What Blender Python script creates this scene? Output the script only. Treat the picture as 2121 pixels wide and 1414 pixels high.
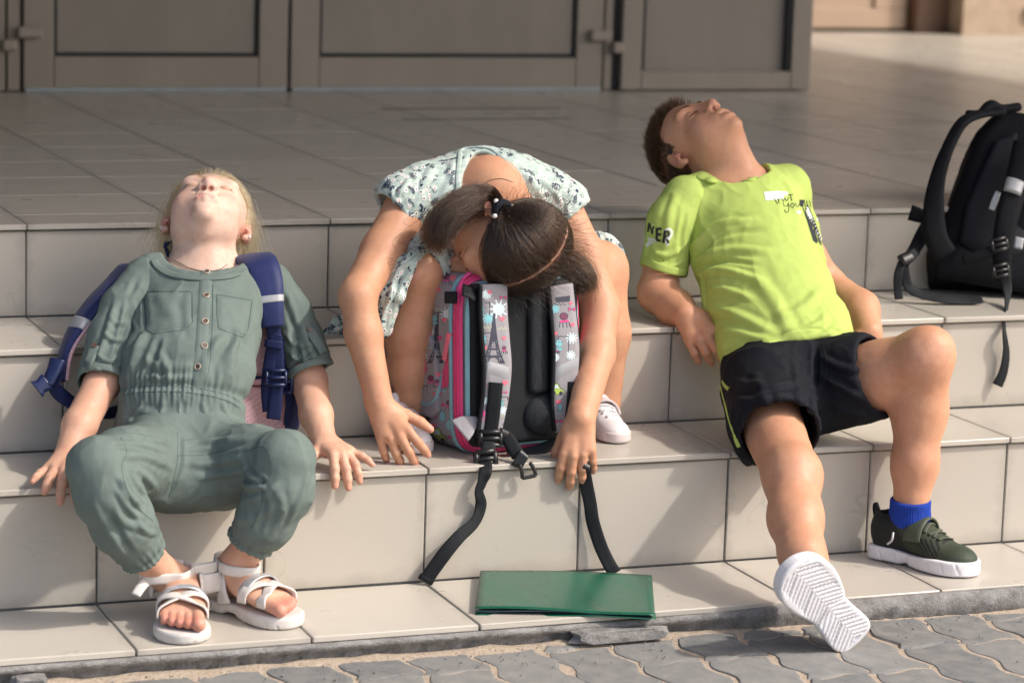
import bpy, bmesh, math, random
import numpy as np
from mathutils import Vector, Matrix
from mathutils.bvhtree import BVHTree
random.seed(7); RNG = np.random.default_rng(7)
for o in list(bpy.data.objects): bpy.data.objects.remove(o)
SC = bpy.context.scene
COL = SC.collection
R_ = math.radians

# ------------------------------------------------------------------ camera
CAM_F = 5833.19 / 2121 * 36.0
cam = bpy.data.cameras.new("camera")
cam.sensor_width = 36.0; cam.lens = CAM_F
cam.clip_start = 0.1; cam.clip_end = 400
cam_o = bpy.data.objects.new("camera", cam); COL.objects.link(cam_o)
cam_o.location = (-1.90786, -4.65987, 1.30470)
cam_o.rotation_euler = (1.3986928, -0.0303329, -0.3662441)
SC.camera = cam_o
cam.dof.use_dof = True
cam.dof.focus_distance = 5.08
cam.dof.aperture_fstop = 4.5

# ------------------------------------------------------------------ sky, sun, exposure
SUN_D = Vector((-0.84, 0.58, -1.0)).normalized()      # the way the light travels
w = bpy.data.worlds.new("World"); SC.world = w; w.use_nodes = True
nt = w.node_tree
sky = nt.nodes.new("ShaderNodeTexSky"); sky.sky_type = 'NISHITA'
sky.sun_disc = False
sky.sun_elevation = math.asin(-SUN_D.z)
sky.sun_rotation = math.atan2(-SUN_D.x, -SUN_D.y)
sky.air_density = 1.0; sky.dust_density = 4.4; sky.ozone_density = 1.0
bg = nt.nodes["Background"]; bg.inputs[1].default_value = 0.15
nt.links.new(sky.outputs[0], bg.inputs[0])
sun = bpy.data.lights.new("sun", 'SUN'); sun.energy = 2.0; sun.angle = R_(2.2); sun.color = (1.0, 0.94, 0.86)
sun_o = bpy.data.objects.new("sun", sun); COL.objects.link(sun_o)
sun_o.rotation_euler = SUN_D.to_track_quat('-Z', 'Y').to_euler()
sun_o.location = (4, -4, 6)
SC.view_settings.view_transform = 'Standard'; SC.view_settings.look = 'None'
SC.view_settings.gamma = 1.0; SC.view_settings.use_curve_mapping = False
SC.view_settings.exposure = 0.66
SC.cycles.max_bounces = 8
SC.cycles.use_denoising = True

# ------------------------------------------------------------------ geometry of the picture
_CR = np.array(cam_o.rotation_euler.to_matrix()); _CP = np.array(cam_o.location)
VRT, VUP, VTO = _CR[:, 0], _CR[:, 1], _CR[:, 2]        # right, up, towards the camera
def _ray(u, v): return _CR @ np.array([(u - 1060.5) / 5833.19, -(v - 707.0) / 5833.19, -1.0])
def at(u, v, y): d = _ray(u, v); return _CP + d * (y - _CP[1]) / d[1]
def atz(u, v, z): d = _ray(u, v); return _CP + d * (z - _CP[2]) / d[2]
def A(*a): return np.array(a, float)
def nrm(v): v = np.asarray(v, float); return v / (np.linalg.norm(v) + 1e-12)
Z1, Z2, Z3 = 0.2122, 0.4027, 0.5820       # tops of the three upper treads
Y1, Y2, YF = 0.2777, 0.6113, -0.293       # riser faces behind treads 1, 2 and the front edge of the lowest one
X0, TW = -0.8497, 0.30                    # tile joints
ZP = -0.047                               # pavement
YD = 3.39                                 # door plane

# ------------------------------------------------------------------ objects
def link(o): COL.objects.link(o); return o
def tag(o, label=None, cat=None, group=None, kind=None):
    if label: o["label"] = label
    if cat: o["category"] = cat; kind = kind or "thing"
    if group: o["group"] = group
    if kind: o["kind"] = kind
    return o
def empty(name, loc=(0, 0, 0)):
    o = bpy.data.objects.new(name, None); o.location = loc; o.empty_display_size = .05
    return link(o)
def put(o, parent):
    if parent is not None:
        o.parent = parent
        o.matrix_parent_inverse = Matrix.Translation(-Vector(parent.location)) if parent.type == 'EMPTY' else Matrix()
    return o
def mesh_obj(name, v, f, mat=None, parent=None, smooth=False, cols=None):
    me = bpy.data.meshes.new(name)
    v = np.asarray(v, np.float32)
    if isinstance(f, np.ndarray):
        k = f.shape[1]
        me.vertices.add(len(v)); me.vertices.foreach_set("co", v.ravel())
        me.loops.add(f.size); me.loops.foreach_set("vertex_index", f.ravel().astype(np.int32))
        me.polygons.add(len(f)); me.polygons.foreach_set("loop_start", np.arange(0, f.size, k, dtype=np.int32))
        me.update(calc_edges=True)
    else:
        me.from_pydata([tuple(map(float, p)) for p in v], [], f)
        me.update()
    if cols is not None:
        ca = me.color_attributes.new("Col", 'FLOAT_COLOR', 'POINT')
        c4 = np.ones((len(v), 4), np.float32); c4[:, :3] = cols
        ca.data.foreach_set("color", c4.ravel())
    if smooth: me.polygons.foreach_set("use_smooth", np.ones(len(me.polygons), bool))
    for m in (mat if isinstance(mat, (list, tuple)) else [mat]):
        if m: me.materials.append(m)
    o = link(bpy.data.objects.new(name, me))
    return put(o, parent)
class MB:
    """collects simple shapes into one mesh"""
    def __init__(s): s.v = []; s.f = []; s.m = []
    def add(s, v, f, m=0):
        b = len(s.v); s.v += [tuple(map(float, p)) for p in v]; s.f += [tuple(i + b for i in q) for q in f]; s.m += [m] * len(f)
    def box(s, lo, hi, c=0.0, m=0):
        """a box with its edges cut off by c"""
        lo = np.array(lo, float); hi = np.array(hi, float)
        if c <= 0:
            x0, y0, z0 = lo; x1, y1, z1 = hi
            s.add([(x0, y0, z0), (x1, y0, z0), (x1, y1, z0), (x0, y1, z0), (x0, y0, z1), (x1, y0, z1), (x1, y1, z1), (x0, y1, z1)],
                  [(0, 3, 2, 1), (4, 5, 6, 7), (0, 1, 5, 4), (1, 2, 6, 5), (2, 3, 7, 6), (3, 0, 4, 7)], m); return
        V, F = chamfer(lo, hi, c); s.add(V, F, m)
    def obj(s, name, mat, parent=None, smooth=False):
        o = mesh_obj(name, s.v, s.f, mat, parent, smooth)
        if isinstance(mat, (list, tuple)): o.data.polygons.foreach_set("material_index", s.m)
        return o
_chc = {}
def chamfer(lo, hi, c):
    bm = bmesh.new(); bmesh.ops.create_cube(bm, size=1.0)
    d = hi - lo
    for v in bm.verts: v.co = Vector(((v.co.x + .5) * d[0], (v.co.y + .5) * d[1], (v.co.z + .5) * d[2]))
    bmesh.ops.bevel(bm, geom=list(bm.edges), offset=c, segments=1, affect='EDGES')
    bm.verts.index_update()
    V = [(v.co.x + lo[0], v.co.y + lo[1], v.co.z + lo[2]) for v in bm.verts]; F = [tuple(x.index for x in f.verts) for f in bm.faces]
    bm.free(); return V, F
def copy_piece(src, name, parent, loc=None):
    o = bpy.data.objects.new(name, src.data); link(o); put(o, parent)
    if loc is not None: o.location = loc
    return o

# ------------------------------------------------------------------ materials
MATS = {}
class N:
    """short hand for building node trees"""
    def __init__(s, name):
        s.m = bpy.data.materials.new(name); s.m.use_nodes = True; s.t = s.m.node_tree
        s.b = s.t.nodes["Principled BSDF"]
    def n(s, typ, **kw):
        x = s.t.nodes.new(typ)
        for k, v in kw.items():
            if k in x.inputs: x.inputs[k].default_value = v
            else: setattr(x, k, v)
        return x
    def l(s, a, b): s.t.links.new(a, b)
    def coord(s, kind="Object"): return s.n("ShaderNodeTexCoord").outputs[kind]
    def mapping(s, src, scale=(1, 1, 1), rot=(0, 0, 0), loc=(0, 0, 0)):
        m = s.n("ShaderNodeMapping"); m.inputs["Scale"].default_value = scale; m.inputs["Rotation"].default_value = rot; m.inputs["Location"].default_value = loc
        s.l(src, m.inputs[0]); return m.outputs[0]
    def noise(s, src, scale, detail=4, rough=.55, dist=0.):
        x = s.n("ShaderNodeTexNoise"); x.inputs["Scale"].default_value = scale; x.inputs["Detail"].default_value = detail
        x.inputs["Roughness"].default_value = rough; x.inputs["Distortion"].default_value = dist
        s.l(src, x.inputs["Vector"]); return x.outputs[0]
    def ramp(s, src, pts):
        r = s.n("ShaderNodeValToRGB"); e = r.color_ramp.elements
        while len(e) < len(pts): e.new(.5)
        for el, (p, c) in zip(e, pts): el.position = p; el.color = tuple(c) + (1,) if len(c) == 3 else c
        s.l(src, r.inputs[0]); return r.outputs[0]
    def mix(s, fac, a, b, mode='MIX'):
        x = s.n("ShaderNodeMix", data_type='RGBA', blend_type=mode)
        for i, v in ((0, fac), (6, a), (7, b)):
            if hasattr(v, "is_linked"): s.l(v, x.inputs[i])
            else: x.inputs[i].default_value = v if i == 0 else tuple(v) + (1,)
        return x.outputs[2]
    def math(s, op, a, b=0.0):
        x = s.n("ShaderNodeMath", operation=op)
        for i, v in ((0, a), (1, b)):
            if hasattr(v, "is_linked"): s.l(v, x.inputs[i])
            else: x.inputs[i].default_value = v
        return x.outputs[0]
    def bump(s, h, strength=.3, dist=.001):
        x = s.n("ShaderNodeBump"); x.inputs["Strength"].default_value = strength; x.inputs["Distance"].default_value = dist
        s.l(h, x.inputs["Height"])
        if s.b.inputs["Normal"].is_linked: s.l(s.b.inputs["Normal"].links[0].from_socket, x.inputs["Normal"])
        s.l(x.outputs[0], s.b.inputs["Normal"])
    def set(s, **kw):
        for k, v in kw.items():
            k = k.replace("_", " ")
            if hasattr(v, "is_linked"): s.l(v, s.b.inputs[k])
            elif isinstance(v, tuple) and len(v) == 3 and "Radius" not in k: s.b.inputs[k].default_value = v + (1,)
            else: s.b.inputs[k].default_value = v
        return s.m
def lin(r, g, b):
    f = lambda c: (c / 255 / 12.92) if c <= 10 else ((c / 255 + .055) / 1.055) ** 2.4
    return (f(r), f(g), f(b))
def simple(name, col, rough=.6, bump=None, var=.12, vscale=40, **kw):
    """a plain coat with a little uneven tone and fine relief"""
    g = N(name); co = g.coord()
    n = g.noise(co, vscale, 5)
    c0 = tuple(c * (1 - var) for c in col); c1 = tuple(min(1, c * (1 + var)) for c in col)
    g.set(Base_Color=g.ramp(n, [(.3, c0), (.7, c1)]), Roughness=rough, **kw)
    if bump: g.bump(g.noise(co, bump[0], 3), bump[1], bump[2])
    return g.m
# ================================================================== the place
def tile_mat():
    g = N("glazed_tile"); co = g.coord(); oi = g.n("ShaderNodeObjectInfo")
    geo = g.n("ShaderNodeNewGeometry").outputs["Position"]
    base = g.ramp(oi.outputs["Random"], [(0, (.475, .436, .376)), (.5, (.505, .466, .405)), (1, (.535, .496, .434))])
    n1 = g.noise(geo, 3.2, 6, .6)
    base = g.mix(g.math('MULTIPLY', g.ramp(n1, [(.35, (0, 0, 0)), (.80, (1, 1, 1))]), .14), base, (.40, .37, .335))
    fine = g.noise(geo, 900, 2)
    base = g.mix(g.math('MULTIPLY', g.ramp(fine, [(.52, (0, 0, 0)), (.75, (1, 1, 1))]), .22), base, (.33, .30, .27))
    vor = g.n("ShaderNodeTexVoronoi", Scale=17.0); vor.inputs["Randomness"].default_value = 1; g.l(geo, vor.inputs["Vector"])
    spot = g.ramp(g.math('ADD', vor.outputs["Distance"], g.math('MULTIPLY', g.noise(geo, 300, 2), .06)), [(.045, (1, 1, 1)), (.060, (0, 0, 0))])
    gate = g.ramp(g.n("ShaderNodeSeparateColor").outputs[0], [(.90, (0, 0, 0)), (.91, (1, 1, 1))])
    sep = gate.node.inputs[0].links[0].from_node; g.l(vor.outputs["Color"], sep.inputs[0])
    base = g.mix(g.math('MULTIPLY', g.math('MULTIPLY', spot, gate), .75), base, (.07, .06, .05))
    ob = g.n("ShaderNodeSeparateXYZ"); g.l(co, ob.inputs[0]); ex = g.math('MINIMUM', ob.outputs[0], g.math('SUBTRACT', TW, ob.outputs[0]))
    en = g.math('ADD', ex, g.math('MULTIPLY', g.math('SUBTRACT', g.noise(geo, 34, 5, .65), .5), .055))
    base = g.mix(g.math('MULTIPLY', g.ramp(en, [(0, (1, 1, 1)), (.020, (0, 0, 0))]), .34), base, (.25, .225, .195))
    dz = g.math('ADD', ob.outputs[2], g.math('MULTIPLY', g.math('SUBTRACT', g.noise(geo, 22, 5, .65), .45), .05)); up_ = g.math('GREATER_THAN', ob.outputs[2], .0006)
    base = g.mix(g.math('MULTIPLY', g.math('MULTIPLY', g.ramp(dz, [(0, (1, 1, 1)), (.030, (0, 0, 0))]), up_), .42), base, (.22, .195, .165))
    sc = g.math('ABSOLUTE', g.math('SUBTRACT', g.noise(g.mapping(geo, (1, .5, 1), (0, .4, .7)), 6.5, 3, .45, .6), .5)); sm = g.ramp(g.noise(geo, 5, 3), [(.55, (0, 0, 0)), (.66, (1, 1, 1))])
    base = g.mix(g.math('MULTIPLY', g.math('MULTIPLY', g.ramp(sc, [(.0, (1, 1, 1)), (.008, (0, 0, 0))]), sm), .30), base, (.20, .18, .16))
    cl = g.noise(geo, 1.3, 4, .6); base = g.mix(g.math('MULTIPLY', g.ramp(cl, [(.40, (0, 0, 0)), (.62, (1, 1, 1))]), .16), base, (.44, .40, .34))
    smear = g.noise(g.mapping(geo, (5, 9, 7)), 1.0, 5, .65)
    rough = g.ramp(smear, [(.35, (.27, .27, .27)), (.7, (.40, .40, .40))])
    g.set(Base_Color=base, Roughness=rough, Specular_IOR_Level=.5)
    g.bump(g.noise(geo, 14, 2), .12, .002)
    g.bump(fine, .05, .0004)
    return g.m
def rough_mat(name, c0, c1, scale=60, bstr=.8, bd=.004, rough=.9):
    g = N(name); geo = g.n("ShaderNodeNewGeometry").outputs["Position"]
    n = g.noise(geo, scale, 8, .65); n2 = g.noise(geo, scale * 8, 4, .6)
    c = g.ramp(n, [(.32, c0), (.68, c1)])
    c = g.mix(g.math('MULTIPLY', g.ramp(n2, [(.5, (0, 0, 0)), (.8, (1, 1, 1))]), .35), c, tuple(min(1, x * 1.7) for x in c1))
    g.set(Base_Color=c, Roughness=rough, Specular_IOR_Level=.25)
    g.bump(n, bstr, bd); g.bump(n2, .5, .0012)
    return g.m
M_tile = tile_mat()
M_grout = rough_mat("grout", (.11, .11, .108), (.21, .205, .195), 90)
M_conc = rough_mat("broken_concrete", (.15, .145, .14), (.31, .30, .29), 38, 1.0, .006)
M_sand = rough_mat("sand", (.36, .285, .215), (.58, .48, .38), 130, 1.0, .004)
def paver_mat():
    g = N("concrete_paver"); oi = g.n("ShaderNodeObjectInfo"); geo = g.n("ShaderNodeNewGeometry").outputs["Position"]
    base = g.ramp(oi.outputs["Random"], [(0, (.16, .165, .166)), (.5, (.19, .193, .192)), (1, (.22, .22, .216))])
    n = g.noise(geo, 26, 8, .6)
    base = g.mix(g.ramp(n, [(.4, (0, 0, 0)), (.72, (.6, .6, .6))]), base, (.30, .285, .262))
    f = g.noise(geo, 420, 4, .7)
    base = g.mix(g.math('MULTIPLY', g.ramp(f, [(.56, (0, 0, 0)), (.72, (1, 1, 1))]), .55), base, (.44, .42, .40))
    st = g.noise(g.mapping(geo, (30, 8, 8), (0, 0, .6)), 2.2, 6, .7)
    base = g.mix(g.ramp(st, [(.63, (0, 0, 0)), (.75, (.55, .55, .55))]), base, (.42, .39, .35))
    vor = g.n("ShaderNodeTexVoronoi", Scale=26.0); g.l(geo, vor.inputs["Vector"])
    base = g.mix(g.ramp(vor.outputs["Distance"], [(.05, (.8, .8, .8)), (.075, (0, 0, 0))]), base, (.09, .08, .075))
    g.set(Base_Color=base, Roughness=.82, Specular_IOR_Level=.3)
    g.bump(n, .55, .004); g.bump(f, .7, .0016)
    return g.m
M_paver = paver_mat()

# ---- the flight of steps: mortar core with every tile laid on it
XA, XB = -1.75, 2.6
def k_range(lo, hi): return range(math.ceil((lo - X0) / TW) - 1, math.floor((hi - X0) / TW) + 1)
core = MB()
core.box((XA, .0035, ZP - .2), (XB, YD + 3.4, Z1 - .0025)); core.box((XA, Y1 + .0035, Z1 - .016), (XB, YD + 3.3, Z2 - .0025))
core.box((XA, Y2 + .0035, Z2 - .016), (XB, YD + 3.2, Z3 - .012))
core.box((XA, YF + .012, ZP - .2), (XB, .0035, -.0022))
steps = core.obj("staircase", M_grout); tag(steps, kind='structure')
G = .0017
def tile_mesh(lo, hi, seed, ribs=False):
    rr = random.Random(seed); mb = MB()
    V, F = chamfer(np.array(lo, float), np.array(hi, float), .0016)
    V = [(x + rr.uniform(-.0006, .0006), y + rr.uniform(-.0006, .0006), z) for x, y, z in V]
    mb.add(V, F)
    return mb
protos = {}
def lay(name, kind, size_lo, size_hi, x, y, z, parent, i):
    key = (kind, i % 3)
    loc = (x, y, z)
    if key not in protos:
        o = tile_mesh(size_lo, size_hi, hash(kind) % 97 + i).obj(name, M_tile, parent); protos[key] = o
    else: o = copy_piece(protos[key], name, parent)
    o.location = loc
    rr = random.Random(i * 31 + len(kind) * 7)
    o.rotation_euler = (rr.uniform(-.002, .002), rr.uniform(-.0012, .0012), rr.uniform(-.0012, .0012))
    return o
cnt = 0
for (y, zlo, zhi) in ((0, .0018, Z1 - .0150), (Y1, Z1 + .0018, Z2 - .0150), (Y2, Z2 + .0018, Z3 - .0145)):
    for k in k_range(XA, XB):
        if X0 + k * TW < XA - .01: continue
        lay("tile", "riser%.2f" % y, (G, 0, 0), (TW - G, .008, zhi - zlo), X0 + k * TW, y, zlo, steps, cnt); cnt += 1
for (ya, yb, z, kd) in ((YF, -.003, 0, "t0"), (-.010, Y1 - .003, Z1, "t1"), (Y1 - .010, Y2 - .003, Z2, "t2")):
    for k in k_range(XA, XB):
        lay("tile", kd, (G, 0, -.011), (TW - G, yb - ya, 0), X0 + k * TW, ya, z, steps, cnt); cnt += 1
landing = MB(); landing.box((XA, Y2 + .01, Z3 - .0115), (5.4, 7.2, Z3 - .0016))
landing = landing.obj("landing_floor", rough_mat("worn_joint", (.30, .275, .24), (.40, .37, .325), 90)); tag(landing, kind='structure')
cnt = 0
nrow = 19
for r in range(nrow):
    for k in k_range(XA, 5.2):
        y = Y2 - .010 + (r * TW - (TW - .139) if r else 0)
        if y > YD - .02 and X0 + k * TW < 2.0: continue
        if r > 9 and (X0 + k * TW < 2.0): continue
        yy0 = .010 if r else 0
        lay("tile", "landing" if r else "landing_front", (.0009, 0, -.011), (TW - .0009, (TW if r else .139) - .0018, 0), X0 + k * TW, y, Z3, landing, cnt); cnt += 1

M_dirt = simple("joint_dirt", (.05, .048, .045), .9)
for xa, xb, r in ((.60, 1.14, 8), (.56, 1.05, 7)):
    m = MB(); y = Y2 - .010 + .139 + (r - 1) * TW; m.box((xa, y - .009, Z3 + .0004), (xb, y + .006, Z3 + .0012)); m.obj("dark_joint", M_dirt, landing)
# ---- broken concrete lip and sand along the bottom step
def lip():
    n = 420; xs = np.linspace(XA, XB, n); V = []; F = []
    r = random.Random(3)
    def fb(x, s): return sum(math.sin(x * f + p) * a for f, p, a in s)
    S1 = [(r.uniform(5, 160), r.uniform(0, 6), r.uniform(.3, 1) ) for _ in range(14)]
    S2 = [(r.uniform(8, 260), r.uniform(0, 6), r.uniform(.3, 1)) for _ in range(16)]
    for x in xs:
        a = fb(x, S1) / 14; b = fb(x, S2) / 16
        right = 1 / (1 + math.exp(-(x - .25) * 18)); left = 1 - right
        top_y = YF - .004 - .010 * right - .005 * max(0, a * 3)
        prof = [(YF + .02, -.0125), (YF + .002 - .002 * right, -.0118 + .009 * right), (top_y, -.013 + .008 * right + .003 * b), (top_y - .003 - .004 * abs(b), -.020 + .004 * a),
                (YF - .006 + .016 * left - .012 * right + .012 * a, -.030 + .006 * b), (YF - .001 + .012 * left - .010 * right + .014 * b, ZP + .003), (YF + .012, ZP - .03)]
        V += [(x, y, z) for y, z in prof]
    m = 7
    for i in range(n - 1):
        for j in range(m - 1): F.append((i * m + j, (i + 1) * m + j, (i + 1) * m + j + 1, i * m + j + 1))
    o = mesh_obj("concrete_lip", V, [tuple(reversed(f)) for f in F], M_conc, steps, True)
lip()
def chunk(name, c, size, seed, mat, parent):
    bm = bmesh.new(); bmesh.ops.create_icosphere(bm, subdivisions=2, radius=1.0); r = random.Random(seed)
    for v in bm.verts:
        k = .82 + .3 * r.random(); p = v.co
        p = Vector([math.copysign(abs(t) ** .45, t) for t in p]) * k
        v.co = Vector((c[0] + p.x * size[0], c[1] + p.y * size[1], c[2] + p.z * size[2]))
    bm.verts.index_update(); V = [v.co[:] for v in bm.verts]; F = [tuple(x.index for x in f.verts) for f in bm.faces]; bm.free()
    return mesh_obj(name, V, F, mat, parent)
chunk("concrete_slab", (.000, YF - .018, -.031), (.090, .020, .012), 5, M_conc, steps)
chunk("concrete_slab", (-1.03, YF - .02, -.036), (.03, .02, .012), 8, M_conc, steps)

# ---- pavement: sand bed, and every wavy paver
def sand_bed():
    n, m = 150, 70
    xs = np.linspace(-2.6, 3.6, n); V = []; r = np.random.default_rng(4)
    ys = np.concatenate([[-9, -6, -4, -2.5, -1.7], np.linspace(-1.3, YF + .02, m - 5)])
    ph = r.uniform(0, 6, 12); fr = r.uniform(4, 60, (12, 2))
    for y in ys:
        for x in xs:
            h = sum(math.sin(x * fr[i, 0] + y * fr[i, 1] + ph[i]) for i in range(12)) / 12
            edge = math.exp(-((y - YF) / (.021 if x < .3 else .015)) ** 2)
            V.append((x, y, ZP - .0012 + .0022 * h + (.0075 + .006 * h) * edge))
    F = [(j * n + i, j * n + i + 1, (j + 1) * n + i + 1, (j + 1) * n + i) for j in range(m - 1) for i in range(n - 1)]
    return mesh_obj("pavement", V, F, M_sand, None, True)
pave = sand_bed(); tag(pave, kind='structure')
g_ = mesh_obj("ground", [(-80, -120, ZP - .06), (80, -120, ZP - .06), (80, 30, ZP - .06), (-80, 30, ZP - .06)], [(0, 1, 2, 3)], rough_mat("plaza", (.17, .17, .17), (.26, .255, .25), 3, .2, .01)); tag(g_, kind='structure')
PW, PL = .1222, .2450
def paver_mesh(seed):
    r = random.Random(seed); ring = []
    nx, ny = 6, 12; gx, gy = .0026, .0016
    wx = lambda y: .0095 * math.sin(2 * math.pi * y / (PL / 2) + .6)
    wy = lambda x: .0085 * math.sin(2 * math.pi * x / PW)
    for i in range(nx): x = -PW / 2 + PW * i / nx; ring.append((x, -PL / 2 + wy(x), 1, -1))
    for i in range(ny): y = -PL / 2 + PL * i / ny; ring.append((PW / 2 + wx(y), y, 1, 0))
    for i in range(nx): x = PW / 2 - PW * i / nx; ring.append((x, PL / 2 + wy(x), -1, 1))
    for i in range(ny): y = PL / 2 - PL * i / ny; ring.append((-PW / 2 + wx(y), y, -1, 0))
    V = []; m = len(ring)
    for ins, z in ((0, -.02), (0, -.004), (.0035, 0.0005), (.010, .0012)):
        for x, y, _, _ in ring:
            sx = 1 - 2 * (gx + ins) / PW; sy = 1 - 2 * (gy + ins) / PL
            V.append((x * sx + r.uniform(-.0008, .0008), y * sy + r.uniform(-.0008, .0008), z + r.uniform(-.0006, .0006)))
    F = [(l * m + i, l * m + (i + 1) % m, (l + 1) * m + (i + 1) % m, (l + 1) * m + i) for l in range(3) for i in range(m)]
    F.append(tuple(3 * m + i for i in range(m)))
    return V, F
pv = []
cnt = 0
for k in range(-9, 19):
    xc = -.51 + PW * (k + .5); off = -.352 if (k % 4) in (0, 1) else -.352 - PL / 2
    for j in range(-10, 3):
        yc = off - PL * (j - .5) - (.045 if k > 2 else 0) - (.022 if k > 5 else 0)
        if yc - .052 > YF + .16 or yc < -2.3: continue
        if yc + PL / 2 > YF + .02: pass
        i = (k * 7 + j * 3) % 4
        if len(pv) <= i and len(pv) < 4:
            V, F = paver_mesh(len(pv)); o = mesh_obj("paver", V, F, M_paver, pave); pv.append(o)
        else: o = copy_piece(pv[i % len(pv)], "paver", pave)
        rr = random.Random(k * 100 + j)
        yo = yc - .052
        o.location = (xc + rr.uniform(-.0015, .0015), yo, ZP + rr.uniform(-.001, .002))
        o.rotation_euler = (rr.uniform(-.008, .008), rr.uniform(-.01, .01), rr.uniform(-.008, .008))
        cnt += 1

# ---- doors, side light, walls of the porch
def paint(name, c, rough=.42):
    g = N(name); geo = g.n("ShaderNodeNewGeometry").outputs["Position"]
    n = g.noise(g.mapping(geo, (1, 1, .4)), 5, 6, .6)
    g.set(Base_Color=g.ramp(n, [(.3, tuple(x * .9 for x in c)), (.7, tuple(x * 1.08 for x in c))]), Roughness=rough, Specular_IOR_Level=.4)
    return g.m
M_door = paint("door_paint", (.30, .255, .21)); M_panel = paint("door_panel_paint", (.27, .232, .195), .34)
M_gask = simple("gasket", (.015, .016, .018), .7)
M_alu = simple("threshold_metal", (.30, .33, .35), .35, Metallic=.6)
M_hinge = paint("hinge_paint", (.34, .285, .24), .4)
def leaf(name, x0, x1, label, hinge_x, hs, dz=0.):
    """one aluminium door leaf: frame of four rails with mitred look, gasket, panel, threshold strip"""
    root = empty(name, ((x0 + x1) / 2, YD, Z3)); tag(root, label, "door")
    zb, zt = Z3 + .004, Z3 + 2.15; fw, rw = .088, .098
    for (a, b, c, d) in ((x0, x0 + fw, zb, zt), (x1 - fw, x1, zb, zt)):
        m = MB(); m.box((a, YD, c), (b, YD + .05, d), .003); m.obj("stile", M_door, root)
    for (c, d) in ((zb, zb + rw), (zt - rw, zt), (Z3 + 1.0, Z3 + 1.09)):
        m = MB(); m.box((x0 + fw + .0005, YD, c), (x1 - fw - .0005, YD + .05, d), .003); m.obj("rail", M_door, root)
    a, b, c, d = x0 + fw, x1 - fw, zb + rw, Z3 + 1.0
    m = MB()
    t = .011
    for lo, hi in (((a, YD + .012, c), (b, YD + .04, c + t)), ((a, YD + .012, d - t), (b, YD + .04, d)), ((a, YD + .0125, c + t), (a + t, YD + .04, d - t)), ((b - t, YD + .0125, c + t), (b, YD + .04, d - t))): m.box(lo, hi)
    m.obj("gasket", M_gask, root)
    m = MB(); m.box((a + t, YD + .016, c + t), (b - t, YD + .03, d - t), .001); m.obj("panel", M_panel, root)
    m = MB(); m.box((a + t, YD + .02, Z3 + 1.09), (b - t, YD + .03, zt - rw)); m.obj("glass_pane", M_gask, root)
    m = MB(); m.box((x0 + .004, YD - .006, Z3 + .001), (x1 - .004, YD + .03, Z3 + .012), .001); m.obj("threshold_strip", M_alu, root)
    if hinge_x is not None:
        for z, dx in ((Z3 + .155, 0), (Z3 + .118, -.03 * hs)):
            m = MB(); hw = .036 if dx == 0 else .020
            xc = hinge_x + (.03 * hs if dx == 0 else dx)
            m.box((xc - hw, YD - .028, z), (xc + hw, YD - .001, z + .034), .006); m.obj("hinge", M_hinge, root)
    return root
leaf("entrance_door", -.300, .487, "grey brown metal double door leaf behind the blonde girl, hinged at its left", -.315, 1)
leaf("entrance_door", .497, 1.500, "wider grey brown metal door leaf behind the slumped girl, hinged at its right", 1.515, -1)
sl = empty("door_side_panel", (1.9, YD, Z3)); tag(sl, "fixed framed grey brown panel beside the double door, behind the boy", "door panel")
for (a, b, c, d) in ((1.560, 1.628, Z3 + .004, Z3 + 2.15), (2.146, 2.215, Z3 + .004, Z3 + 2.15)):
    m = MB(); m.box((a, YD - .012, c), (b, YD + .07, d), .003); m.obj("stile", M_door, sl)
m = MB(); m.box((1.6285, YD - .012, Z3 + .004), (2.1455, YD + .07, Z3 + .062), .003); m.obj("rail", M_door, sl)
m = MB(); m.box((1.628, YD + .02, Z3 + .062), (2.146, YD + .04, Z3 + 2.1)); m.obj("panel", M_panel, sl)
m = MB(); m.box((2.130, YD - .004, Z3 + .064), (2.1445, YD + .019, Z3 + 2.1)); m.box((1.6295, YD - .004, Z3 + .064), (1.640, YD + .019, Z3 + 2.1)); m.obj("gasket", M_gask, sl)
jm = empty("doorway_surround", (.6, YD, Z3)); tag(jm, "fixed grey brown metal frame round the double door leaves", "door frame")
for a, b in ((-.46, -.352), (-.345, -.309), (1.508, 1.534), (.4885, .4955)):
    m = MB(); m.box((a, YD + .006, Z3 + .003), (b, YD + .06, Z3 + 2.2), .002); m.obj("jamb", M_gask if b - a < .01 else M_door, jm)
m = MB(); m.box((1.5345, YD + .01, Z3 + .003), (1.559, YD + .05, Z3 + 2.2)); m.obj("gasket", M_gask, jm)
M_wall = rough_mat("plaster", (.36, .27, .20), (.46, .36, .27), 12, .4, .004)
M_wallg = rough_mat("grey_plaster", (.22, .21, .20), (.28, .27, .255), 12, .4, .004)
def wall(name, lo, hi, mat):
    m = MB(); m.box(lo, hi); o = m.obj(name, mat); tag(o, kind='structure'); return o
wall("wall", (-4.2, YD + .002, Z3 - .6), (-.462, YD + .25, 3.3), M_wallg)
wall("wall", (-.462, YD + .003, Z3 + 2.2), (2.22, YD + .25, 3.3), M_wallg)
wall("wall", (-.4615, YD + .12, Z3 - .3), (2.214, YD + .24, Z3 + 2.199), M_gask)
wall("wall", (2.05, YD + .26, Z3 - .3), (2.20, 6.3, 3.3), M_wallg)
wall("wall", (2.21, 6.55, Z3 - .3), (4.42, 6.8, 3.4), M_wall)
wall("wall", (4.315, 6.06, Z3 - .3), (9.0, 6.4, 3.4), M_wall)
wall("canopy", (-4.2, -1.12, 3.30), (5.50, 6.9, 3.5), M_wallg)
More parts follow.
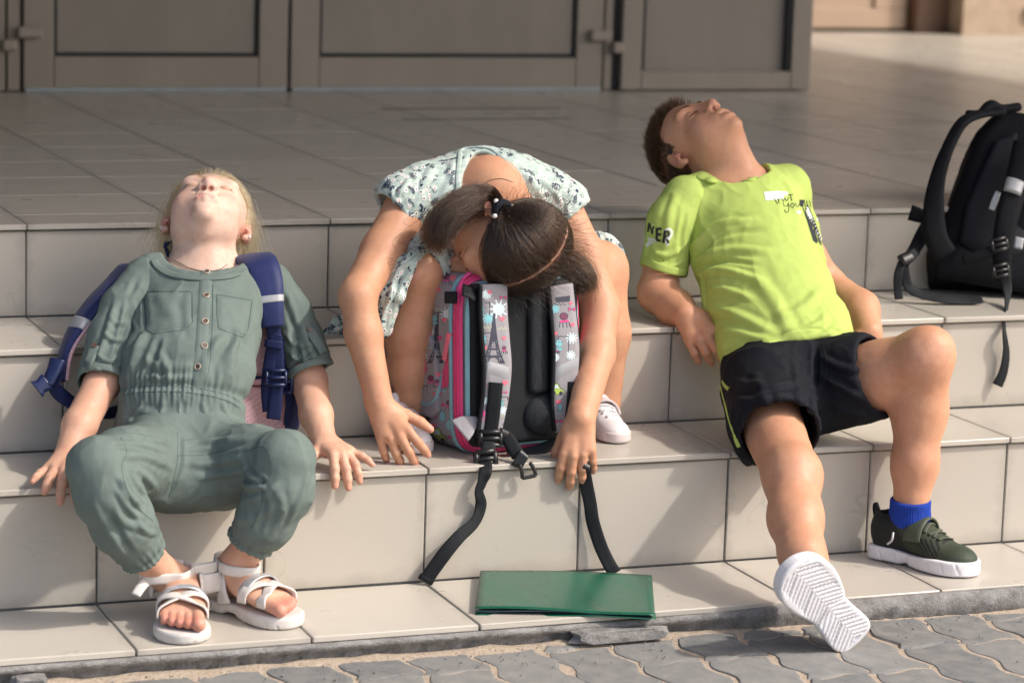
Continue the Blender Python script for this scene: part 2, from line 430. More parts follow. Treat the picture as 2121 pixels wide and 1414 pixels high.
wall("wall", (-4.4, .4, -.2), (-4.2, YD + .3, 3.3), M_wallg); wall("wall", (-.90, 1.98, Z3 - .01), (-.67, YD + .001, 3.299), M_wallg)  # the nearer wall is unseen, added to darken the left of the doors
M_door2 = paint("tan_door_paint", (.48, .35, .26))
d2 = empty("side_door", (3.6, 6.5, Z3)); tag(d2, "tan framed door at the far end of the sunny passage", "door")
for lo, hi in (((3.2, 6.24, Z3 + .012), (4.14, 6.28, Z3 + .10)), ((3.98, 6.24, Z3 + .1005), (4.14, 6.28, Z3 + 2.0)), ((3.2, 6.24, Z3 + .1005), (3.3, 6.28, Z3 + 2.0))):
    m = MB(); m.box(lo, hi, .004); m.obj("rail", M_door2, d2)
m = MB(); m.box((3.301, 6.255, Z3 + .1005), (3.979, 6.28, Z3 + 2.0)); m.obj("panel", M_door2, d2)
pc = MB(); pc.box((4.15, 6.18, Z3 - .3), (4.314, 6.54, 3.4), .01); pc = pc.obj("pillar", simple("brown_pillar", (.16, .09, .06), .6)); tag(pc, "dark brown pillar at the end of the sunny passage", "pillar")
b_ = atz(2085, 50, Z3 + .12)
so = MB(); so.box((4.62, 6.038, Z3 + .070), (4.68, 6.059, Z3 + .13), .006); so = so.obj("wall_socket", simple("socket_white", (.75, .73, .70), .4)); tag(so, "small white socket low on the tan wall", "socket")

def litter():
    """grit and small stones lying in the joints and on the pavers"""
    r = np.random.default_rng(8); V = []; F = []
    for _ in range(420):
        x = r.uniform(-1.3, 1.2); y = YF - .012 - abs(r.normal(0, .10)) ; s_ = r.uniform(.0008, .0032) * (1.3 if r.random() < .1 else 1); c = np.array([x, y, ZP + .003 + s_ * .4]); b = len(V)
        V += [c + s_ * r.uniform(.6, 1.2) * np.array(d) for d in ((1, 0, 0), (-1, 0, 0), (0, 1, 0), (0, -1, 0), (0, 0, .8), (0, 0, -.8))]
        F += [(b + i, b + j, b + k) for i, j, k in ((0, 2, 4), (2, 1, 4), (1, 3, 4), (3, 0, 4), (2, 0, 5), (1, 2, 5), (3, 1, 5), (0, 3, 5))]
    o = mesh_obj("grit", V, F, M_conc, pave); tag(o, kind="stuff")
litter()
# ================================================================== implicit bodies
class Shape:
    """a list of rounded pieces melted together, meshed as one closed surface"""
    def __init__(s): s.p = []
    def _a(s, op, fn, c, R, k): s.p.append((op, fn, np.asarray(c, float), float(R), float(k))); return s
    def add(s, prim, k=.01): return s._a('+', *prim, k)
    def sub(s, prim, k=.004): return s._a('-', *prim, k)
    def cut(s, pt, n, k=.002, c=None, R=None):
        pt = np.asarray(pt, float); n = nrm(n)
        if c is None: return s._a('x', lambda P: (P - pt) @ n, pt, 9, k)
        cc = np.asarray(c, float); return s._a('x', lambda P: np.where(((P - cc) ** 2).sum(1) < R * R, (P - pt) @ n, -1.), cc, R, k)
    def eval(s, P, C, hb):
        """P (B,M,3) points in B blocks, C (B,3) centres, hb half size"""
        F = np.full(P.shape[:2], .05, np.float32)
        for op, fn, c, R, k in s.p:
            d2 = np.sqrt(((C - c) ** 2).sum(1))
            m = d2 < R + hb * 1.7321 + 4 * k + .03
            if not m.any(): continue
            Q = P[m]; d = fn(Q.reshape(-1, 3)).reshape(Q.shape[:2]).astype(np.float32); f = F[m]
            if op == '+':
                h = np.clip(.5 + .5 * (f - d) / k, 0, 1); F[m] = f + (d - f) * h - k * h * (1 - h)
            else:
                if op == '-': d = -d
                h = np.clip(.5 + .5 * (d - f) / k, 0, 1); F[m] = f + (d - f) * h + k * h * (1 - h)
        return F
    def mesh(s, res):
        lo = np.min([c - R for o, f, c, R, k in s.p if o == '+'], 0) - .02; hi = np.max([c + R for o, f, c, R, k in s.p if o == '+'], 0) + .02
        nb = 12; bs = nb * res
        n = np.ceil((hi - lo) / bs).astype(int) + 1
        I = np.stack(np.meshgrid(*[np.arange(q) for q in n], indexing='ij'), -1).reshape(-1, 3)
        Cc = lo + (I + .5) * bs
        F0 = s.eval(Cc[:, None, :], Cc, bs)[:, 0]
        act = np.abs(F0) < bs * 1.35
        I = I[act]; Cc = Cc[act]
        g = np.arange(nb + 1); G = np.stack(np.meshgrid(g, g, g, indexing='ij'), -1).reshape(-1, 3)
        F = np.empty((len(I), len(G)), np.float32)
        for a in range(0, len(I), 400):
            P = (lo + (I[a:a + 400, None, :] * nb + G[None]) * res)
            F[a:a + 400] = s.eval(P, Cc[a:a + 400], bs / 2)
        F = F.reshape(-1, nb + 1, nb + 1, nb + 1)
        S = F < 0
        cn = np.zeros((len(I), nb, nb, nb), np.int8)
        offs = [(a, b, c) for a in (0, 1) for b in (0, 1) for c in (0, 1)]
        for a, b, c in offs: cn += S[:, a:a + nb, b:b + nb, c:c + nb]
        bi, i, j, k = np.nonzero((cn > 0) & (cn < 8))
        cell = I[bi] * nb + np.stack([i, j, k], 1)
        D = n * nb + 2
        key = (cell[:, 0] * D[1] + cell[:, 1]) * D[2] + cell[:, 2]
        val = {o: F[bi, i + o[0], j + o[1], k + o[2]] for o in offs}
        acc = np.zeros((len(bi), 3)); num = np.zeros(len(bi))
        for o in offs:
            for ax in range(3):
                if o[ax]: continue
                o2 = list(o); o2[ax] = 1; o2 = tuple(o2)
                va, vb = val[o], val[o2]; m = (va < 0) != (vb < 0)
                t = np.where(m, va / np.where(m, va - vb, 1), 0)
                p = np.array(o, float)[None] + 0 * acc; p[:, ax] += t
                acc += p * m[:, None]; num += m
        V = lo + (cell + acc / num[:, None]) * res
        order = np.argsort(key); sk = key[order]
        def find(c):
            kk = (c[:, 0] * D[1] + c[:, 1]) * D[2] + c[:, 2]
            q = np.clip(np.searchsorted(sk, kk), 0, len(sk) - 1)
            return np.where(sk[q] == kk, order[q], -1)
        quads = []
        for ax in range(3):
            o2 = [0, 0, 0]; o2[ax] = 1; va, vb = val[(0, 0, 0)], val[tuple(o2)]
            m = np.nonzero((va < 0) != (vb < 0))[0]
            u, v = [(1, 2), (2, 0), (0, 1)][ax]
            eu = np.zeros(3, int); eu[u] = 1; ev = np.zeros(3, int); ev[v] = 1
            c = cell[m]
            q = np.stack([find(c), find(c - eu), find(c - eu - ev), find(c - ev)], 1)
            fl = va[m] >= 0
            q[fl] = q[fl][:, ::-1]
            quads.append(q[(q >= 0).all(1)])
        Q = np.concatenate(quads)
        return V, Q
def relax(V, Q, it=1, lam=.5):
    """even out the surface a little"""
    for _ in range(it):
        acc = np.zeros_like(V); n = np.zeros(len(V))
        for a, b in ((0, 1), (1, 2), (2, 3), (3, 0)):
            np.add.at(acc, Q[:, a], V[Q[:, b]]); np.add.at(acc, Q[:, b], V[Q[:, a]])
            np.add.at(n, Q[:, a], 1); np.add.at(n, Q[:, b], 1)
        V = V + lam * (acc / np.maximum(n, 1)[:, None] - V)
    return V
def normals(V, Q):
    fn = np.cross(V[Q[:, 2]] - V[Q[:, 0]], V[Q[:, 3]] - V[Q[:, 1]]); N_ = np.zeros_like(V)
    for a in range(4): np.add.at(N_, Q[:, a], fn)
    return N_ / (np.linalg.norm(N_, axis=1)[:, None] + 1e-12)

# ---- pieces
def ball(c, r):
    c = np.asarray(c, float); return (lambda P: np.sqrt(((P - c) ** 2).sum(1)) - r, c, r)
def cap(a, b, ra, rb=None):
    a = np.asarray(a, float); b = np.asarray(b, float); rb = ra if rb is None else rb; ab = b - a; L2 = ab @ ab + 1e-12
    def f(P):
        p = P - a; t = np.clip(p @ ab / L2, 0, 1); return np.sqrt(((p - t[:, None] * ab) ** 2).sum(1)) - (ra + (rb - ra) * t)
    return (f, (a + b) / 2, np.linalg.norm(ab) / 2 + max(ra, rb))
def ell(c, r, ax=None):
    """ellipsoid, ax = three rows: the axes"""
    c = np.asarray(c, float); r = np.asarray(r, float); ax = np.eye(3) if ax is None else np.asarray(ax)
    def f(P):
        q = (P - c) @ ax.T; k0 = np.sqrt(((q / r) ** 2).sum(1)); k1 = np.sqrt(((q / r ** 2) ** 2).sum(1)) + 1e-9
        return k0 * (k0 - 1) / k1
    return (f, c, r.max())
def ecap(a, b, ra, rb, side):
    """limb of oval section: ra, rb = (half width along side, half depth)"""
    a = np.asarray(a, float); b = np.asarray(b, float); ab = b - a; L = np.linalg.norm(ab); w_ = ab / (L + 1e-12)
    sd = np.asarray(side, float); sd = nrm(sd - (sd @ w_) * w_); nn = np.cross(w_, sd)
    def f(P):
        p = P - a; h = p @ w_; t = np.clip(h / (L + 1e-9), 0, 1)
        x = p @ sd; y = p @ nn; z = h - t * L
        A_ = ra[0] + (rb[0] - ra[0]) * t; B = ra[1] + (rb[1] - ra[1]) * t; M = np.minimum(A_, B)
        k0 = np.sqrt((x / A_) ** 2 + (y / B) ** 2 + (z / M) ** 2); k1 = np.sqrt((x / A_ ** 2) ** 2 + (y / B ** 2) ** 2 + (z / M ** 2) ** 2) + 1e-9
        return k0 * (k0 - 1) / k1
    return (f, (a + b) / 2, L / 2 + max(*ra, *rb))
def chain(S, pts, radii, k=.01, side=None):
    for i in range(len(pts) - 1):
        if side is None: S.add(cap(pts[i], pts[i + 1], radii[i], radii[i + 1]), k)
        else: S.add(ecap(pts[i], pts[i + 1], radii[i], radii[i + 1], side), k)
def rbox(c, h, ax=None, r=.004):
    c = np.asarray(c, float); h = np.asarray(h, float); ax = np.eye(3) if ax is None else np.asarray(ax)
    def f(P):
        q = np.abs((P - c) @ ax.T) - (h - r)
        return np.sqrt((np.maximum(q, 0) ** 2).sum(1)) + np.minimum(q.max(1), 0) - r
    return (f, c, np.linalg.norm(h))
def extr(c, ax, poly, z0, z1, r=.003):
    """an outline in the plane of ax[0], ax[1], extruded along ax[2] from z0 to z1"""
    c = np.asarray(c, float); ax = np.asarray(ax); po = np.asarray(poly, float); nx = np.roll(po, -1, 0)
    def f(P):
        q = (P - c) @ ax.T; x = q[:, :2]; d = np.full(len(x), 1e9); s = np.ones(len(x))
        for a, b in zip(po, nx):
            e = b - a; w_ = x - a; t = np.clip(w_ @ e / (e @ e), 0, 1); d = np.minimum(d, ((w_ - t[:, None] * e) ** 2).sum(1))
            c1 = x[:, 1] >= a[1]; c2 = x[:, 1] < b[1]; c3 = e[0] * w_[:, 1] > e[1] * w_[:, 0]
            s = np.where((c1 & c2 & c3) | (~c1 & ~c2 & ~c3), -s, s)
        d = s * np.sqrt(d) + r; h = np.abs(q[:, 2] - (z0 + z1) / 2) - (z1 - z0) / 2 + r
        return np.minimum(np.maximum(d, h), 0) + np.sqrt(np.maximum(d, 0) ** 2 + np.maximum(h, 0) ** 2) - r
    m = po.mean(0); cc = c + ax[0] * m[0] + ax[1] * m[1] + ax[2] * (z0 + z1) / 2
    return (f, cc, np.sqrt(((po - m) ** 2).sum(1).max() + ((z1 - z0) / 2) ** 2))
class Frame:
    """right, forward, up axes about a point; s scales lengths"""
    def __init__(s, c, f, u, sc=1.0):
        s.c = np.asarray(c, float); s.f = nrm(f); u = np.asarray(u, float); s.u = nrm(u - (u @ s.f) * s.f); s.r = np.cross(s.f, s.u); s.s = sc
        s.ax = np.array([s.r, s.f, s.u])
    def __call__(s, r, f, u): return s.c + s.s * (r * s.r + f * s.f + u * s.u)
    def inv(s, P): return ((np.asarray(P) - s.c) @ s.ax.T) / s.s
    def d(s, r, f, u): return nrm(r * s.r + f * s.f + u * s.u)

# ---- folds: moves the vertices of a mesh along their normals
_np = np.random.default_rng(11)
_perm = _np.permutation(4096); _grad = _np.normal(size=(4096, 3)); _grad /= np.linalg.norm(_grad, axis=1)[:, None]
def gnoise(P):
    P = np.asarray(P, float); i0 = np.floor(P).astype(int); f = P - i0; u = f * f * f * (f * (f * 6 - 15) + 10); r = 0
    for a in (0, 1):
        for b in (0, 1):
            for c in (0, 1):
                h = _perm[(_perm[(_perm[(i0[:, 0] + a) & 4095] + i0[:, 1] + b) & 4095] + i0[:, 2] + c) & 4095]
                g = _grad[h]; d = ((f - (a, b, c)) * g).sum(1)
                r = r + d * (u[:, 0] if a else 1 - u[:, 0]) * (u[:, 1] if b else 1 - u[:, 1]) * (u[:, 2] if c else 1 - u[:, 2])
    return r
def fbm(P, oct=3):
    r = 0; a = 1.
    for _ in range(oct): r = r + a * gnoise(P); P = P * 2.03 + 17.3; a *= .5
    return r
def pl_dist(V, pts):
    d = np.full(len(V), 1e9); T = np.zeros(len(V)); n = len(pts) - 1
    for i in range(n):
        a = np.asarray(pts[i], float); e = np.asarray(pts[i + 1], float) - a; p = V - a; t = np.clip(p @ e / (e @ e + 1e-12), 0, 1)
        q = np.sqrt(((p - t[:, None] * e) ** 2).sum(1)); m = q < d; d[m] = q[m]; T[m] = (i + t[m]) / n
    return d, T
def folds(V, lst):
    """lst of (points, width, height): long soft ridges (height < 0: creases), fading at their ends"""
    h = np.zeros(len(V))
    for pts, wd, ht in lst:
        pts = np.asarray(pts, float); lo = pts.min(0) - 3 * wd; hi = pts.max(0) + 3 * wd
        m = np.nonzero(((V > lo) & (V < hi)).all(1))[0]
        if not len(m): continue
        d, T = pl_dist(V[m], pts); fade = np.clip(np.minimum(T, 1 - T) * 5 + .12, 0, 1)
        x = d / wd; h[m] += ht * fade * (np.exp(-x * x) - .35 * np.exp(-((x - 1.5) / .7) ** 2))
    return h
def smooth_paint(V, base, blobs):
    """flat colours that belong to the thing itself (lips, nails, brows ...)"""
    c = np.tile(np.asarray(base, float), (len(V), 1))
    for pts, rad, soft, col, st in blobs:
        pts = np.atleast_2d(np.asarray(pts, float)); lo = pts.min(0) - rad - soft; hi = pts.max(0) + rad + soft
        m = np.nonzero(((V > lo) & (V < hi)).all(1))[0]
        if not len(m): continue
        d = pl_dist(V[m], pts)[0] if len(pts) > 1 else np.sqrt(((V[m] - pts[0]) ** 2).sum(1))
        f = st * np.clip((rad + soft - d) / (soft + 1e-9), 0, 1)[:, None]; c[m] = c[m] * (1 - f) + np.asarray(col) * f
    return c

# ---- ribbons, tubes, marks laid on a surface
def spline(pts, n):
    """smooth curve through the points"""
    P = np.asarray(pts, float); m = len(P)
    if m == 2: return P[0] + (P[1] - P[0]) * np.linspace(0, 1, n)[:, None]
    Q = np.vstack([2 * P[0] - P[1], P, 2 * P[-1] - P[-2]]); T = np.linspace(0, m - 1 - 1e-9, n); i = T.astype(int); t = (T - i)[:, None]
    a, b, c, d = Q[i], Q[i + 1], Q[i + 2], Q[i + 3]
    return .5 * (2 * b + (c - a) * t + (2 * a - 5 * b + 4 * c - d) * t ** 2 + (3 * b - 3 * c + d - a) * t ** 3)
def ribbon(pts, nr, width, th, n=40, bow=0.0):
    """webbing: flat band along a curve; nr = outward normals at the points; width, th may be lists"""
    C = spline(pts, n); k = len(pts)
    NR = spline(np.tile(nr, (k, 1)) if np.ndim(nr) == 1 else nr, n)
    Wd = np.interp(np.linspace(0, 1, n), np.linspace(0, 1, np.size(width)), np.atleast_1d(width)); Th = np.interp(np.linspace(0, 1, n), np.linspace(0, 1, np.size(th)), np.atleast_1d(th))
    T = np.gradient(C, axis=0); T /= np.linalg.norm(T, axis=1)[:, None] + 1e-12
    NR = NR - (NR * T).sum(1)[:, None] * T; NR /= np.linalg.norm(NR, axis=1)[:, None] + 1e-12; S_ = np.cross(T, NR)
    prof = [(-1, 0), (-.94, 1), (-.5, 1 + bow * .7), (0, 1 + bow), (.5, 1 + bow * .7), (.94, 1), (1, 0), (.94, -1), (0, -1), (-.94, -1)]
    V = np.concatenate([C[:, None] + S_[:, None] * (Wd[:, None, None] / 2 * np.array([p[0] for p in prof])[None, :, None]) + NR[:, None] * (Th[:, None, None] / 2 * np.array([p[1] for p in prof])[None, :, None])], 1).reshape(-1, 3)
    m = len(prof); F = [(i * m + j, i * m + (j + 1) % m, (i + 1) * m + (j + 1) % m, (i + 1) * m + j) for i in range(n - 1) for j in range(m)]
    F += [tuple(range(m))[::-1], tuple((n - 1) * m + j for j in range(m))]
    return V, F
def tube(pts, r, n=24, m=8):
    C = spline(pts, n); T = np.gradient(C, axis=0); T /= np.linalg.norm(T, axis=1)[:, None] + 1e-12
    Rr = np.interp(np.linspace(0, 1, n), np.linspace(0, 1, np.size(r)), np.atleast_1d(r))
    u = np.cross(T[0], (0, 0, 1.)); u = nrm(u) if np.linalg.norm(u) > .1 else np.array((1., 0, 0)); V = []
    for c, t, r_ in zip(C, T, Rr):
        u = nrm(u - (u @ t) * t); v = np.cross(t, u)
        V += [c + r_ * (math.cos(a) * u + math.sin(a) * v) for a in np.arange(m) * 2 * math.pi / m]
    F = [(i * m + j, i * m + (j + 1) % m, (i + 1) * m + (j + 1) % m, (i + 1) * m + j) for i in range(n - 1) for j in range(m)]
    F += [tuple(range(m))[::-1], tuple((n - 1) * m + j for j in range(m))]
    return V, F
def multi(name, parts, mat, parent=None, smooth=True):
    mb = MB()
    for V, F in parts: mb.add(V, F)
    o = mb.obj(name, mat, parent, smooth)
    return o
def flesh(V, Q):
    """small unevenness of living flesh"""
    return V + normals(V, Q) * (fbm(V * 26, 2) * .0011)[:, None]
def blotch(V, c):
    """uneven skin: warmer and paler patches, freckles"""
    a = fbm(V * 24 + 3.1, 3)[:, None]; b = fbm(V * 75 + 9.7, 2)[:, None]; d = gnoise(V * 260)[:, None]
    c = c * (1 + .15 * np.clip(a, -1, 1) * np.array([.5, 1.0, 1.1]) + .10 * np.clip(b, -1, 1) * np.array([.6, 1, 1]))
    f = np.clip((d - .52) / .1, 0, 1) * .22; return np.clip(c * (1 - f * np.array([.5, .8, .9])), 0, 1)
def surf_obj(name, S, res, mat, parent=None, disp=None, paint=None, rel=1):
    V, Q = S.mesh(res) if isinstance(S, Shape) else S
    V = relax(V, Q, rel, .45) if rel else V
    V = flesh(V, Q) if paint is not None else V
    if disp is not None:
        N_ = normals(V, Q); V = V + N_ * disp(V, N_)[:, None]
    o = mesh_obj(name, V, Q, mat, parent, True, blotch(V, paint(V)) if paint is not None else None)
    return o
def bvh_of(o):
    me = o.data; n = len(me.vertices); co = np.empty(n * 3, np.float32); me.vertices.foreach_get("co", co)
    return BVHTree.FromPolygons([tuple(v) for v in co.reshape(-1, 3).tolist()], [tuple(p.vertices) for p in me.polygons])
class Decals:
    """flat print: strokes and filled outlines drawn in a plane, then laid on the surface under it"""
    def __init__(s, bvh, c, x, y, lift=.0006, reach=.06):
        s.b = bvh; s.c = np.asarray(c, float); s.x = nrm(x); y = np.asarray(y, float); s.y = nrm(y - (y @ s.x) * s.x); s.n = np.cross(s.x, s.y); s.l = lift; s.reach = reach
        s.v = []; s.f = []; s.mi = []
    def lay(s, p, lv):
        o = s.c + p[0] * s.x + p[1] * s.y + s.n * s.reach
        h = s.b.ray_cast(Vector(o), Vector(-s.n), s.reach * 2)
        if h[0] is None: return None
        q = np.array(h[0]); nn = np.array(h[1])
        if nn @ s.n < 0: nn = -nn
        return q + nn * s.l * (1 + lv)
    def poly_tris(s, V2, F, m, lv):
        P = [s.lay(p, lv) for p in V2]; b = len(s.v); ix = {}
        for i, p in enumerate(P):
            if p is not None: ix[i] = len(s.v); s.v.append(p)
        for f in F:
            if all(i in ix for i in f): s.f.append(tuple(ix[i] for i in f)); s.mi.append(m)
    def stroke(s, pts, wd, m=0, lv=0, step=.005, closed=False, sm=False):
        pts = np.asarray(pts, float)
        if closed: pts = np.vstack([pts, pts[:1]])
        if sm and len(pts) > 2: pts = spline(np.c_[pts, np.zeros(len(pts))], len(pts) * 5)[:, :2]
        L = np.r_[0, np.cumsum(np.hypot(*np.diff(pts, axis=0).T))]; n = max(2, int(L[-1] / step) + 1)
        keep = np.unique(np.r_[np.linspace(0, L[-1], n), L if not sm else []]); C = np.c_[np.interp(keep, L, pts[:, 0]), np.interp(keep, L, pts[:, 1])]
        if len(C) < 2: return
        T = np.gradient(C, axis=0); T /= np.hypot(*T.T)[:, None] + 1e-9; Nn = np.c_[-T[:, 1], T[:, 0]]
        V = np.concatenate([C + Nn * wd / 2, C - Nn * wd / 2]); k = len(C)
        s.poly_tris(V, [(i, k + i, k + i + 1, i + 1) for i in range(k - 1)], m, lv)
    def fill(s, outline, m=0, lv=0, cell=None):
        """filled outline, cut into small faces so that it follows the surface"""
        o = np.asarray(outline, float); c = o.mean(0); rings = 1 if cell is None else max(1, int(np.max(np.hypot(*(o - c).T)) / cell))
        if cell is not None:
            q = np.vstack([o, o[:1]]); L = np.r_[0, np.cumsum(np.hypot(*np.diff(q, axis=0).T))]; kk = np.unique(np.r_[np.arange(0, L[-1], cell), L[:-1]]); o = np.c_[np.interp(kk, L, q[:, 0]), np.interp(kk, L, q[:, 1])]
        k = len(o); V = [c]; F = []
        for r in range(1, rings + 1): V += list(c + (o - c) * r / rings)
        for i in range(k): F.append((0, 1 + i, 1 + (i + 1) % k))
        for r in range(1, rings):
            for i in range(k): F.append((1 + (r - 1) * k + i, 1 + r * k + i, 1 + r * k + (i + 1) % k, 1 + (r - 1) * k + (i + 1) % k))
        s.poly_tris(V, F, m, lv)
    def obj(s, name, mats, parent=None):
        if not s.f: return None
        o = mesh_obj(name, s.v, s.f, mats, parent); o.data.polygons.foreach_set("material_index", s.mi); return o
def strands(name, P, rad, mat, parent):
    """hair: P (n,k,3) points of n strands of k points; rad at root, middle, tip"""
    n, k, _ = P.shape
    hc = bpy.data.hair_curves.new(name); hc.add_curves([k] * n)
    hc.attributes["position"].data.foreach_set("vector", np.ascontiguousarray(P, np.float32).ravel())
    ra = hc.attributes.get("radius") or hc.attributes.new("radius", 'FLOAT', 'POINT')
    r = np.interp(np.linspace(0, 1, k), np.linspace(0, 1, len(rad)), rad)
    ra.data.foreach_set("value", np.tile(r, n).astype(np.float32))
    hc.materials.append(mat)
    return put(link(bpy.data.objects.new(name, hc)), parent)
SC.cycles_curves.shape = 'RIBBONS'

# ================================================================== people: shared builders
def skin_mat(name, spec=.38, rough=.5):
    g = N(name); at_ = g.n("ShaderNodeVertexColor", layer_name="Col"); geo = g.n("ShaderNodeNewGeometry").outputs["Position"]
    n = g.noise(geo, 60, 4, .6); n2 = g.noise(geo, 14, 3)
    n3 = g.noise(geo, 260, 4, .65); c2 = g.mix(g.math('MULTIPLY', g.ramp(n, [(.35, (0, 0, 0)), (.7, (1, 1, 1))]), .20), at_.outputs[0], (.52, .21, .14)); c2 = g.mix(g.math('MULTIPLY', g.ramp(n2, [(.42, (0, 0, 0)), (.70, (1, 1, 1))]), .16), c2, (.60, .25, .17)); c2 = g.mix(g.math('MULTIPLY', g.ramp(n3, [(.45, (0, 0, 0)), (.75, (1, 1, 1))]), .16), c2, (.36, .16, .10))
    g.set(Base_Color=c2, Roughness=g.ramp(n3, [(.3, (rough - .09,) * 3), (.75, (rough + .14,) * 3)]), Specular_IOR_Level=spec, Subsurface_Weight=.07, Subsurface_Radius=(.012, .005, .003), Subsurface_Scale=.4)
    g.bump(n, .34, .0014); g.bump(g.noise(geo, 330, 3), .30, .0010)
    return g.m
def cloth_mat(name, col, weave=900, rough=.85, var=.10, bstr=.25, sheen=.0, crinkle=True):
    g = N(name); geo = g.n("ShaderNodeTexCoord").outputs["Object"]
    n = g.noise(geo, 26, 5, .6); f = g.noise(geo, weave, 2)
    c = g.ramp(n, [(.3, tuple(x * (1 - var) for x in col)), (.7, tuple(min(1, x * (1 + var)) for x in col))])
    c = g.mix(g.math('MULTIPLY', f, .25), c, tuple(x * .55 for x in col))
    g.set(Base_Color=c, Roughness=rough, Specular_IOR_Level=.22, Sheen_Weight=sheen)
    cr = g.noise(g.mapping(geo, (1, 1, .45), (.3, .2, 0)), 62, 3, .5, .25); g.bump(cr, .34 if crinkle else .12, .003); rd = g.n('ShaderNodeTexNoise', noise_type='RIDGED_MULTIFRACTAL'); rd.inputs['Scale'].default_value = 17; rd.inputs['Detail'].default_value = 2.5; g.l(g.mapping(geo, (1, .8, .5), (.5, .3, .4)), rd.inputs['Vector']); g.bump(rd.outputs[0], .42 if crinkle else .16, .004)
    g.bump(f, bstr, .0008)
    return g.m
def hand(S, wrist, d, nb, thumb, curls, spread=(0, 0, 0, 0), s=1.0, tcurl=(0, 10), tdir=(.62, .75, -.1), nails=None, rw=.019):
    """palm and five bent fingers; d = towards the fingers, nb = back of the hand, thumb = +1/-1: side of the thumb (cross(d, nb) * thumb)"""
    d = nrm(d); nb = np.asarray(nb, float); nb = nrm(nb - (nb @ d) * d); l = np.cross(d, nb) * thumb
    p = lambda a, b, c: np.asarray(wrist, float) + s * (a * d + b * l + c * nb)
    S.add(ecap(p(-.012, 0, 0), p(.014, .001, 0), (.0195 * s, .0155 * s), (.0235 * s, .0125 * s), l), .008)
    S.add(ecap(p(.014, .004, -.001), p(.050, .012, 0), (.015 * s, .0125 * s), (.0135 * s, .0105 * s), l), .008)
    S.add(ecap(p(.014, -.006, -.001), p(.046, -.012, 0), (.0145 * s, .012 * s), (.0135 * s, .0100 * s), l), .008)
    S.add(ecap(p(.012, .013, -.004), p(.034, .019, -.004), (.012 * s, .0115 * s), (.011 * s, .0085 * s), l), .008)
    base = [(.057, .0225, .0005), (.060, .0075, .002), (.056, -.0075, .0012), (.049, -.0215, -.0015)]
    ln = [.050, .056, .051, .040]; rad = [.0080, .0083, .0078, .0069]
    tips = []
    for i in range(4):
        b = p(*base[i]); th = 0; sp = R_(spread[i]); dl = math.cos(sp) * d + math.sin(sp) * l
        S.add(cap(p(base[i][0] - .030, base[i][1] * .72, -.0005), b, .0075 * s, rad[i] * 1.06 * s), .006)
        q = b
        for j, fr in enumerate((.45, .31, .24)):
            th += R_(curls[i][j]); v = math.cos(th) * dl - math.sin(th) * nb; e = q + v * ln[i] * fr * s
            r0 = rad[i] * (1, .93, .86)[j] * s; r1 = rad[i] * (.93, .86, .72)[j] * s
            S.add(cap(q, e, r0, r1), .0022)
            if j < 2: S.add(ball(e + (math.sin(th) * dl + math.cos(th) * nb) * .0012 * s, r1 * .97), .003)
            q = e
        up = math.sin(th) * dl + math.cos(th) * nb
        tips.append((q, v, up, rad[i] * .72 * s))
    b = p(.012, .017, -.006); t0 = nrm(tdir[0] * d + tdir[1] * l + tdir[2] * nb); q = b; ax = nrm(np.cross(t0, nb))
    th = 0
    S.add(cap(p(.002, .008, -.005), b, .012 * s, .0105 * s), .008)
    for j, (L, ra, rb) in enumerate(((.022, .0112, .0098), (.024, .0092, .0086), (.019, .0086, .0066))):
        if j: th += R_(tcurl[j - 1])
        v = math.cos(th) * t0 + math.sin(th) * nrm(-.35 * l - .6 * nb + .5 * d); v = nrm(v); e = q + v * L * s
        S.add(cap(q, e, ra * s, rb * s), .005 if j == 0 else .003); q = e
    up = nrm(nb * .6 + l * .5); up = nrm(up - (up @ v) * v); tips.append((q, v, up, .0066 * s))
    if nails is not None: nails += tips
    return tips
def nail_blobs(nails, col, s=1.0):
    b = []
    for q, v, up, r in nails:
        b.append(([q + up * r * .75 - v * r * .25, q + up * r * .6 + v * r * .35], r * .42, r * .22, col, .75))
    return b
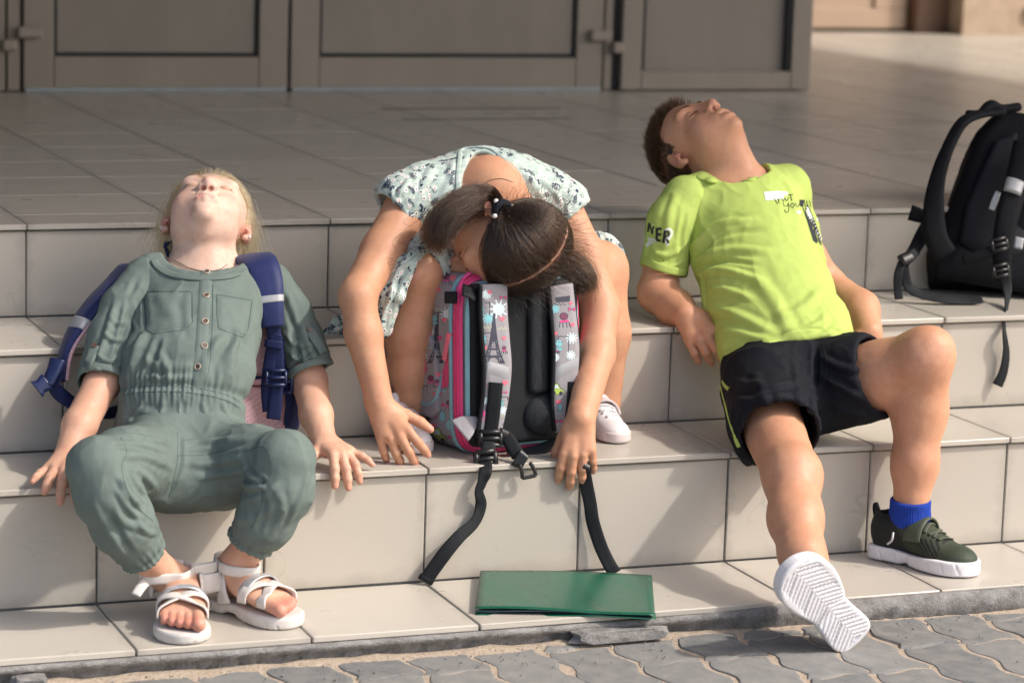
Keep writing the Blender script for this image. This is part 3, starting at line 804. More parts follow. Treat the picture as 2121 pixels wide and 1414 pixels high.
def head(S, H, k=1.0, ears=(1, 1), mouth_open=0.0, sub=True, chubby=1.0):
    """a child's head in frame H (origin between the ears)"""
    s = H.s; ax = H.ax
    def E(c, r, kk=.012): S.add(ell(H(*c), np.array(r) * s, ax), kk * s)
    def C(a, b, ra, rb, kk=.006): S.add(cap(H(*a), H(*b), ra * s, rb * s), kk * s)
    E((0, -.012, .034), (.0715, .088, .078), .01)
    E((0, .030, -.010), (.060, .058, .070), .03)
    E((0, .034, -.052), (.0455 * chubby, .048, .050), .03)
    for q in (-1, 1):
        E((q * .034, .052, -.040), (.027 * chubby, .026, .027), .022)         # cheeks
        E((q * .041 * chubby, .012, -.058), (.018, .030, .024), .025)                # jaw
        E((q * .026, .072, .020), (.026, .014, .010), .014)                 # brow
    E((0, .073, -.090), (.0175, .015, .014), .018)                           # chin
    E((0, .074, -.058), (.026, .018, .020), .016)                           # mouth mound
    if sub:
        for q in (-1, 1): S.sub(ell(H(q * .0305, .098, .0005), np.array((.0185, .017, .0115)) * s, ax), .014 * s)
        for q in (-1, 1): S.add(ell(H(q * .0305, .0725, -.001), np.array((.0150, .0115, .0100)) * s, ax), .004 * s)
        for q in (-1, 1):  # closed lids: the crease where they meet
            pts = [H(q * .0175, .0790, -.0035), H(q * .0245, .0845, -.0068), H(q * .032, .0845, -.0076), H(q * .0395, .0795, -.0050), H(q * .0445, .0735, -.0015)]
            for a, b in zip(pts[:-1], pts[1:]): S.sub(cap(a, b, .0011 * s, .0011 * s), .0022 * s)
    C((0, .083, .012), (0, .096, -.018), .0075, .0090, .012)
    C((0, .096, -.018), (0, .1035, -.029), .0090, .0105, .006)
    for q in (-1, 1):
        S.add(ell(H(q * .0115, .0945, -.0325), np.array((.0082, .0095, .0072)) * s, ax), .005 * s)
    C((0, .088, -.040), (0, .1, -.036), .006, .006, .006)
    for q in (-1, 1):
        S.sub(ell(H(q * .0066, .0985, -.0415), np.array((.0040, .0056, .0042)) * s, ax), .0024 * s)
        S.sub(cap(H(q * .0195, .092, -.036), H(q * .020, .085, -.044), .002 * s, .002 * s), .005 * s)
    lu = [(-.0225, .0785, -.0610), (-.012, .0880, -.0570), (-.004, .0920, -.0548), (0, .0915, -.0556), (.004, .0920, -.0548), (.012, .0880, -.0570), (.0225, .0785, -.0610)]
    o = mouth_open
    ll = [(-.0215, .0775, -.0625 - o * .3), (-.011, .0865, -.0675 - o), (0, .0895, -.0690 - o), (.011, .0865, -.0675 - o), (.0215, .0775, -.0625 - o * .3)]
    ru = [.0030, .0048, .0052, .0046, .0052, .0048, .0030]; rl = [.0030, .0052, .0060, .0052, .0030]
    for i in range(6): S.add(cap(H(*lu[i]), H(*lu[i + 1]), ru[i] * s, ru[i + 1] * s), .005 * s)
    for i in range(4): S.add(cap(H(*ll[i]), H(*ll[i + 1]), rl[i] * s, rl[i + 1] * s), .005 * s)
    mid = [(-.0235, .0795, -.0618), (-.012, .0915, -.0618 - o * .5), (0, .0955, -.0620 - o * .5), (.012, .0915, -.0618 - o * .5), (.0235, .0795, -.0618)]
    for i in range(4): S.sub(cap(H(*mid[i]), H(*mid[i + 1]), (.0010 + o * .45) * s, (.0010 + o * .45) * s), .0025 * s)
    S.sub(cap(H(0, .0955, -.0455), H(0, .0955, -.0520), .0012 * s, .0018 * s), .004 * s)
    for q, on in zip((-1, 1), ears):
        if not on: continue
        e = Frame(H(q * .071, -.006, -.010), H.d(q * .35, .94, 0), H.d(q * .10, -.16, 1), s)
        S.add(ell(H(q * .0755, -.012, -.002), np.array((.0075, .0165, .0250)) * s, np.array([H.d(1, q * -.42, q * .1), H.d(q * .42, 1, .15), H.d(0, -.18, 1)])), .005 * s)
        S.sub(ell(H(q * .0835, -.006, .000), np.array((.0062, .0092, .0150)) * s, np.array([H.d(1, q * -.42, q * .1), H.d(q * .42, 1, .15), H.d(0, -.18, 1)])), .0035 * s)
        S.add(cap(H(q * .0770, -.010, .010), H(q * .0770, -.010, -.010), .0022 * s, .003 * s), .003 * s)
        S.add(ball(H(q * .0735, -.005, -.0265), .0068 * s), .006 * s)
        S.add(ball(H(q * .0735, .004, -.008), .0040 * s), .004 * s)
    return lu, ll, mid
def face_blobs(H, lu, ll, lip, brow=None, blush=None, dark=None, o=0.0):
    s = H.s; b = []
    if blush is not None:
        for q in (-1, 1): b.append((H(q * .040, .066, -.036), .006 * s, .026 * s, blush, .45))
        b.append((H(0, .106, -.030), .004 * s, .012 * s, blush, .45))
    b.append(([H(*p) for p in lu], .0050 * s, .0018 * s, lip, .9)); b.append(([H(*p) for p in ll], .0058 * s, .0018 * s, lip, .85))
    for q in (-1, 1): b.append((H(q * .0066, .0965, -.0405), .0042 * s, .0018 * s, (.20, .045, .03), .9))
    if dark is not None:
        for q in (-1, 1): b.append(([H(q * .0185, .0785, -.0042), H(q * .0245, .0825, -.0072), H(q * .032, .0825, -.0080), H(q * .0395, .0780, -.0056), H(q * .0445, .072, -.002)], .0006 * s, .0016 * s, dark, .8))
    if brow is not None:
        for q in (-1, 1): b.append(([H(q * .013, .088, .0165), H(q * .026, .086, .0220), H(q * .040, .074, .0195), H(q * .048, .064, .0140)], .0022 * s, .0030 * s, brow, .55))
    return b
def lash_strands(H, n=60, L=.006, seed=1, sides=(-1, 1)):
    r = np.random.default_rng(seed); out = []
    for q in sides:
        c = spline([H(q * .0185, .0790, -.0045), H(q * .0245, .0838, -.0076), H(q * .032, .0838, -.0084), H(q * .0390, .0795, -.0058), H(q * .0415, .0772, -.0042)], n)
        for i, p in enumerate(c):
            t = (i / n - .5) * 2; d0 = H.d(q * t * .6, 1, -.55 + .3 * r.random()); d1 = H.d(q * t * .7, .9, .1)
            l = L * H.s * (.6 + .5 * r.random()) * (1 - .35 * t * t)
            out.append([p, p + d0 * l * .5, p + d0 * l * .75 + d1 * l * .25])
    return np.array(out)
def brow_strands(H, n=220, seed=2, L=.007, sides=(-1, 1)):
    r = np.random.default_rng(seed); out = []
    for q in sides:
        c = spline([H(q * .013, .0895, .0165), H(q * .026, .0872, .0220), H(q * .040, .0755, .0195), H(q * .048, .065, .0140)], 50)
        for _ in range(n):
            t = r.random(); p = c[int(t * 49)] + H.u * H.s * r.normal(0, .0016) ; d0 = H.d(q * (.5 + .5 * t), -.5 * t, .6 - .7 * t)
            l = L * H.s * (.6 + .5 * r.random()); out.append([p - H.f * .001, p + d0 * l * .5, p + d0 * l + H.d(q, -.6, -.1) * l * .2])
    return np.array(out)
def hair_mat(name, c0, c1, rough=.38):
    g = N(name); hi = g.n("ShaderNodeHairInfo")
    c = g.ramp(hi.outputs["Random"], [(0, c0), (.6, tuple((a + b) / 2 for a, b in zip(c0, c1))), (1, c1)])
    h = g.n("ShaderNodeBsdfHairPrincipled"); h.parametrization = 'COLOR'; g.l(c, h.inputs["Color"])
    h.inputs["Roughness"].default_value = rough; h.inputs["Radial Roughness"].default_value = .45; h.inputs["Random Roughness"].default_value = .3
    g.l(h.outputs[0], g.t.nodes["Material Output"].inputs["Surface"])
    return g.m
def hit(b, u, v):
    """the point of a surface seen at a place of the photograph, with its normal"""
    d = nrm(_ray(u, v)); h = b.ray_cast(Vector(_CP), Vector(d), 30)
    if h[0] is None: return None, None
    n = np.array(h[1]); n = -n if n @ d > 0 else n
    return np.array(h[0]), n
def hits(b, pts, n=None, sm=True):
    q = np.asarray(pts, float)
    if n: q = spline(np.c_[q, np.zeros(len(q))], n)[:, :2] if sm else np.c_[np.interp(np.linspace(0, len(q) - 1, n), range(len(q)), q[:, 0]), np.interp(np.linspace(0, len(q) - 1, n), range(len(q)), q[:, 1])]
    r = [hit(b, *p) for p in q]
    return [a for a, _ in r if a is not None], [c for _, c in r if c is not None]
def fold_px(b, lst):
    out = []
    for pts, wd, ht in lst:
        P, _ = hits(b, pts, 8)
        if len(P) > 2:
            out.append((P, wd, ht))
    return out
class SurfMarks:
    """flat strips, patches and stitches lying on a surface"""
    def __init__(s, b): s.b = b; s.v = []; s.f = []; s.mi = []
    def stroke(s, pts, wd, m=0, lift=.0006, n=None, sm=True, th=.0):
        L = np.hypot(*np.diff(np.asarray(pts, float), axis=0).T).sum(); n = n or max(3, int(L / 5))
        P, Nn = hits(s.b, pts, n, sm)
        if len(P) < 2: return
        P = np.array(P); Nn = np.array(Nn); T = np.gradient(P, axis=0); T /= np.linalg.norm(T, axis=1)[:, None] + 1e-9
        Sd = np.cross(T, Nn); Sd /= np.linalg.norm(Sd, axis=1)[:, None] + 1e-9; b0 = len(s.v); k = len(P)
        # a low ridge: left edge, crest, right edge
        s.v += list(P - Sd * wd / 2 + Nn * lift * .2) + list(P + Nn * lift) + list(P + Sd * wd / 2 + Nn * lift * .2)
        for i in range(k - 1):
            if np.linalg.norm(P[i + 1] - P[i]) > .04: continue
            s.f += [(b0 + i, b0 + i + 1, b0 + k + i + 1, b0 + k + i), (b0 + k + i, b0 + k + i + 1, b0 + 2 * k + i + 1, b0 + 2 * k + i)]; s.mi += [m, m]
    def fill(s, outline, m=0, lift=.0006, cell=6, sm=False):
        o = np.asarray(outline, float)
        if sm: o = spline(np.c_[np.vstack([o, o[:1]]), np.zeros(len(o) + 1)], len(o) * 6 + 1)[:-1, :2]
        q = np.vstack([o, o[:1]]); L = np.r_[0, np.cumsum(np.hypot(*np.diff(q, axis=0).T))]; kk = np.unique(np.r_[np.arange(0, L[-1], cell), L[:-1]])
        o = np.c_[np.interp(kk, L, q[:, 0]), np.interp(kk, L, q[:, 1])]; c = o.mean(0); k = len(o); rings = max(1, int(np.hypot(*(o - c).T).max() / (cell * 1.5)))
        pts = [c] + [c + (p - c) * r / rings for r in range(1, rings + 1) for p in o]; F = [(0, 1 + i, 1 + (i + 1) % k) for i in range(k)]
        for r in range(1, rings): F += [(1 + (r - 1) * k + i, 1 + r * k + i, 1 + r * k + (i + 1) % k, 1 + (r - 1) * k + (i + 1) % k) for i in range(k)]
        b0 = len(s.v); ix = {}
        for i, p in enumerate(pts):
            P, n = hit(s.b, *p)
            if P is not None: ix[i] = len(s.v); s.v.append(P + n * lift)
        for f in F:
            if all(i in ix for i in f):
                g = [s.v[ix[i]] for i in f]
                if max(np.linalg.norm(g[0] - x) for x in g) < .04: s.f.append(tuple(ix[i] for i in f)); s.mi.append(m)
    def patch(s, corners, nu=14, nv=12, m=0, lift=.0015, edge=True):
        """four corners (or a list of outline functions): a quilt of faces on the surface with turned-down edges"""
        a, b, c, d = [np.asarray(p, float) for p in corners]; g = []
        for j in range(nv + 1):
            for i in range(nu + 1):
                u, v = i / nu, j / nv; p = (a * (1 - u) + b * u) * (1 - v) + (d * (1 - u) + c * u) * v
                P, n = hit(s.b, *p)
                e = .1 if edge and (i in (0, nu) or j in (0, nv)) else 1
                g.append(None if P is None else P + n * lift * e)
        b0 = len(s.v); ix = {}
        for q, p in enumerate(g):
            if p is not None: ix[q] = len(s.v); s.v.append(p)
        for j in range(nv):
            for i in range(nu):
                q = (j * (nu + 1) + i, j * (nu + 1) + i + 1, (j + 1) * (nu + 1) + i + 1, (j + 1) * (nu + 1) + i)
                if all(t in ix for t in q): s.f.append(tuple(ix[t] for t in q)[::-1]); s.mi.append(m)
    def obj(s, name, mats, parent=None, smooth=True):
        if not s.f: return None
        o = mesh_obj(name, s.v, s.f, mats, parent, smooth)
        if isinstance(mats, (list, tuple)): o.data.polygons.foreach_set("material_index", s.mi)
        return o
def cloth_obj(name, S, res, mat, parent, px_folds=(), extra=None, rel=2, amp=.0012, nscale=22, stretch=(1, 1, 1), solid=None):
    """mesh a garment, then move its surface by folds"""
    V, Q = S.mesh(res); V = relax(V, Q, rel, .5)
    b = BVHTree.FromPolygons(V.tolist(), Q.tolist()) if px_folds else None
    Nn = normals(V, Q); h = fbm(V * np.array(stretch) * nscale, 3) * amp
    if px_folds: h = h + folds(V, [(p, w_ * .85, q * 1.15) for p, w_, q in fold_px(b, px_folds)])
    W_ = V + .02 * np.stack([gnoise(V * 9 + i * 5.3) for i in range(3)], 1); M_ = np.array([[1, .3, -.2], [-.3, .8, .45], [.2, -.45, .75]])
    q1 = np.clip(1 - np.abs(gnoise(W_ @ M_ * np.array([17, 26, 11]))) * 3.2, 0, 1) ** 2; q2 = np.clip(1 - np.abs(gnoise(W_ @ M_.T * np.array([30, 17, 24]) + 8)) * 3.4, 0, 1) ** 2
    gate = np.clip(.5 + gnoise(V * 11 + 4) * 1.6, 0, 1); h = h + amp * 1.25 * (q1 * gate + .7 * q2 * (1 - gate))
    if extra is not None: h = h + extra(V, Nn)
    V = V + Nn * h[:, None]; V = relax(V, Q, 1, .15)
    o = mesh_obj(name, V, Q, mat, parent, True)
    return o, BVHTree.FromPolygons(V.tolist(), Q.tolist())
def gather(c, n, width, amp, count, side, seed=0):
    """small radial pleats either side of a drawn-in seam through c with axis n"""
    c = np.asarray(c, float); n = nrm(n); sd = nrm(np.asarray(side) - (np.asarray(side) @ n) * n); t = np.cross(n, sd)
    def f(V, Nn):
        p = V - c; h = p @ n; a = np.arctan2(p @ t, p @ sd); r = np.sqrt((p @ t) ** 2 + (p @ sd) ** 2)
        w_ = np.exp(-(h / width) ** 2) * (r < .22)
        return amp * w_ * (np.sin(a * count + 1.3 * np.sin(a * 5 + seed) + h * 20) + .6 * np.sin(a * count * .53 + 2 + seed))
    return f
def grow(H, roots, k, step, comb, grav, c, r, seed=0, curl=.0, spread=.15, lift=.002, coll=True, caps=()):
    """hair strands combed over the skull, then hanging"""
    rg = np.random.default_rng(seed); P = [H(*q) if np.ndim(q) == 1 else q for q in roots]; P = np.array(P); n = len(P); out = [P.copy()]
    ly = lift * (.3 + 1.4 * rg.random(n)); jit = rg.normal(0, spread, (n, 3)); ph = rg.uniform(0, 6.28, (n, 2)); st = step * rg.uniform(.75, 1.15, n)
    down = np.array([0, 0, -1.]); c = np.asarray(c, float); r = np.asarray(r, float); D = None
    for i in range(1, k):
        t = i / k; d = comb(P, t) + grav(t) * down + jit * (1 + curl * np.sin(ph[:, :1] + t * 9))
        d /= np.linalg.norm(d, axis=1)[:, None] + 1e-9
        D = d if D is None else D * .55 + d * .45; D = D / (np.linalg.norm(D, axis=1)[:, None] + 1e-9)
        P = P + D * st[:, None]
        if coll:
            q = H.inv(P) - c; m = np.sqrt(((q / r) ** 2).sum(1)); lim = 1 + ly / (H.s * r.mean())
            f = np.where(m < lim, lim / np.maximum(m, 1e-6), 1); P = H.c + ((q * f[:, None]) + c) @ H.ax * H.s
        for a_, b_, r_ in caps:
            e = b_ - a_; tt = np.clip((P - a_) @ e / (e @ e), 0, 1); q = a_ + tt[:, None] * e; v = P - q; l_ = np.linalg.norm(v, axis=1)[:, None]; P = np.where(l_ < r_, q + v / (l_ + 1e-9) * r_, P)
        out.append(P.copy())
    return np.stack(out, 1)
SK_C, SK_R = (0, -.012, .034), (.0715, .088, .078)
def scalp_points(n, cond, seed=0, grow_=1.0):
    rg = np.random.default_rng(seed); q = rg.normal(size=(n * 8, 3)); q /= np.linalg.norm(q, axis=1)[:, None]
    p = np.array(SK_C) + q * np.array(SK_R) * grow_; p = p[cond(p)]
    return p[:n]
def hairline(p, front=.060):
    """where hair grows on the skull, in head coordinates"""
    r, f, u = p[:, 0], p[:, 1], p[:, 2]
    return ((u > front + .35 * (f - .04)) | (f < .018 - .25 * np.maximum(0, .02 - u))) & (u > -.045) & ~((np.abs(r) > .058) & (f > -.025) & (f < .012) & (u < .012) & (u > -.04)) & ((f < .03) | (u > .045))

def on_scalp(q, k=1.05):
    return ((q[:, 2] > -.02) | (q[:, 1] < -.03)) & ((((q - np.array(SK_C)) / np.array(SK_R)) ** 2).sum(1) < k * k)

def wrap_band(bv, c, ax, a0, a1, wd, name, mat, parent, lift=.0022, th=.0034, n=30, rise=0.0, start=None, reach=.075):
    """a band laid round a limb, from angle a0 to a1 (0 = towards the camera)"""
    ax = nrm(ax); z = nrm(VTO - (VTO @ ax) * ax); x = np.cross(ax, z); P = []; Nn = []
    for t in np.linspace(0, 1, n):
        a = R_(a0 + (a1 - a0) * t); dv = math.cos(a) * z + math.sin(a) * x; o = c + ax * rise * math.sin(math.pi * t)
        h = bv.ray_cast(Vector(o + dv * reach), Vector(-dv), reach)
        if h[0] is not None: P.append(np.array(h[0]) + dv * lift); Nn.append(dv)
    if len(P) < 4: return None
    V, F = ribbon(P, Nn, wd, th, max(24, n * 2), .2); return mesh_obj(name, V, F, mat, parent, True)
def path_band(bv, orig, wd, name, mat, parent, lift=.0022, th=.0034):
    P = []; Nn = []
    for o, d in orig:
        h = bv.ray_cast(Vector(o), Vector(nrm(d)), .09); d = nrm(d)
        if h[0] is not None: P.append(np.array(h[0]) - d * lift); Nn.append(-d)
    if len(P) < 3: return None
    V, F = ribbon(P, Nn, wd, th, 24, .2); return mesh_obj(name, V, F, mat, parent, True)
def strap_sub(pts, nrs, wd, th, t0, t1, name, mat, parent, bow=.5, gr=.0007):
    n = 200; C = spline(pts, n); NR = spline(nrs, n) if np.ndim(nrs) > 1 else np.tile(nrs, (n, 1)); W_ = np.interp(np.linspace(0, 1, n), np.linspace(0, 1, np.size(wd)), np.atleast_1d(wd)); i = np.linspace(t0 * (n - 1), t1 * (n - 1), 6).astype(int)
    V, F = ribbon(C[i], NR[i], W_[i] + 2 * gr, th + 2 * gr, 8, bow); return mesh_obj(name, V, F, mat, parent, True)
# ================================================================== the blonde girl
M_skin1 = skin_mat("fair_skin"); M_hair1 = hair_mat("blonde_hair", (.36, .21, .085), (.66, .46, .24), .3)
M_sage = cloth_mat("sage_cloth", (.150, .190, .174)); M_sage_d = cloth_mat("sage_stitch", (.085, .125, .115))
M_sandal = simple("sandal_white", (.66, .62, .58), .45, (240, .2, .001), .05); M_silver = simple("sandal_silver", (.55, .56, .58), .28, Metallic=.55)
M_sole1 = simple("sandal_sole", (.62, .585, .55), .6, (160, .3, .001), .08)
M_button = simple("button_shell", (.10, .07, .055), .35); M_buttonrim = simple("button_rim", (.45, .38, .30), .4)
def foot(S, heel, toe, up, w, big, sole=.0, k=1.0):
    """bare foot along heel > toe; big = +1/-1 side of the big toe; returns its frame"""
    d = nrm(np.asarray(toe) - heel); up = nrm(np.asarray(up) - (np.asarray(up) @ d) * d); l = np.cross(d, up) * big; L = np.linalg.norm(np.asarray(toe) - heel)
    p = lambda a, b, c: np.asarray(heel) + a * L * d + b * w * l + c * up
    S.add(ell(p(.14, 0, .022 * k), (.028 * k, .024 * k, .026 * k), np.array([d, l, up])), .012)
    S.add(ecap(p(.2, 0, .030 * k), p(.50, .02, .026 * k), (.026 * k, .026 * k), (.030 * k, .020 * k), l), .014)
    S.add(ecap(p(.46, .02, .022 * k), p(.72, .06, .014 * k), (.031 * k, .020 * k), (.036 * k, .0125 * k), l), .012)
    tips = []
    for i, (b, a0, a1, r) in enumerate(((.66, .74, .97, .0108), (.24, .76, .95, .0078), (-.10, .75, .92, .0075), (-.42, .73, .88, .0072), (-.72, .69, .83, .0068))):
        q0 = p(a0 - .10, b * .8, .011 * k); q1 = p(a0 + .06, b, .0125 * k); q2 = p(a1, b * 1.02, .0085 * k); r *= k
        S.add(cap(q0, q1, r * .9, r * .92), .005); S.add(cap(q1, q2, r * .92, r), .002)
        tips.append((q2, nrm(q2 - q1), nrm(up + .3 * d), r))
    return (d, l, up, L, p), tips
G1 = empty("person", (-.67, .05, Z1)); tag(G1, "blonde girl in a sage green jumpsuit and white sandals, head thrown back with eyes closed", "person")
H1 = Frame(at(429, 464, .345), .11 * VRT + .85 * VUP + .52 * VTO, .03 * VRT + .52 * VUP - .85 * VTO, 1.0)
S = Shape(); nails1 = []
lu, ll, _m = head(S, H1, chubby=.95)
nb1 = at(425, 566, .285)
S.add(ecap(H1(0, -.012, -.045), nb1, (.046, .048), (.050, .050), VRT), .022)
S.add(ecap(at(350, 598, .29), at(500, 600, .29), (.04, .030), (.04, .030), VUP), .03)
S.add(ecap(nb1, at(400, 700, .20), (.07, .05), (.085, .055), VRT), .03)
S.add(ecap(at(400, 700, .20), at(372, 900, .06), (.085, .055), (.09, .06), VRT), .03)
eL = at(214, 790, .165); wL = at(138, 946, .050); sL = at(290, 590, .25)
chain(S, [sL, eL, at(165, 880, .09), wL], [.030, .032, .029, .0215], .012)
hand(S, wL + A(0, -.002, 0), A(-.40, -.90, -.16), A(-.05, -.16, 1), -1, [(40, 14, 8), (30, 16, 8), (14, 14, 8), (4, 10, 8)], (14, 4, -8, -22), 1.10, (8, 12), (.45, .85, -.1), nails1)
eR = at(641, 790, .185); wR = at(672, 912, .060)
chain(S, [at(570, 602, .262), eR, at(655, 860, .11), wR], [.030, .032, .029, .0215], .012)
hand(S, wR, A(.30, -.90, -.22), A(.08, -.22, 1), 1, [(46, 12, 6), (42, 16, 6), (32, 20, 10), (6, 12, 10)], (16, 4, -10, -30), 1.10, (8, 10), (.5, .8, -.2), nails1)
hf, ht = A(-.722, -.088, .023), A(-.770, -.283, .023)
kL, aL = at(208, 966, -.185), at(345, 1192, -.120)
chain(S, [at(330, 930, .03), kL, at(252, 1075, -.165), at(300, 1148, -.147), aL, hf + A(-.004, -.03, .035)], [.040, .036, .034, .0290, .0275, .026], .015)
ft1, tips1 = foot(S, hf, ht, A(0, 0, 1), .039, -1, k=1.12)
hg, hu = A(-.652, -.062, .025), A(-.564, -.234, .025)
kR, aR = at(588, 954, -.19), at(492, 1165, -.115)
chain(S, [at(450, 930, .03), kR, at(566, 1060, -.165), aR, hg + A(.008, -.020, .040)], [.040, .036, .036, .0275, .026], .015)
ft2, tips2 = foot(S, hg, hu, A(0, 0, 1), .039, 1, k=1.12)
sk1 = (.71, .50, .395)
def paint1(V):
    b = face_blobs(H1, lu, ll, (.60, .19, .18), (.42, .27, .17), (.70, .33, .27), (.16, .09, .06))
    b += nail_blobs(nails1, (.78, .50, .44)) + nail_blobs([(q, v, u, r) for q, v, u, r in tips1 + tips2], (.76, .48, .42))
    for q, v, u, r in nails1: b.append((q, r * 1.2, .006, (.68, .33, .26), .35))
    for q, v, u, r in tips1 + tips2: b.append((q, r * 1.5, .012, (.70, .30, .25), .5))
    for q in (-1, 1): b.append((H1(q * .076, -.010, -.010), .012, .016, (.66, .24, .18), .65))
    for q in (sL,): pass
    c = smooth_paint(V, sk1, b)
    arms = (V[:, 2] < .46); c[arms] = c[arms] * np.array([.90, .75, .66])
    q = H1.inv(V); m = hairline(q) & on_scalp(q); c[m] = (.40, .28, .16)
    return c
B1 = surf_obj("body", S, .0022, M_skin1, G1, None, paint1, 1)

# ---- jumpsuit
lat1 = VRT * .99 + VTO * .0
S = Shape()
st = [((372, 905), .075, .118, .082), ((376, 815), .095, .106, .072), ((386, 760), .125, .118, .080), ((400, 690), .175, .116, .080), ((414, 625), .225, .112, .072), ((424, 585), .255, .108, .058)]
for (a, ya, wa, da), (b, yb, wb, db) in zip(st[:-1], st[1:]): S.add(ecap(at(*a, ya), at(*b, yb), (wa, da), (wb, db), lat1), .02)
S.add(ecap(at(312, 578, .262), at(540, 585, .262), (.045, .038), (.045, .038), VUP), .03)
# neck opening and sleeve ends
S.sub(ell(at(424, 520, .262) - VTO * .0, (.076, .055, .100), np.array([VRT, VUP, VTO])), .006)
wc = at(377, 818, .092); wn = nrm(at(386, 760, .125) - at(372, 905, .075))
f1 = [([(300, 690), (285, 720), (268, 775)], .012, .007), ([(330, 700), (318, 740), (300, 795)], .008, -.004), ([(420, 790), (430, 740), (470, 690)], .010, .004), ([(500, 690), (480, 740), (470, 800)], .012, .006),
      ([(520, 620), (505, 680), (490, 740)], .008, -.004), ([(455, 800), (462, 750), (490, 705)], .008, .003), ([(352, 800), (345, 760), (330, 730)], .008, .004), ([(270, 590), (262, 640), (275, 690)], .007, -.004),
      ([(285, 575), (300, 620), (300, 680)], .006, -.004), ([(240, 640), (222, 700), (200, 760)], .007, .0035), ([(262, 660), (250, 720), (232, 775)], .006, -.003), ([(215, 690), (235, 705), (262, 700)], .006, .003), ([(200, 740), (225, 750), (250, 740)], .006, .003),
      ([(600, 650), (612, 700), (622, 760)], .007, -.0035), ([(625, 670), (636, 715), (650, 745)], .007, .0035), ([(590, 690), (615, 715), (650, 715)], .006, .003), ([(600, 730), (625, 745), (655, 735)], .006, .003),
      ([(380, 600), (372, 640), (382, 700)], .010, -.002), ([(330, 600), (345, 640), (380, 660)], .012, .002), ([(290, 740), (340, 760), (400, 755)], .010, .004), ([(300, 775), (350, 785), (400, 780)], .007, .0025),
      ([(280, 850), (330, 860), (400, 855)], .010, .003), ([(255, 870), (300, 880), (360, 880)], .008, .003), ([(420, 830), (425, 860), (430, 885)], .006, .0025), ([(340, 825), (335, 855), (330, 885)], .006, .0025), ([(380, 825), (378, 850), (376, 885)], .005, -.002), ([(460, 830), (470, 860), (478, 885)], .006, .0025), ([(300, 825), (285, 850), (262, 880)], .006, .0025)]
gw = gather(wc, wn, .030, .0016, 52, VRT); gw2 = gather(wc, wn, .0075, -.0075, 0, VRT)
def ex1(V, Nn):
    p = V - wc; h = p @ wn; r = np.sqrt((p @ VRT) ** 2 + (p @ VTO) ** 2); m = (r < .14) & (np.abs(V @ VRT - wc @ VRT) < .115)
    return gw(V, Nn) * m - .006 * np.exp(-(h / .009) ** 2) * m
T1, bT1 = cloth_obj("jumpsuit_top", S, .0027, M_sage, G1, f1, ex1, 2, .0020, 20)
def sleeve(pts, rs, cutp, cutn, hollow, fl, name="sleeve", mat=None, parent=None, amp=.0020, rr=.06, res=.0026):
    S = Shape(); chain(S, pts, rs, .012); S.cut(cutp, cutn, .003); S.sub(cap(*hollow), .003)
    return cloth_obj(name, S, res, mat, parent, fl, None, 2, amp, 24)
nLs = nrm(at(200, 800, .160) - at(232, 700, .205)) + VRT * .28
nRs = nrm(at(652, 785, .178) - at(620, 705, .215)) + VRT * .12 - VUP * .12
fsL = [([(285, 575), (268, 620), (262, 670)], .007, -.004), ([(240, 630), (222, 690), (200, 750)], .008, .005), ([(262, 650), (250, 712), (232, 770)], .007, -.005), ([(215, 690), (235, 705), (262, 700)], .006, .004), ([(200, 735), (225, 750), (252, 735)], .006, .005), ([(190, 760), (220, 768), (250, 755)], .005, .003), ([(278, 600), (262, 640), (246, 690)], .008, .004), ([(230, 660), (245, 672), (265, 665)], .006, .003)]
fsR = [([(600, 640), (612, 700), (622, 760)], .007, -.005), ([(622, 660), (636, 712), (652, 745)], .007, .005), ([(590, 690), (615, 715), (655, 712)], .006, .004), ([(596, 730), (625, 745), (658, 732)], .006, .005), ([(606, 752), (630, 765), (655, 755)], .005, .004), ([(590, 600), (605, 640), (610, 680)], .008, .004)]
Tl, bTl = sleeve([at(304, 580, .262), at(258, 640, .235), at(234, 700, .205), at(207, 792, .160)], [.043, .042, .043, .043], at(209, 790, .163), nLs, (at(213, 770, .170), at(195, 830, .14), .037, .039), fsL, "sleeve", M_sage, G1)
Tr, bTr = sleeve([at(556, 588, .262), at(598, 655, .24), at(620, 705, .215), at(648, 780, .180)], [.043, .043, .044, .042], at(643, 772, .183), nRs, (at(637, 755, .188), at(655, 820, .155), .036, .038), fsR, "sleeve", M_sage, G1)
# waistband, cuffs with tabs
def ring(b, pts, wd, lift, mat, name, parent, n=60):
    m = SurfMarks(b); m.stroke(pts, wd, 0, lift, n); return m.obj(name, mat, parent)
mk = SurfMarks(bT1)
mk.stroke([(258, 806), (300, 800), (360, 800), (420, 806), (470, 818), (497, 832)], .0018, 0, .0012)
mk.stroke([(255, 818), (300, 812), (360, 811), (420, 817), (470, 830), (495, 844)], .0018, 0, .0012)
mk.stroke([(414, 590), (413, 660), (411, 730), (398, 800)], .0012, 0, .0008); mk.stroke([(441, 590), (440, 660), (436, 740), (424, 805)], .0014, 0, .0010)
mk.stroke([(330, 545), (345, 562), (385, 574), (414, 576)], .0012, 0, .0008); mk.stroke([(441, 576), (480, 570), (515, 555)], .0012, 0, .0008)
for q in ([(297, 604), (300, 650), (304, 684), (318, 691), (384, 683), (399, 668), (398, 604)], [(449, 610), (449, 648), (452, 680), (478, 690), (503, 699), (514, 682), (522, 622)]):
    mk.stroke(q + [q[0]], .0014, 0, .0013, sm=False)
for q in ([(298, 620), (345, 622), (398, 619)], [(449, 626), (485, 630), (521, 637)]): mk.stroke(q, .0010, 0, .0010)
mk.stroke([(372, 822), (370, 850), (366, 885)], .0012, 0, .001); mk.stroke([(335, 815), (332, 850), (322, 885)], .001, 0, .001)
tag(mk.obj("seams", M_sage_d, T1), kind="stuff")
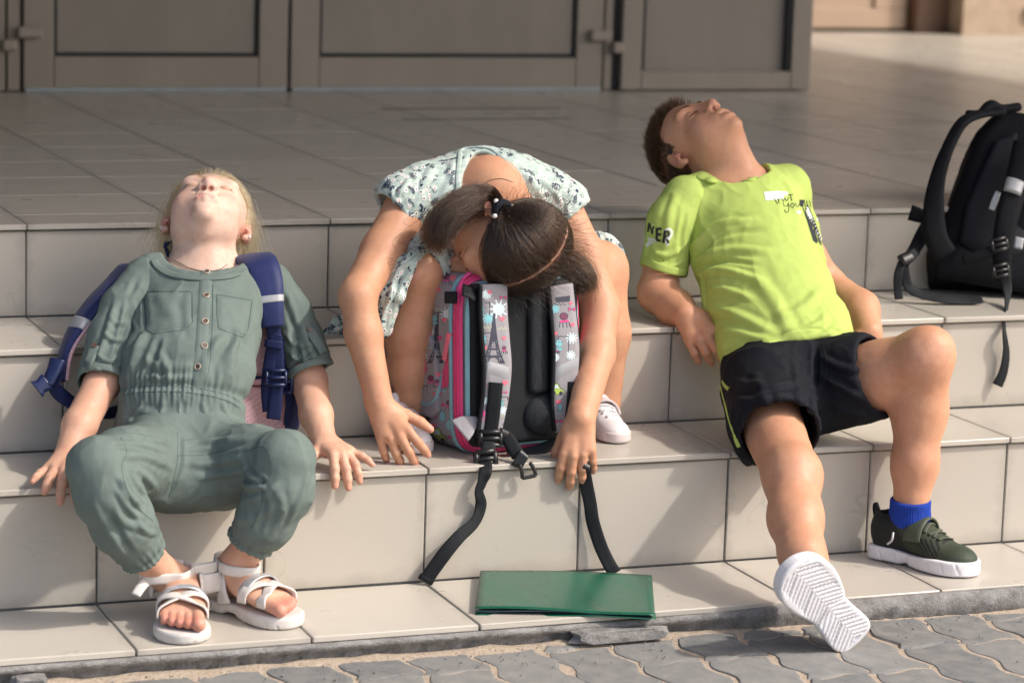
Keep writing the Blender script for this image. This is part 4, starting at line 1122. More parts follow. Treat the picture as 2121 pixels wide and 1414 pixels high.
pk = SurfMarks(bT1)
pk.patch([(298, 605), (397, 605), (396, 676), (305, 688)], 14, 12, 0, .0022); o = pk.obj("chest_pocket", M_sage, G1)
pk = SurfMarks(bT1); pk.patch([(450, 611), (521, 623), (512, 694), (453, 680)], 12, 12, 0, .0022); o = pk.obj("chest_pocket", M_sage, G1)
pk = SurfMarks(bT1); pk.patch([(415, 556), (441, 558), (424, 808), (399, 802)], 5, 40, 0, .0026); pk.obj("button_placket", M_sage, G1)
pl = [(428, 565), (427, 614), (425, 667), (423, 717), (411, 760)]
for u, v in pl:
    P, n = hit(bT1, u, v)
    if P is None: continue
    P = P + n * .0030; t = nrm(np.cross(n, VUP)); b2 = np.cross(n, t); mb = MB(); m = 14
    for r0, z0, r1, z1, mi in ((.0062, 0, .0062, .0014, 1), (.0062, .0014, .0050, .0020, 1), (.0050, .0020, .0044, .0010, 1), (.0044, .0010, .0005, .0010, 0)):
        V = [P + n * z + r * (math.cos(a) * t + math.sin(a) * b2) for r, z in ((r0, z0), (r1, z1)) for a in np.arange(m) * 2 * math.pi / m]
        mb.add(V, [(i, (i + 1) % m, m + (i + 1) % m, m + i) for i in range(m)], mi)
    mb.obj("button", [M_button, M_buttonrim], G1, True)
# collar band
M_c = []
colp = [(322, 545), (345, 562), (380, 573), (425, 577), (470, 572), (505, 558), (525, 540)]
def band_around(pts_u, name, mat, parent, wd, th):
    V, F = ribbon([p for p, n in pts_u], [n for p, n in pts_u], wd, th, 48, .2); return mesh_obj(name, V, F, mat, parent, True)
cp = []
for u, v in [(318, 532), (328, 546), (352, 560), (385, 567), (425, 569), (468, 566), (494, 559)]:
    P, n = hit(bT1, u, v + 8)
    if P is not None: cp.append((P + n * .002, n))
band_around(cp, "collar", M_sage, G1, .013, .0028)
def cuff_ring(c, ax, r, wd, name, mat, parent, th=.005, tilt=None, n=40, flat=1.0, seed=1):
    ax = nrm(ax); a = nrm(np.cross(ax, VTO)); b = np.cross(ax, a); rg = np.random.default_rng(seed); ph = rg.uniform(0, 6, 4)
    tt = np.linspace(0, 2 * math.pi, n); P = []; Nn = []
    for t in tt:
        q = math.cos(t) * a + math.sin(t) * b * flat; rr = r * (1 + .025 * math.sin(3 * t + ph[0]) + .02 * math.sin(5 * t + ph[1]))
        P.append(c + q * rr + ax * .004 * math.sin(2 * t + ph[2])); Nn.append(nrm(q))
    V, F = ribbon(P, Nn, wd, th, n, .4); return mesh_obj(name, V, F, mat, parent, True)
cuff_ring(at(211, 783, .163), nLs, .0425, .013, "sleeve_cuff", M_sage, G1, .0035)
cuff_ring(at(642, 765, .186), nRs, .0420, .013, "sleeve_cuff", M_sage, G1, .0035)
for bb, pts in ((bTl, [(197, 718), (192, 735), (184, 757), (178, 772)]), (bTr, [(641, 685), (650, 700), (660, 716), (668, 732)])):
    pp = [(P + n * .004, n) for P, n in (hit(bb, *q) for q in pts) if P is not None]
    if len(pp) > 2:
        band_around(pp, "sleeve_tab", M_sage, G1, .020, .004)
        P, n = pp[0]; V, F = tube([P + n * .002, P + n * .0042], .005, 3, 12); mesh_obj("button", V, F, M_button, G1)
# trousers
S = Shape()
S.add(ecap(at(372, 880, .085), at(385, 950, .04), (.112, .078), (.108, .085), lat1), .02)
S.add(ecap(at(385, 950, .04), at(393, 985, -.012), (.105, .080), (.10, .062), lat1), .02); S.add(ecap(at(335, 985, -.050), at(460, 985, -.055), (.056, .046), (.056, .046), VUP), .03)
def leg(pts, rs, k=.018, side=None): chain(S, pts, rs, k, side)
kl = [at(335, 955, .03), at(264, 962, -.09), at(202, 966, -.180)]
leg(kl, [.076, .058, .048], .03)
leg([at(202, 966, -.180), at(222, 1020, -.182), at(255, 1085, -.172), at(292, 1140, -.150)], [.050, .056, .053, .042], .012)
kr = [at(440, 955, .03), at(523, 957, -.09), at(590, 952, -.185)]
leg(kr, [.076, .058, .048], .03)
leg([at(590, 952, -.185), at(582, 1010, -.185), at(552, 1075, -.170), at(520, 1118, -.145)], [.050, .055, .050, .042], .012)
cL, cR = at(300, 1150, -.147), at(516, 1124, -.143); nLc = nrm(at(300, 1150, -.147) - at(250, 1080, -.17)); nRc = nrm(at(516, 1124, -.143) - at(552, 1060, -.17))
S.cut(cL, nLc, .004, cL, .066); S.cut(cR, nRc, .004, cR, .066)
S.sub(cap(cL - nLc * .02, cL + nLc * .02, .034), .003); S.sub(cap(cR - nRc * .02, cR + nRc * .02, .034), .003)
f2 = [([(240, 900), (290, 905), (360, 920)], .008, .004), ([(230, 925), (285, 925), (350, 945)], .007, -.004), ([(250, 945), (300, 945), (358, 970)], .008, .0035), ([(262, 965), (300, 985), (320, 1010)], .008, .004), ([(250, 985), (262, 1020), (290, 1050)], .008, .006),
      ([(268, 975), (282, 1010), (305, 1035)], .006, -.004), ([(240, 1010), (262, 1045), (290, 1075)], .007, .004), ([(235, 1060), (265, 1085), (310, 1095)], .008, .003), ([(225, 1050), (250, 1110), (275, 1150)], .008, -.003), ([(190, 1040), (220, 1095), (255, 1145)], .010, .003), ([(285, 1080), (300, 1100), (325, 1105)], .006, .003),
      ([(380, 915), (430, 915), (500, 905)], .008, .0035), ([(385, 940), (440, 935), (520, 915)], .007, -.0035), ([(385, 960), (440, 960), (520, 945)], .008, .0035), ([(400, 990), (450, 985), (510, 975)], .007, .003), ([(505, 960), (520, 985), (545, 990)], .008, .006), ([(520, 975), (535, 988), (548, 1000)], .006, -.006), ([(500, 1000), (525, 1010), (552, 1008)], .007, .005),
      ([(500, 1040), (535, 1030), (580, 1000)], .007, .003), ([(490, 1075), (525, 1075), (570, 1050)], .008, .003), ([(540, 1010), (548, 1060), (530, 1110)], .007, -.0025), ([(575, 1010), (585, 1060), (560, 1110)], .008, .0025), ([(640, 975), (620, 1040), (585, 1095)], .008, .003),
      ([(372, 900), (372, 960), (350, 1025)], .006, -.004)]
gL = gather(cL - nLc * .012, nLc, .022, .0012, 22, VRT, 1); gR = gather(cR - nRc * .012, nRc, .022, .0012, 22, VRT, 2)
def ex2(V, Nn):
    a = np.linalg.norm(V - cL, axis=1) < .075; b = np.linalg.norm(V - cR, axis=1) < .075
    return gL(V, Nn) * a + gR(V, Nn) * b - .004 * a * np.exp(-(((V - cL) @ nLc + .012) / .005) ** 2) - .004 * b * np.exp(-(((V - cR) @ nRc + .012) / .005) ** 2)
T2, bT2 = cloth_obj("jumpsuit_trousers", S, .0027, M_sage, G1, f2, ex2, 2, .0024, 18)
mk = SurfMarks(bT2); mk.stroke([(368, 893), (368, 930), (366, 960), (358, 1000), (350, 1030)], .0014, 0, .001); mk.stroke([(250, 905), (262, 935), (252, 965), (262, 1010), (285, 1050), (318, 1080)], .0014, 0, .001); mk.stroke([(505, 935), (545, 925), (560, 950), (562, 985)], .0012, 0, .001)
mk.stroke([(370, 943), (420, 942), (470, 932)], .0012, 0, .001); mk.stroke([(545, 1000), (540, 1050), (520, 1095)], .0012, 0, .001)
tag(mk.obj("seams", M_sage_d, T2), kind="stuff")

# ---- sandals
def sole_outline(L, w, side, n=28):
    """foot outline, heel at 0, toe at L along x; side = +1: big toe on the +y side"""
    pts = [(0, 0), (.02, .30), (.12, .40), (.30, .37), (.45, .36), (.62, .46), (.78, .50), (.90, .42), (.98, .22), (1.0, .0), (.97, -.22), (.88, -.42), (.72, -.50), (.56, -.44), (.40, -.33), (.25, -.33), (.10, -.36), (.02, -.26)]
    q = np.array(pts + [pts[0]]); q = spline(np.c_[q, np.zeros(len(q))], 55)[:-1]
    return [(x * L, y * w * side) for x, y, _ in q]
def sandal(name_label, frame, w, big, loc):
    d, l, up, L, p = frame
    root = empty("sandal", loc)
    so = Shape(); ax = np.array([d, np.cross(up, d), up]); sgn = 1 if np.cross(up, d) @ l > 0 else -1
    base = p(0, 0, 0) - d * .012 - up * .002
    so.add(extr(base, ax, sole_outline(L + .020, .096, sgn), -.0205 if big < 0 else -.0225, 0, .006), .004)
    so.sub(ell(base + d * (L * .43) - up * .0235, (.022, .06, .009), np.array([d, l, up])), .006)
    V, Q = so.mesh(.0022); V = relax(V, Q, 1)
    h = -.0012 * (np.abs(np.mod((V - base) @ d, .016) - .008) < .0016) * (((V - base) @ up) < -.014)
    V = V + normals(V, Q) * h[:, None]
    mesh_obj("sole", V, Q, M_sole1, root, True)
    return root
def over_band(bv, frame, a0, a1, wd, name, mat, parent, lift=.0035, hgt=.07, b=(-1.15, 1.15), bow=0, n=30):
    """strap laid over a foot from one edge of the sole to the other"""
    d, l, up, L, p = frame; P = []; Nn = []
    for t in np.linspace(0, 1, 13):
        q = p(a0 + (a1 - a0) * t + bow * math.sin(t * math.pi), b[0] + (b[1] - b[0]) * t, 0); ang = (t - .5) * math.pi * .80; c = p(.0, 0, 0)
        o = p(a0 + (a1 - a0) * t + bow * math.sin(t * math.pi), 0, .008); dirv = math.cos(ang) * up + math.sin(ang) * l
        h = bv.ray_cast(Vector(o + dirv * .052), Vector(-dirv), .08)
        if h[0] is None: continue
        P.append(np.array(h[0]) + dirv * lift); Nn.append(dirv)
    if len(P) < 3: return
    P = [P[0] - up * .012] + P + [P[-1] - up * .012]; Nn = [Nn[0]] + Nn + [Nn[-1]]
    V, F = ribbon(P, Nn, wd, .0032, n, .3); return mesh_obj(name, V, F, mat, parent, True)
bB1 = bvh_of(B1)
def ankle_strap(c, ax, r, root, wd=.016, flat=1.0, tail=None):
    o = cuff_ring(c, ax, r, wd, "ankle_strap", M_sandal, root, .0035, None, 40, flat, 5)
    if tail is not None: V, F = ribbon(tail[0], tail[1], wd, .0035, 16, .2); mesh_obj("strap_tail", V, F, M_sandal, root, True)
sa = sandal("", ft1, .034, -1, tuple(hf)); tag(sa, "white sandal on the blonde girl's foot facing the camera, loose ankle strap end", "sandal")
over_band(bB1, ft1, .54, .52, .019, "instep_strap", M_silver, sa, .0035, bow=.02); over_band(bB1, ft1, .74, .54, .021, "cross_strap", M_sandal, sa, .005); over_band(bB1, ft1, .56, .78, .022, "cross_strap", M_sandal, sa, .0065)
def sandal_back(frame, root, ac, ax, tail=None):
    d, l, up, L, p = frame
    wrap_band(bB1, p(.24, 0, .060), up + d * .12, -178, 178, .019, "ankle_strap", M_sandal, root, .0028, .0038, 40)
    z = nrm(VTO - (VTO @ up) * up); x = np.cross(up, z); back = math.degrees(math.atan2(-d @ x, -d @ z))
    wrap_band(bB1, p(.24, 0, .034), up, back - 100, back + 100, .034, "heel_counter", M_sandal, root, .0024, .0040, 30)
    for q in (-1, 1):
        V, F = ribbon([p(.30, q * .92, -.004), p(.27, q * .93, .016), p(.24, q * .85, .040), p(.24, q * .80, .058)], [l * q, l * q, l * q, l * q], [.034, .024, .018, .018], .004, 20, .2); mesh_obj("side_strap", V, F, M_sandal, root, True)
    if tail is not None: V, F = ribbon(tail[0], tail[1], .017, .0035, 16, .2); mesh_obj("strap_tail", V, F, M_sandal, root, True)
sandal_back(ft1, sa, at(341, 1197, -.116), A(.1, -.25, 1), ([at(316, 1196, -.135), at(298, 1208, -.152), at(281, 1232, -.165)], [VTO, VTO, VTO - VRT * .3]))
sb = sandal("", ft2, .034, 1, tuple(hg)); tag(sb, "white sandal on the blonde girl's foot that is turned outward", "sandal")
over_band(bB1, ft2, .54, .56, .020, "instep_strap", M_silver, sb, .0035, bow=.02); over_band(bB1, ft2, .60, .80, .021, "cross_strap", M_sandal, sb, .005); over_band(bB1, ft2, .76, .58, .021, "cross_strap", M_sandal, sb, .0065)
sandal_back(ft2, sb, at(486, 1190, -.102), A(-.15, -.15, 1))

# ---- hair
def comb1(P, t):
    q = H1.inv(P); side = np.sign(q[:, :1]) * H1.r[None]
    return -H1.f[None] * (1.0 - .8 * t) * .55 + side * .10 * (1 - t) + 0 * P
nkc = [(H1(0, -.012, -.03), nb1, .050)]
rt = scalp_points(11000, lambda p: hairline(p), 3)
hp = grow(H1, rt, 10, .0105, comb1, lambda t: .30 + 1.5 * t, SK_C, np.array(SK_R) * 1.035, 3, .8, .15, .006, True, nkc)
fr = scalp_points(520, lambda p: hairline(p) & (np.abs(p[:, 0]) > .045), 4)
hp2 = grow(H1, fr, 10, .0115, lambda P, t: comb1(P, t) * .6 + VRT[None] * (.22 * (1 - .5 * t) * np.sign(VRT @ (P - H1.c).T)[:, None]), lambda t: .5 + .9 * t, SK_C, np.array(SK_R) * 1.05, 5, 1.0, .26, .012, True, nkc)
strands("hair", np.concatenate([hp, hp2]), [.00027, .00026, .00010], M_hair1, G1)
strands("eyelashes", lash_strands(H1, 46, .0058), [.00028, .0002, .00008], hair_mat("lash", (.10, .06, .04), (.16, .10, .06)), G1)
strands("eyebrows", brow_strands(H1, 150, 2, .006), [.00025, .0002, .0001], M_hair1, G1)
# thin chain necklace and small ear studs
M_chain = simple("dark_chain", (.10, .06, .045), .4, Metallic=.5)
nk = [hit(bB1, u, v) for u, v in [(362, 540), (378, 548), (395, 556), (425, 562), (455, 558), (470, 548)]]
nk = [p + n * .0012 for p, n in nk if p is not None]
if len(nk) > 3:
    V, F = tube(nk, .0006, 40, 5); ne = mesh_obj("necklace", V, F, M_chain, None, True); tag(ne, "thin dark chain necklace round the blonde girl's neck", "necklace")
for q in (-1, 1):
    P = H1(q * .0795, -.003, -.026); V, F = tube([P, P + H1.r * q * .004], [.003, .0022], 3, 10); ea = mesh_obj("ear_stud", V, F, simple("pearl_stud", (.75, .72, .70), .25), None, True); tag(ea, "tiny pale stud in the blonde girl's %s ear lobe" % ("right" if q > 0 else "left"), "earring")
# ---- the navy and pink school bag on her back
M_navy = cloth_mat("navy_nylon", (.019, .028, .105), 1400, .5, .12, .2, .1); M_navy_w = cloth_mat("navy_webbing", (.014, .021, .078), 700, .6, .1, .5)
def mesh_fabric(name, c, hole, scale=420, rough=.7):
    g = N(name); geo = g.n("ShaderNodeTexCoord").outputs["Object"]
    v = g.n("ShaderNodeTexVoronoi", Scale=float(scale)); v.inputs["Randomness"].default_value = .25; g.l(geo, v.inputs["Vector"])
    d = g.ramp(v.outputs["Distance"], [(.22, (1, 1, 1)), (.46, (0, 0, 0))])
    g.set(Base_Color=g.mix(d, c, hole), Roughness=rough, Specular_IOR_Level=.3); g.bump(v.outputs["Distance"], .6, .0012); return g.m
M_pinkmesh = mesh_fabric("pink_mesh", (.66, .42, .46), (.45, .24, .30), 300)
M_refl = simple("reflective_tape", (.36, .37, .39), .5, (900, .2, .0004), .06, Metallic=.2)
M_nplastic = simple("navy_plastic", (.012, .02, .075), .35); M_bplastic = simple("black_plastic", (.012, .012, .013), .38)
M_pinktrim = simple("pink_trim", (.62, .35, .42), .6)
P1 = empty("backpack", tuple(at(440, 740, .27))); tag(P1, "navy blue school backpack with pink mesh padding, worn by the blonde girl", "backpack")
ux = nrm(A(.97, -.24, 0)); uu = nrm(A(.02, .36, .93)); uu = nrm(uu - (uu @ ux) * ux); un = -np.cross(ux, uu)   # un: away from her
c1 = at(452, 742, .30)
S = Shape(); ax1 = np.array([ux, uu, un])
S.add(rbox(c1, (.150, .150, .036), ax1, .03), .01)
V, Q = S.mesh(.0038); mesh_obj("bag_body", relax(V, Q, 1), Q, M_navy, P1, True)
S = Shape(); S.add(rbox(c1 - un * .030 + uu * .045, (.118, .085, .016), ax1, .014), .01); V, Q = S.mesh(.0038); mesh_obj("back_pad", relax(V, Q, 1), Q, M_pinkmesh, P1, True)
S = Shape(); S.add(rbox(c1 - un * .032 - uu * .100, (.122, .042, .016), ax1, .014), .01); V, Q = S.mesh(.0038); mesh_obj("lumbar_pad", relax(V, Q, 1), Q, M_pinkmesh, P1, True)
S = Shape(); S.add(rbox(c1 - un * .034 - uu * .052, (.124, .006, .016), ax1, .005), .01); V, Q = S.mesh(.0025); mesh_obj("pad_trim", relax(V, Q, 1), Q, M_pinktrim, P1, True)
V, F = ribbon([at(590, 745, .27), at(602, 790, .255), at(603, 830, .245)], VTO + VRT * .4, .012, .006, 20, .3); mesh_obj("pink_piping", V, F, M_pinktrim, P1, True)
def strap(pts, nrs, wd, th, name, mat, parent, n=48, bow=.5): V, F = ribbon(pts, nrs, wd, th, n, bow); return mesh_obj(name, V, F, mat, parent, True)
# padded strap over her left shoulder
sp = [at(500, 560, .325), at(514, 536, .268), at(538, 546, .214), at(552, 584, .184), at(559, 628, .166), at(564, 676, .158)]
sn = [VUP + VTO * -.5, VUP * 1.0 + VTO * .3, VUP * .8 + VTO * .7, VTO + VUP * .35 + VRT * .1, VTO + VUP * .2 + VRT * .1, VTO + VUP * .1]
strap(sp, sn, [.050, .062, .066, .060, .050, .042], .013, "shoulder_strap", M_navy, P1)
strap([p - nrm(n) * .0055 - VRT * .0065 for p, n in zip(sp[1:], sn[1:])], sn[1:], [.066, .071, .066, .058, .052], .006, "strap_lining", M_pinkmesh, P1)
strap_sub(sp, sn, [.050, .062, .066, .060, .050, .042], .013, .74, .80, "reflector", M_refl, P1)
strap([at(564, 668, .163), at(572, 720, .160), at(574, 770, .160), at(570, 830, .158), at(566, 868, .156)], VTO, .026, .003, "webbing", M_navy_w, P1)
strap([at(572, 690, .160), at(560, 740, .164), at(553, 800, .166), at(556, 852, .164)], VTO, .022, .003, "webbing", M_navy_w, P1)
strap([at(583, 700, .186), at(590, 760, .19), at(600, 820, .185), at(596, 880, .18)], VTO + VRT * .5, .016, .003, "webbing", M_navy_w, P1)
def ladder_buckle(c, x, y, w_, h, mat, parent, name="buckle", t=.006):
    """plastic slider: a frame with a middle bar"""
    x = nrm(x); y = nrm(np.asarray(y) - (np.asarray(y) @ x) * x); z = np.cross(x, y); parts = []
    for a, b in (((-1, -1), (1, -1)), ((-1, 1), (1, 1)), ((-1, -1), (-1, 1)), ((1, -1), (1, 1)), ((-1, 0), (1, 0))):
        parts.append(tube([c + x * a[0] * w_ / 2 + y * a[1] * h / 2, c + x * b[0] * w_ / 2 + y * b[1] * h / 2], t * .55, 3, 8))
    return multi(name, parts, mat, parent)
ladder_buckle(at(572, 782, .154), VRT, VUP, .034, .026, M_nplastic, P1)
ladder_buckle(at(594, 790, .180), VRT + VTO * .4, VUP, .020, .040, M_nplastic, P1)
strap([at(568, 705, .157), at(566, 720, .157)], VTO, .034, .006, "strap_keeper", M_navy_w, P1, 8)
# the loose strap on her right
lp = [at(262, 552, .290), at(232, 592, .278), at(196, 632, .268), at(160, 680, .255), at(134, 735, .240), at(126, 790, .225)]
ln_ = [VUP + VTO * .3 - VRT * .5, VUP * .7 + VTO * .6 - VRT * .6, VUP * .5 + VTO * .7 - VRT * .6, VTO * .7 - VRT * .8 + VUP * .2, -VRT + VTO * .55, -VRT + VTO * .55]
strap(lp, ln_, [.055, .055, .052, .046, .042, .038], .012, "shoulder_strap", M_navy, P1)
strap([p - nrm(n) * .0065 + VTO * .004 for p, n in zip(lp, ln_)], ln_, [.054, .054, .051, .046, .042, .036], .006, "strap_lining", M_pinkmesh, P1)
strap_sub(lp, ln_, [.055, .055, .052, .046, .042, .038], .012, .53, .61, "reflector", M_refl, P1)
strap([at(122, 770, .215), at(112, 800, .205), at(140, 828, .20), at(178, 848, .21), at(220, 856, .235), at(262, 846, .265)], [VTO - VRT * .6, VTO - VRT * .4, VTO + VUP * .5, VTO + VUP * .6, VTO + VUP * .6, VTO + VUP * .5], .026, .003, "webbing", M_navy_w, P1)
strap([at(120, 745, .212), at(112, 768, .205), at(98, 796, .20)], VTO - VRT * .3, [.030, .026, .022], .010, "clip", M_nplastic, P1, 20)
strap([at(98, 790, .20), at(84, 800, .198), at(76, 806, .197)], VTO, [.034, .026, .036], .008, "clip", M_nplastic, P1, 14)
strap([at(246, 815, .20), at(262, 815, .205)], VTO, .012, .004, "reflector", M_refl, P1, 6)
V, F = ribbon([at(356, 540, .345), at(344, 512, .35), at(352, 502, .36), at(366, 512, .37)], [-VRT, -VRT + VUP, VUP, VRT + VUP], .022, .004, 24); mesh_obj("carry_handle", V, F, M_navy_w, P1, True)
# ================================================================== the girl in the flowered dress
M_skin2 = skin_mat("tanned_skin"); M_hair2 = hair_mat("brown_hair", (.003, .0016, .001), (.032, .0145, .0065), .26)
def print_mat(name, c): return simple(name, c, .85, None, .06)
def mint():
    g = N("mint_cotton"); geo = g.coord(); n = g.noise(g.mapping(geo, (60, 60, 260)), 1.0, 4, .6); n2 = g.noise(geo, 1000, 2)
    c = g.ramp(n, [(.35, (.40, .50, .45)), (.65, (.56, .64, .59))]); c = g.mix(g.math('MULTIPLY', n2, .2), c, (.30, .40, .36))
    g.set(Base_Color=c, Roughness=.85, Specular_IOR_Level=.2, Sheen_Weight=.15); g.bump(n, .35, .0012); return g.m
M_mint = mint(); M_pn = print_mat("navy_print", (.018, .026, .075)); M_pw = print_mat("white_print", (.78, .78, .74)); M_pp = print_mat("pink_print", (.72, .40, .44)); M_pd = print_mat("dark_print", (.03, .035, .05))
G2 = empty("person", (0, .40, Z2)); tag(G2, "brown haired girl in a mint flowered dress slumped over the printed backpack", "person")
cv = lambda r, u, t: r * VRT + u * VUP + t * VTO
H2 = Frame(at(1055, 500, .135), cv(-.80, -.58, -.02), cv(.50, -.45, .74), 1.06)
S = Shape(); nails2 = []
lu2, ll2, _m = head(S, H2)
nb2 = at(1015, 385, .245)
S.add(ecap(H2(0, -.030, -.040), nb2, (.045, .047), (.052, .05), VRT), .02)
S.add(ecap(at(925, 420, .275), at(1095, 428, .25), (.050, .050), (.050, .050), VUP), .03)
S.add(ecap(nb2, at(1005, 392, .30), (.065, .05), (.10, .062), VRT), .03)
S.add(ecap(at(1005, 400, .30), A(0, .42, .50), (.10, .07), (.10, .08), VRT), .03)
sj, ej, wj = at(842, 432, .265), at(741, 612, .135), at(787, 838, .075)
chain(S, [sj, at(792, 520, .205), ej], [.043, .0375, .033], .02); chain(S, [ej, at(752, 690, .115), wj], [.033, .0325, .0240], .015)
hand(S, wj + A(0, 0, -.004), cv(.42, -.80, .32), cv(-.15, .35, 1), -1, [(16, 20, 14), (24, 24, 16), (28, 26, 16), (30, 26, 16)], (14, 3, -6, -16), 1.16, (6, 10), (.75, .65, -.25), nails2)
sk_, ek, wk = at(1162, 440, .245), at(1245, 640, .165), at(1203, 868, -.002)
chain(S, [sk_, at(1212, 535, .21), ek], [.043, .0385, .034], .02); chain(S, [ek, at(1236, 735, .11), wk], [.034, .0335, .0262], .015)
hand(S, wk, cv(-.08, -.96, .22), cv(0, .20, 1), 1, [(22, 18, 12), (24, 18, 12), (26, 18, 12), (30, 20, 12)], (8, 2, -3, -10), 1.16, (10, 16), (.85, .45, -.5), nails2)
kn, an = at(870, 570, .205), at(850, 822, .225)
chain(S, [at(940, 560, .40), kn], [.064, .0405], .02); chain(S, [kn, at(846, 690, .218), at(846, 760, .222), an], [.0405, .0430, .036, .029], .02); S.add(ell(at(869, 560, .182), (.028, .022, .032)), .02)
kn2, an2 = at(1240, 560, .245), at(1250, 830, .24)
chain(S, [at(1090, 600, .42), kn2], [.068, .054], .02); chain(S, [kn2, at(1255, 690, .235), an2], [.053, .045, .033], .02)
S.add(cap(an, at(850, 880, .235), .030, .028), .01); S.add(cap(an2, at(1252, 870, .245), .030, .028), .01)
sk2 = (.57, .30, .178)
def paint2(V):
    b = face_blobs(H2, lu2, ll2, (.48, .17, .15), (.48, .22, .15), (.56, .24, .17), (.05, .03, .02)) + nail_blobs(nails2, (.72, .44, .36))
    for q, v, u, r in nails2: b.append((q, r * 1.2, .006, (.62, .28, .21), .35)); b.append((q - v * .014 + u * .006, .002, .005, (.50, .24, .16), .4))
    b.append((at(852, 568, .155), .006, .016, (.72, .36, .31), .75)); b.append((at(858, 580, .155), .004, .012, (.62, .26, .21), .6))
    for q in (-1, 1): b.append((H2(q * .076, -.010, -.010), .012, .014, (.62, .26, .18), .6))
    c = smooth_paint(V, sk2, b); q = H2.inv(V); m = hairline(q) & on_scalp(q)
    c[m] = (.035, .022, .016); pr = m & (np.abs(q[:, 0] + .0012 * gnoise(V * 90)) < .0019) & (q[:, 1] > -.095); c[pr] = (.33, .21, .155); return c
B2 = surf_obj("body", S, .0022, M_skin2, G2, None, paint2, 1); bB2 = bvh_of(B2)
for u, v in ((772, 733), (791, 752), (758, 805)):
    pass

# ---- dress
S = Shape()
S.add(ecap(at(880, 408, .282), at(1130, 418, .258), (.066, .066), (.066, .066), VUP), .03)
S.add(ecap(at(1005, 392, .285), at(1003, 405, .33), (.115, .078), (.125, .085), VRT), .04)
S.add(ecap(at(1003, 405, .33), A(0, .40, .53), (.125, .085), (.125, .10), VRT), .03)
S.add(ecap(A(0, .40, .53), A(0, .45, .47), (.130, .10), (.15, .07), VRT), .03)
S.sub(ell(at(1014, 366, .20), (.034, .064, .095), np.array([nrm(VRT * .88 + VUP * .47), nrm(VUP * .88 - VRT * .47), VTO])), .005); S.sub(ell(at(990, 380, .20), (.030, .055, .095), np.array([VRT, VUP, VTO])), .005)
S.sub(ecap(H2(0, 0, -.02), nb2, (.085, .08), (.055, .05), VRT), .006)
fd = [([(900, 340), (880, 380), (850, 430)], .010, .004), ([(940, 330), (930, 380), (900, 430)], .008, .003), ([(1080, 350), (1110, 390), (1140, 440)], .009, .004), ([(1050, 340), (1090, 400), (1110, 450)], .007, .003), ([(860, 350), (830, 380), (815, 410)], .008, .003), ([(1120, 370), (1150, 400), (1170, 430)], .007, .003), ([(880, 430), (910, 440), (950, 430)], .007, .004)]
D1, bD1 = cloth_obj("dress_bodice", S, .0027, M_mint, G2, fd, None, 2, .0018, 22)
cL2 = at(815, 440, .262); nL2 = nrm(at(790, 480, .25) - at(850, 395, .275)) - VRT * .30
DS1, bDS1 = sleeve([at(880, 402, .278), at(835, 418, .268), at(790, 490, .25)], [.058, .0535, .048], cL2 + A(0, 0, 0), nL2, (at(830, 425, .262), at(780, 520, .24), .0445, .043), [([(850, 370), (830, 400), (815, 440)], .007, .004), ([(880, 360), (858, 410), (838, 470)], .007, -.003), ([(810, 385), (815, 410), (822, 440)], .006, .003)], "sleeve", M_mint, G2)
cR2 = at(1180, 452, .238); nR2 = nrm(at(1212, 520, .215) - at(1150, 410, .25)) + VRT * .25
DS2, bDS2 = sleeve([at(1125, 415, .258), at(1160, 428, .248), at(1215, 530, .212)], [.058, .0545, .049], cR2, nR2, (at(1165, 435, .245), at(1220, 540, .205), .0455, .044), [([(1130, 380), (1150, 410), (1165, 460)], .007, .004), ([(1160, 400), (1175, 430), (1180, 460)], .006, .003), ([(1110, 370), (1130, 420), (1145, 470)], .007, -.003)], "sleeve", M_mint, G2)
S = Shape()
chain(S, [at(940, 545, .40), at(897, 540, .27), at(874, 545, .222)], [.085, .070, .057], .02)
S.add(ecap(at(905, 505, .26), at(850, 545, .20), (.05, .02), (.03, .015), VRT), .02)
S.cut(at(860, 552, .205), nrm(kn - at(940, 560, .40)) * .8 + VRT * -.05 - VUP * .55 + VTO * .2, .004, at(874, 568, .20), .055)
S.sub(cap(at(900, 556, .32), at(860, 592, .185), .0495, .0495), .003)
fs_ = [([(895, 490), (865, 510), (840, 540)], .008, .004), ([(880, 520), (900, 515), (915, 530)], .006, .003), ([(835, 540), (810, 590), (790, 650)], .006, .005), ([(850, 530), (825, 570), (800, 620)], .005, -.004), ([(800, 610), (785, 650), (786, 680)], .005, .004)]
DK1, bDK1 = cloth_obj("skirt", S, .0027, M_mint, G2, fs_, None, 2, .0020, 24)
S = Shape(); S.add(ecap(at(880, 508, .20), at(838, 548, .165), (.020, .014), (.022, .012), VRT + VUP * .6), .012); S.add(ecap(at(838, 548, .165), at(812, 610, .150), (.022, .012), (.023, .010), VRT + VUP * .4), .012); S.add(ecap(at(812, 610, .150), at(792, 690, .155), (.023, .010), (.014, .007), VRT + VUP * .3), .012)
DK4, bDK4 = cloth_obj("skirt_flap", S, .0022, M_mint, G2, [([(860, 515), (825, 560), (805, 620)], .006, .005), ([(850, 545), (825, 590), (808, 650)], .005, -.004), ([(815, 600), (795, 650), (790, 685)], .005, .004)], None, 2, .0022, 26)
S = Shape()
chain(S, [at(1090, 585, .42), at(1170, 555, .32), at(1238, 545, .270)], [.085, .073, .061], .02); S.add(ecap(at(1242, 530, .295), at(1266, 590, .285), (.026, .02), (.012, .03), VRT), .02)
S.cut(at(1258, 545, .250), nrm(kn2 - at(1090, 600, .42)) + VTO * .2 + VRT * .1, .004, at(1262, 560, .245), .075); S.sub(cap(at(1160, 575, .36), at(1262, 570, .21), .0555, .0555), .003)
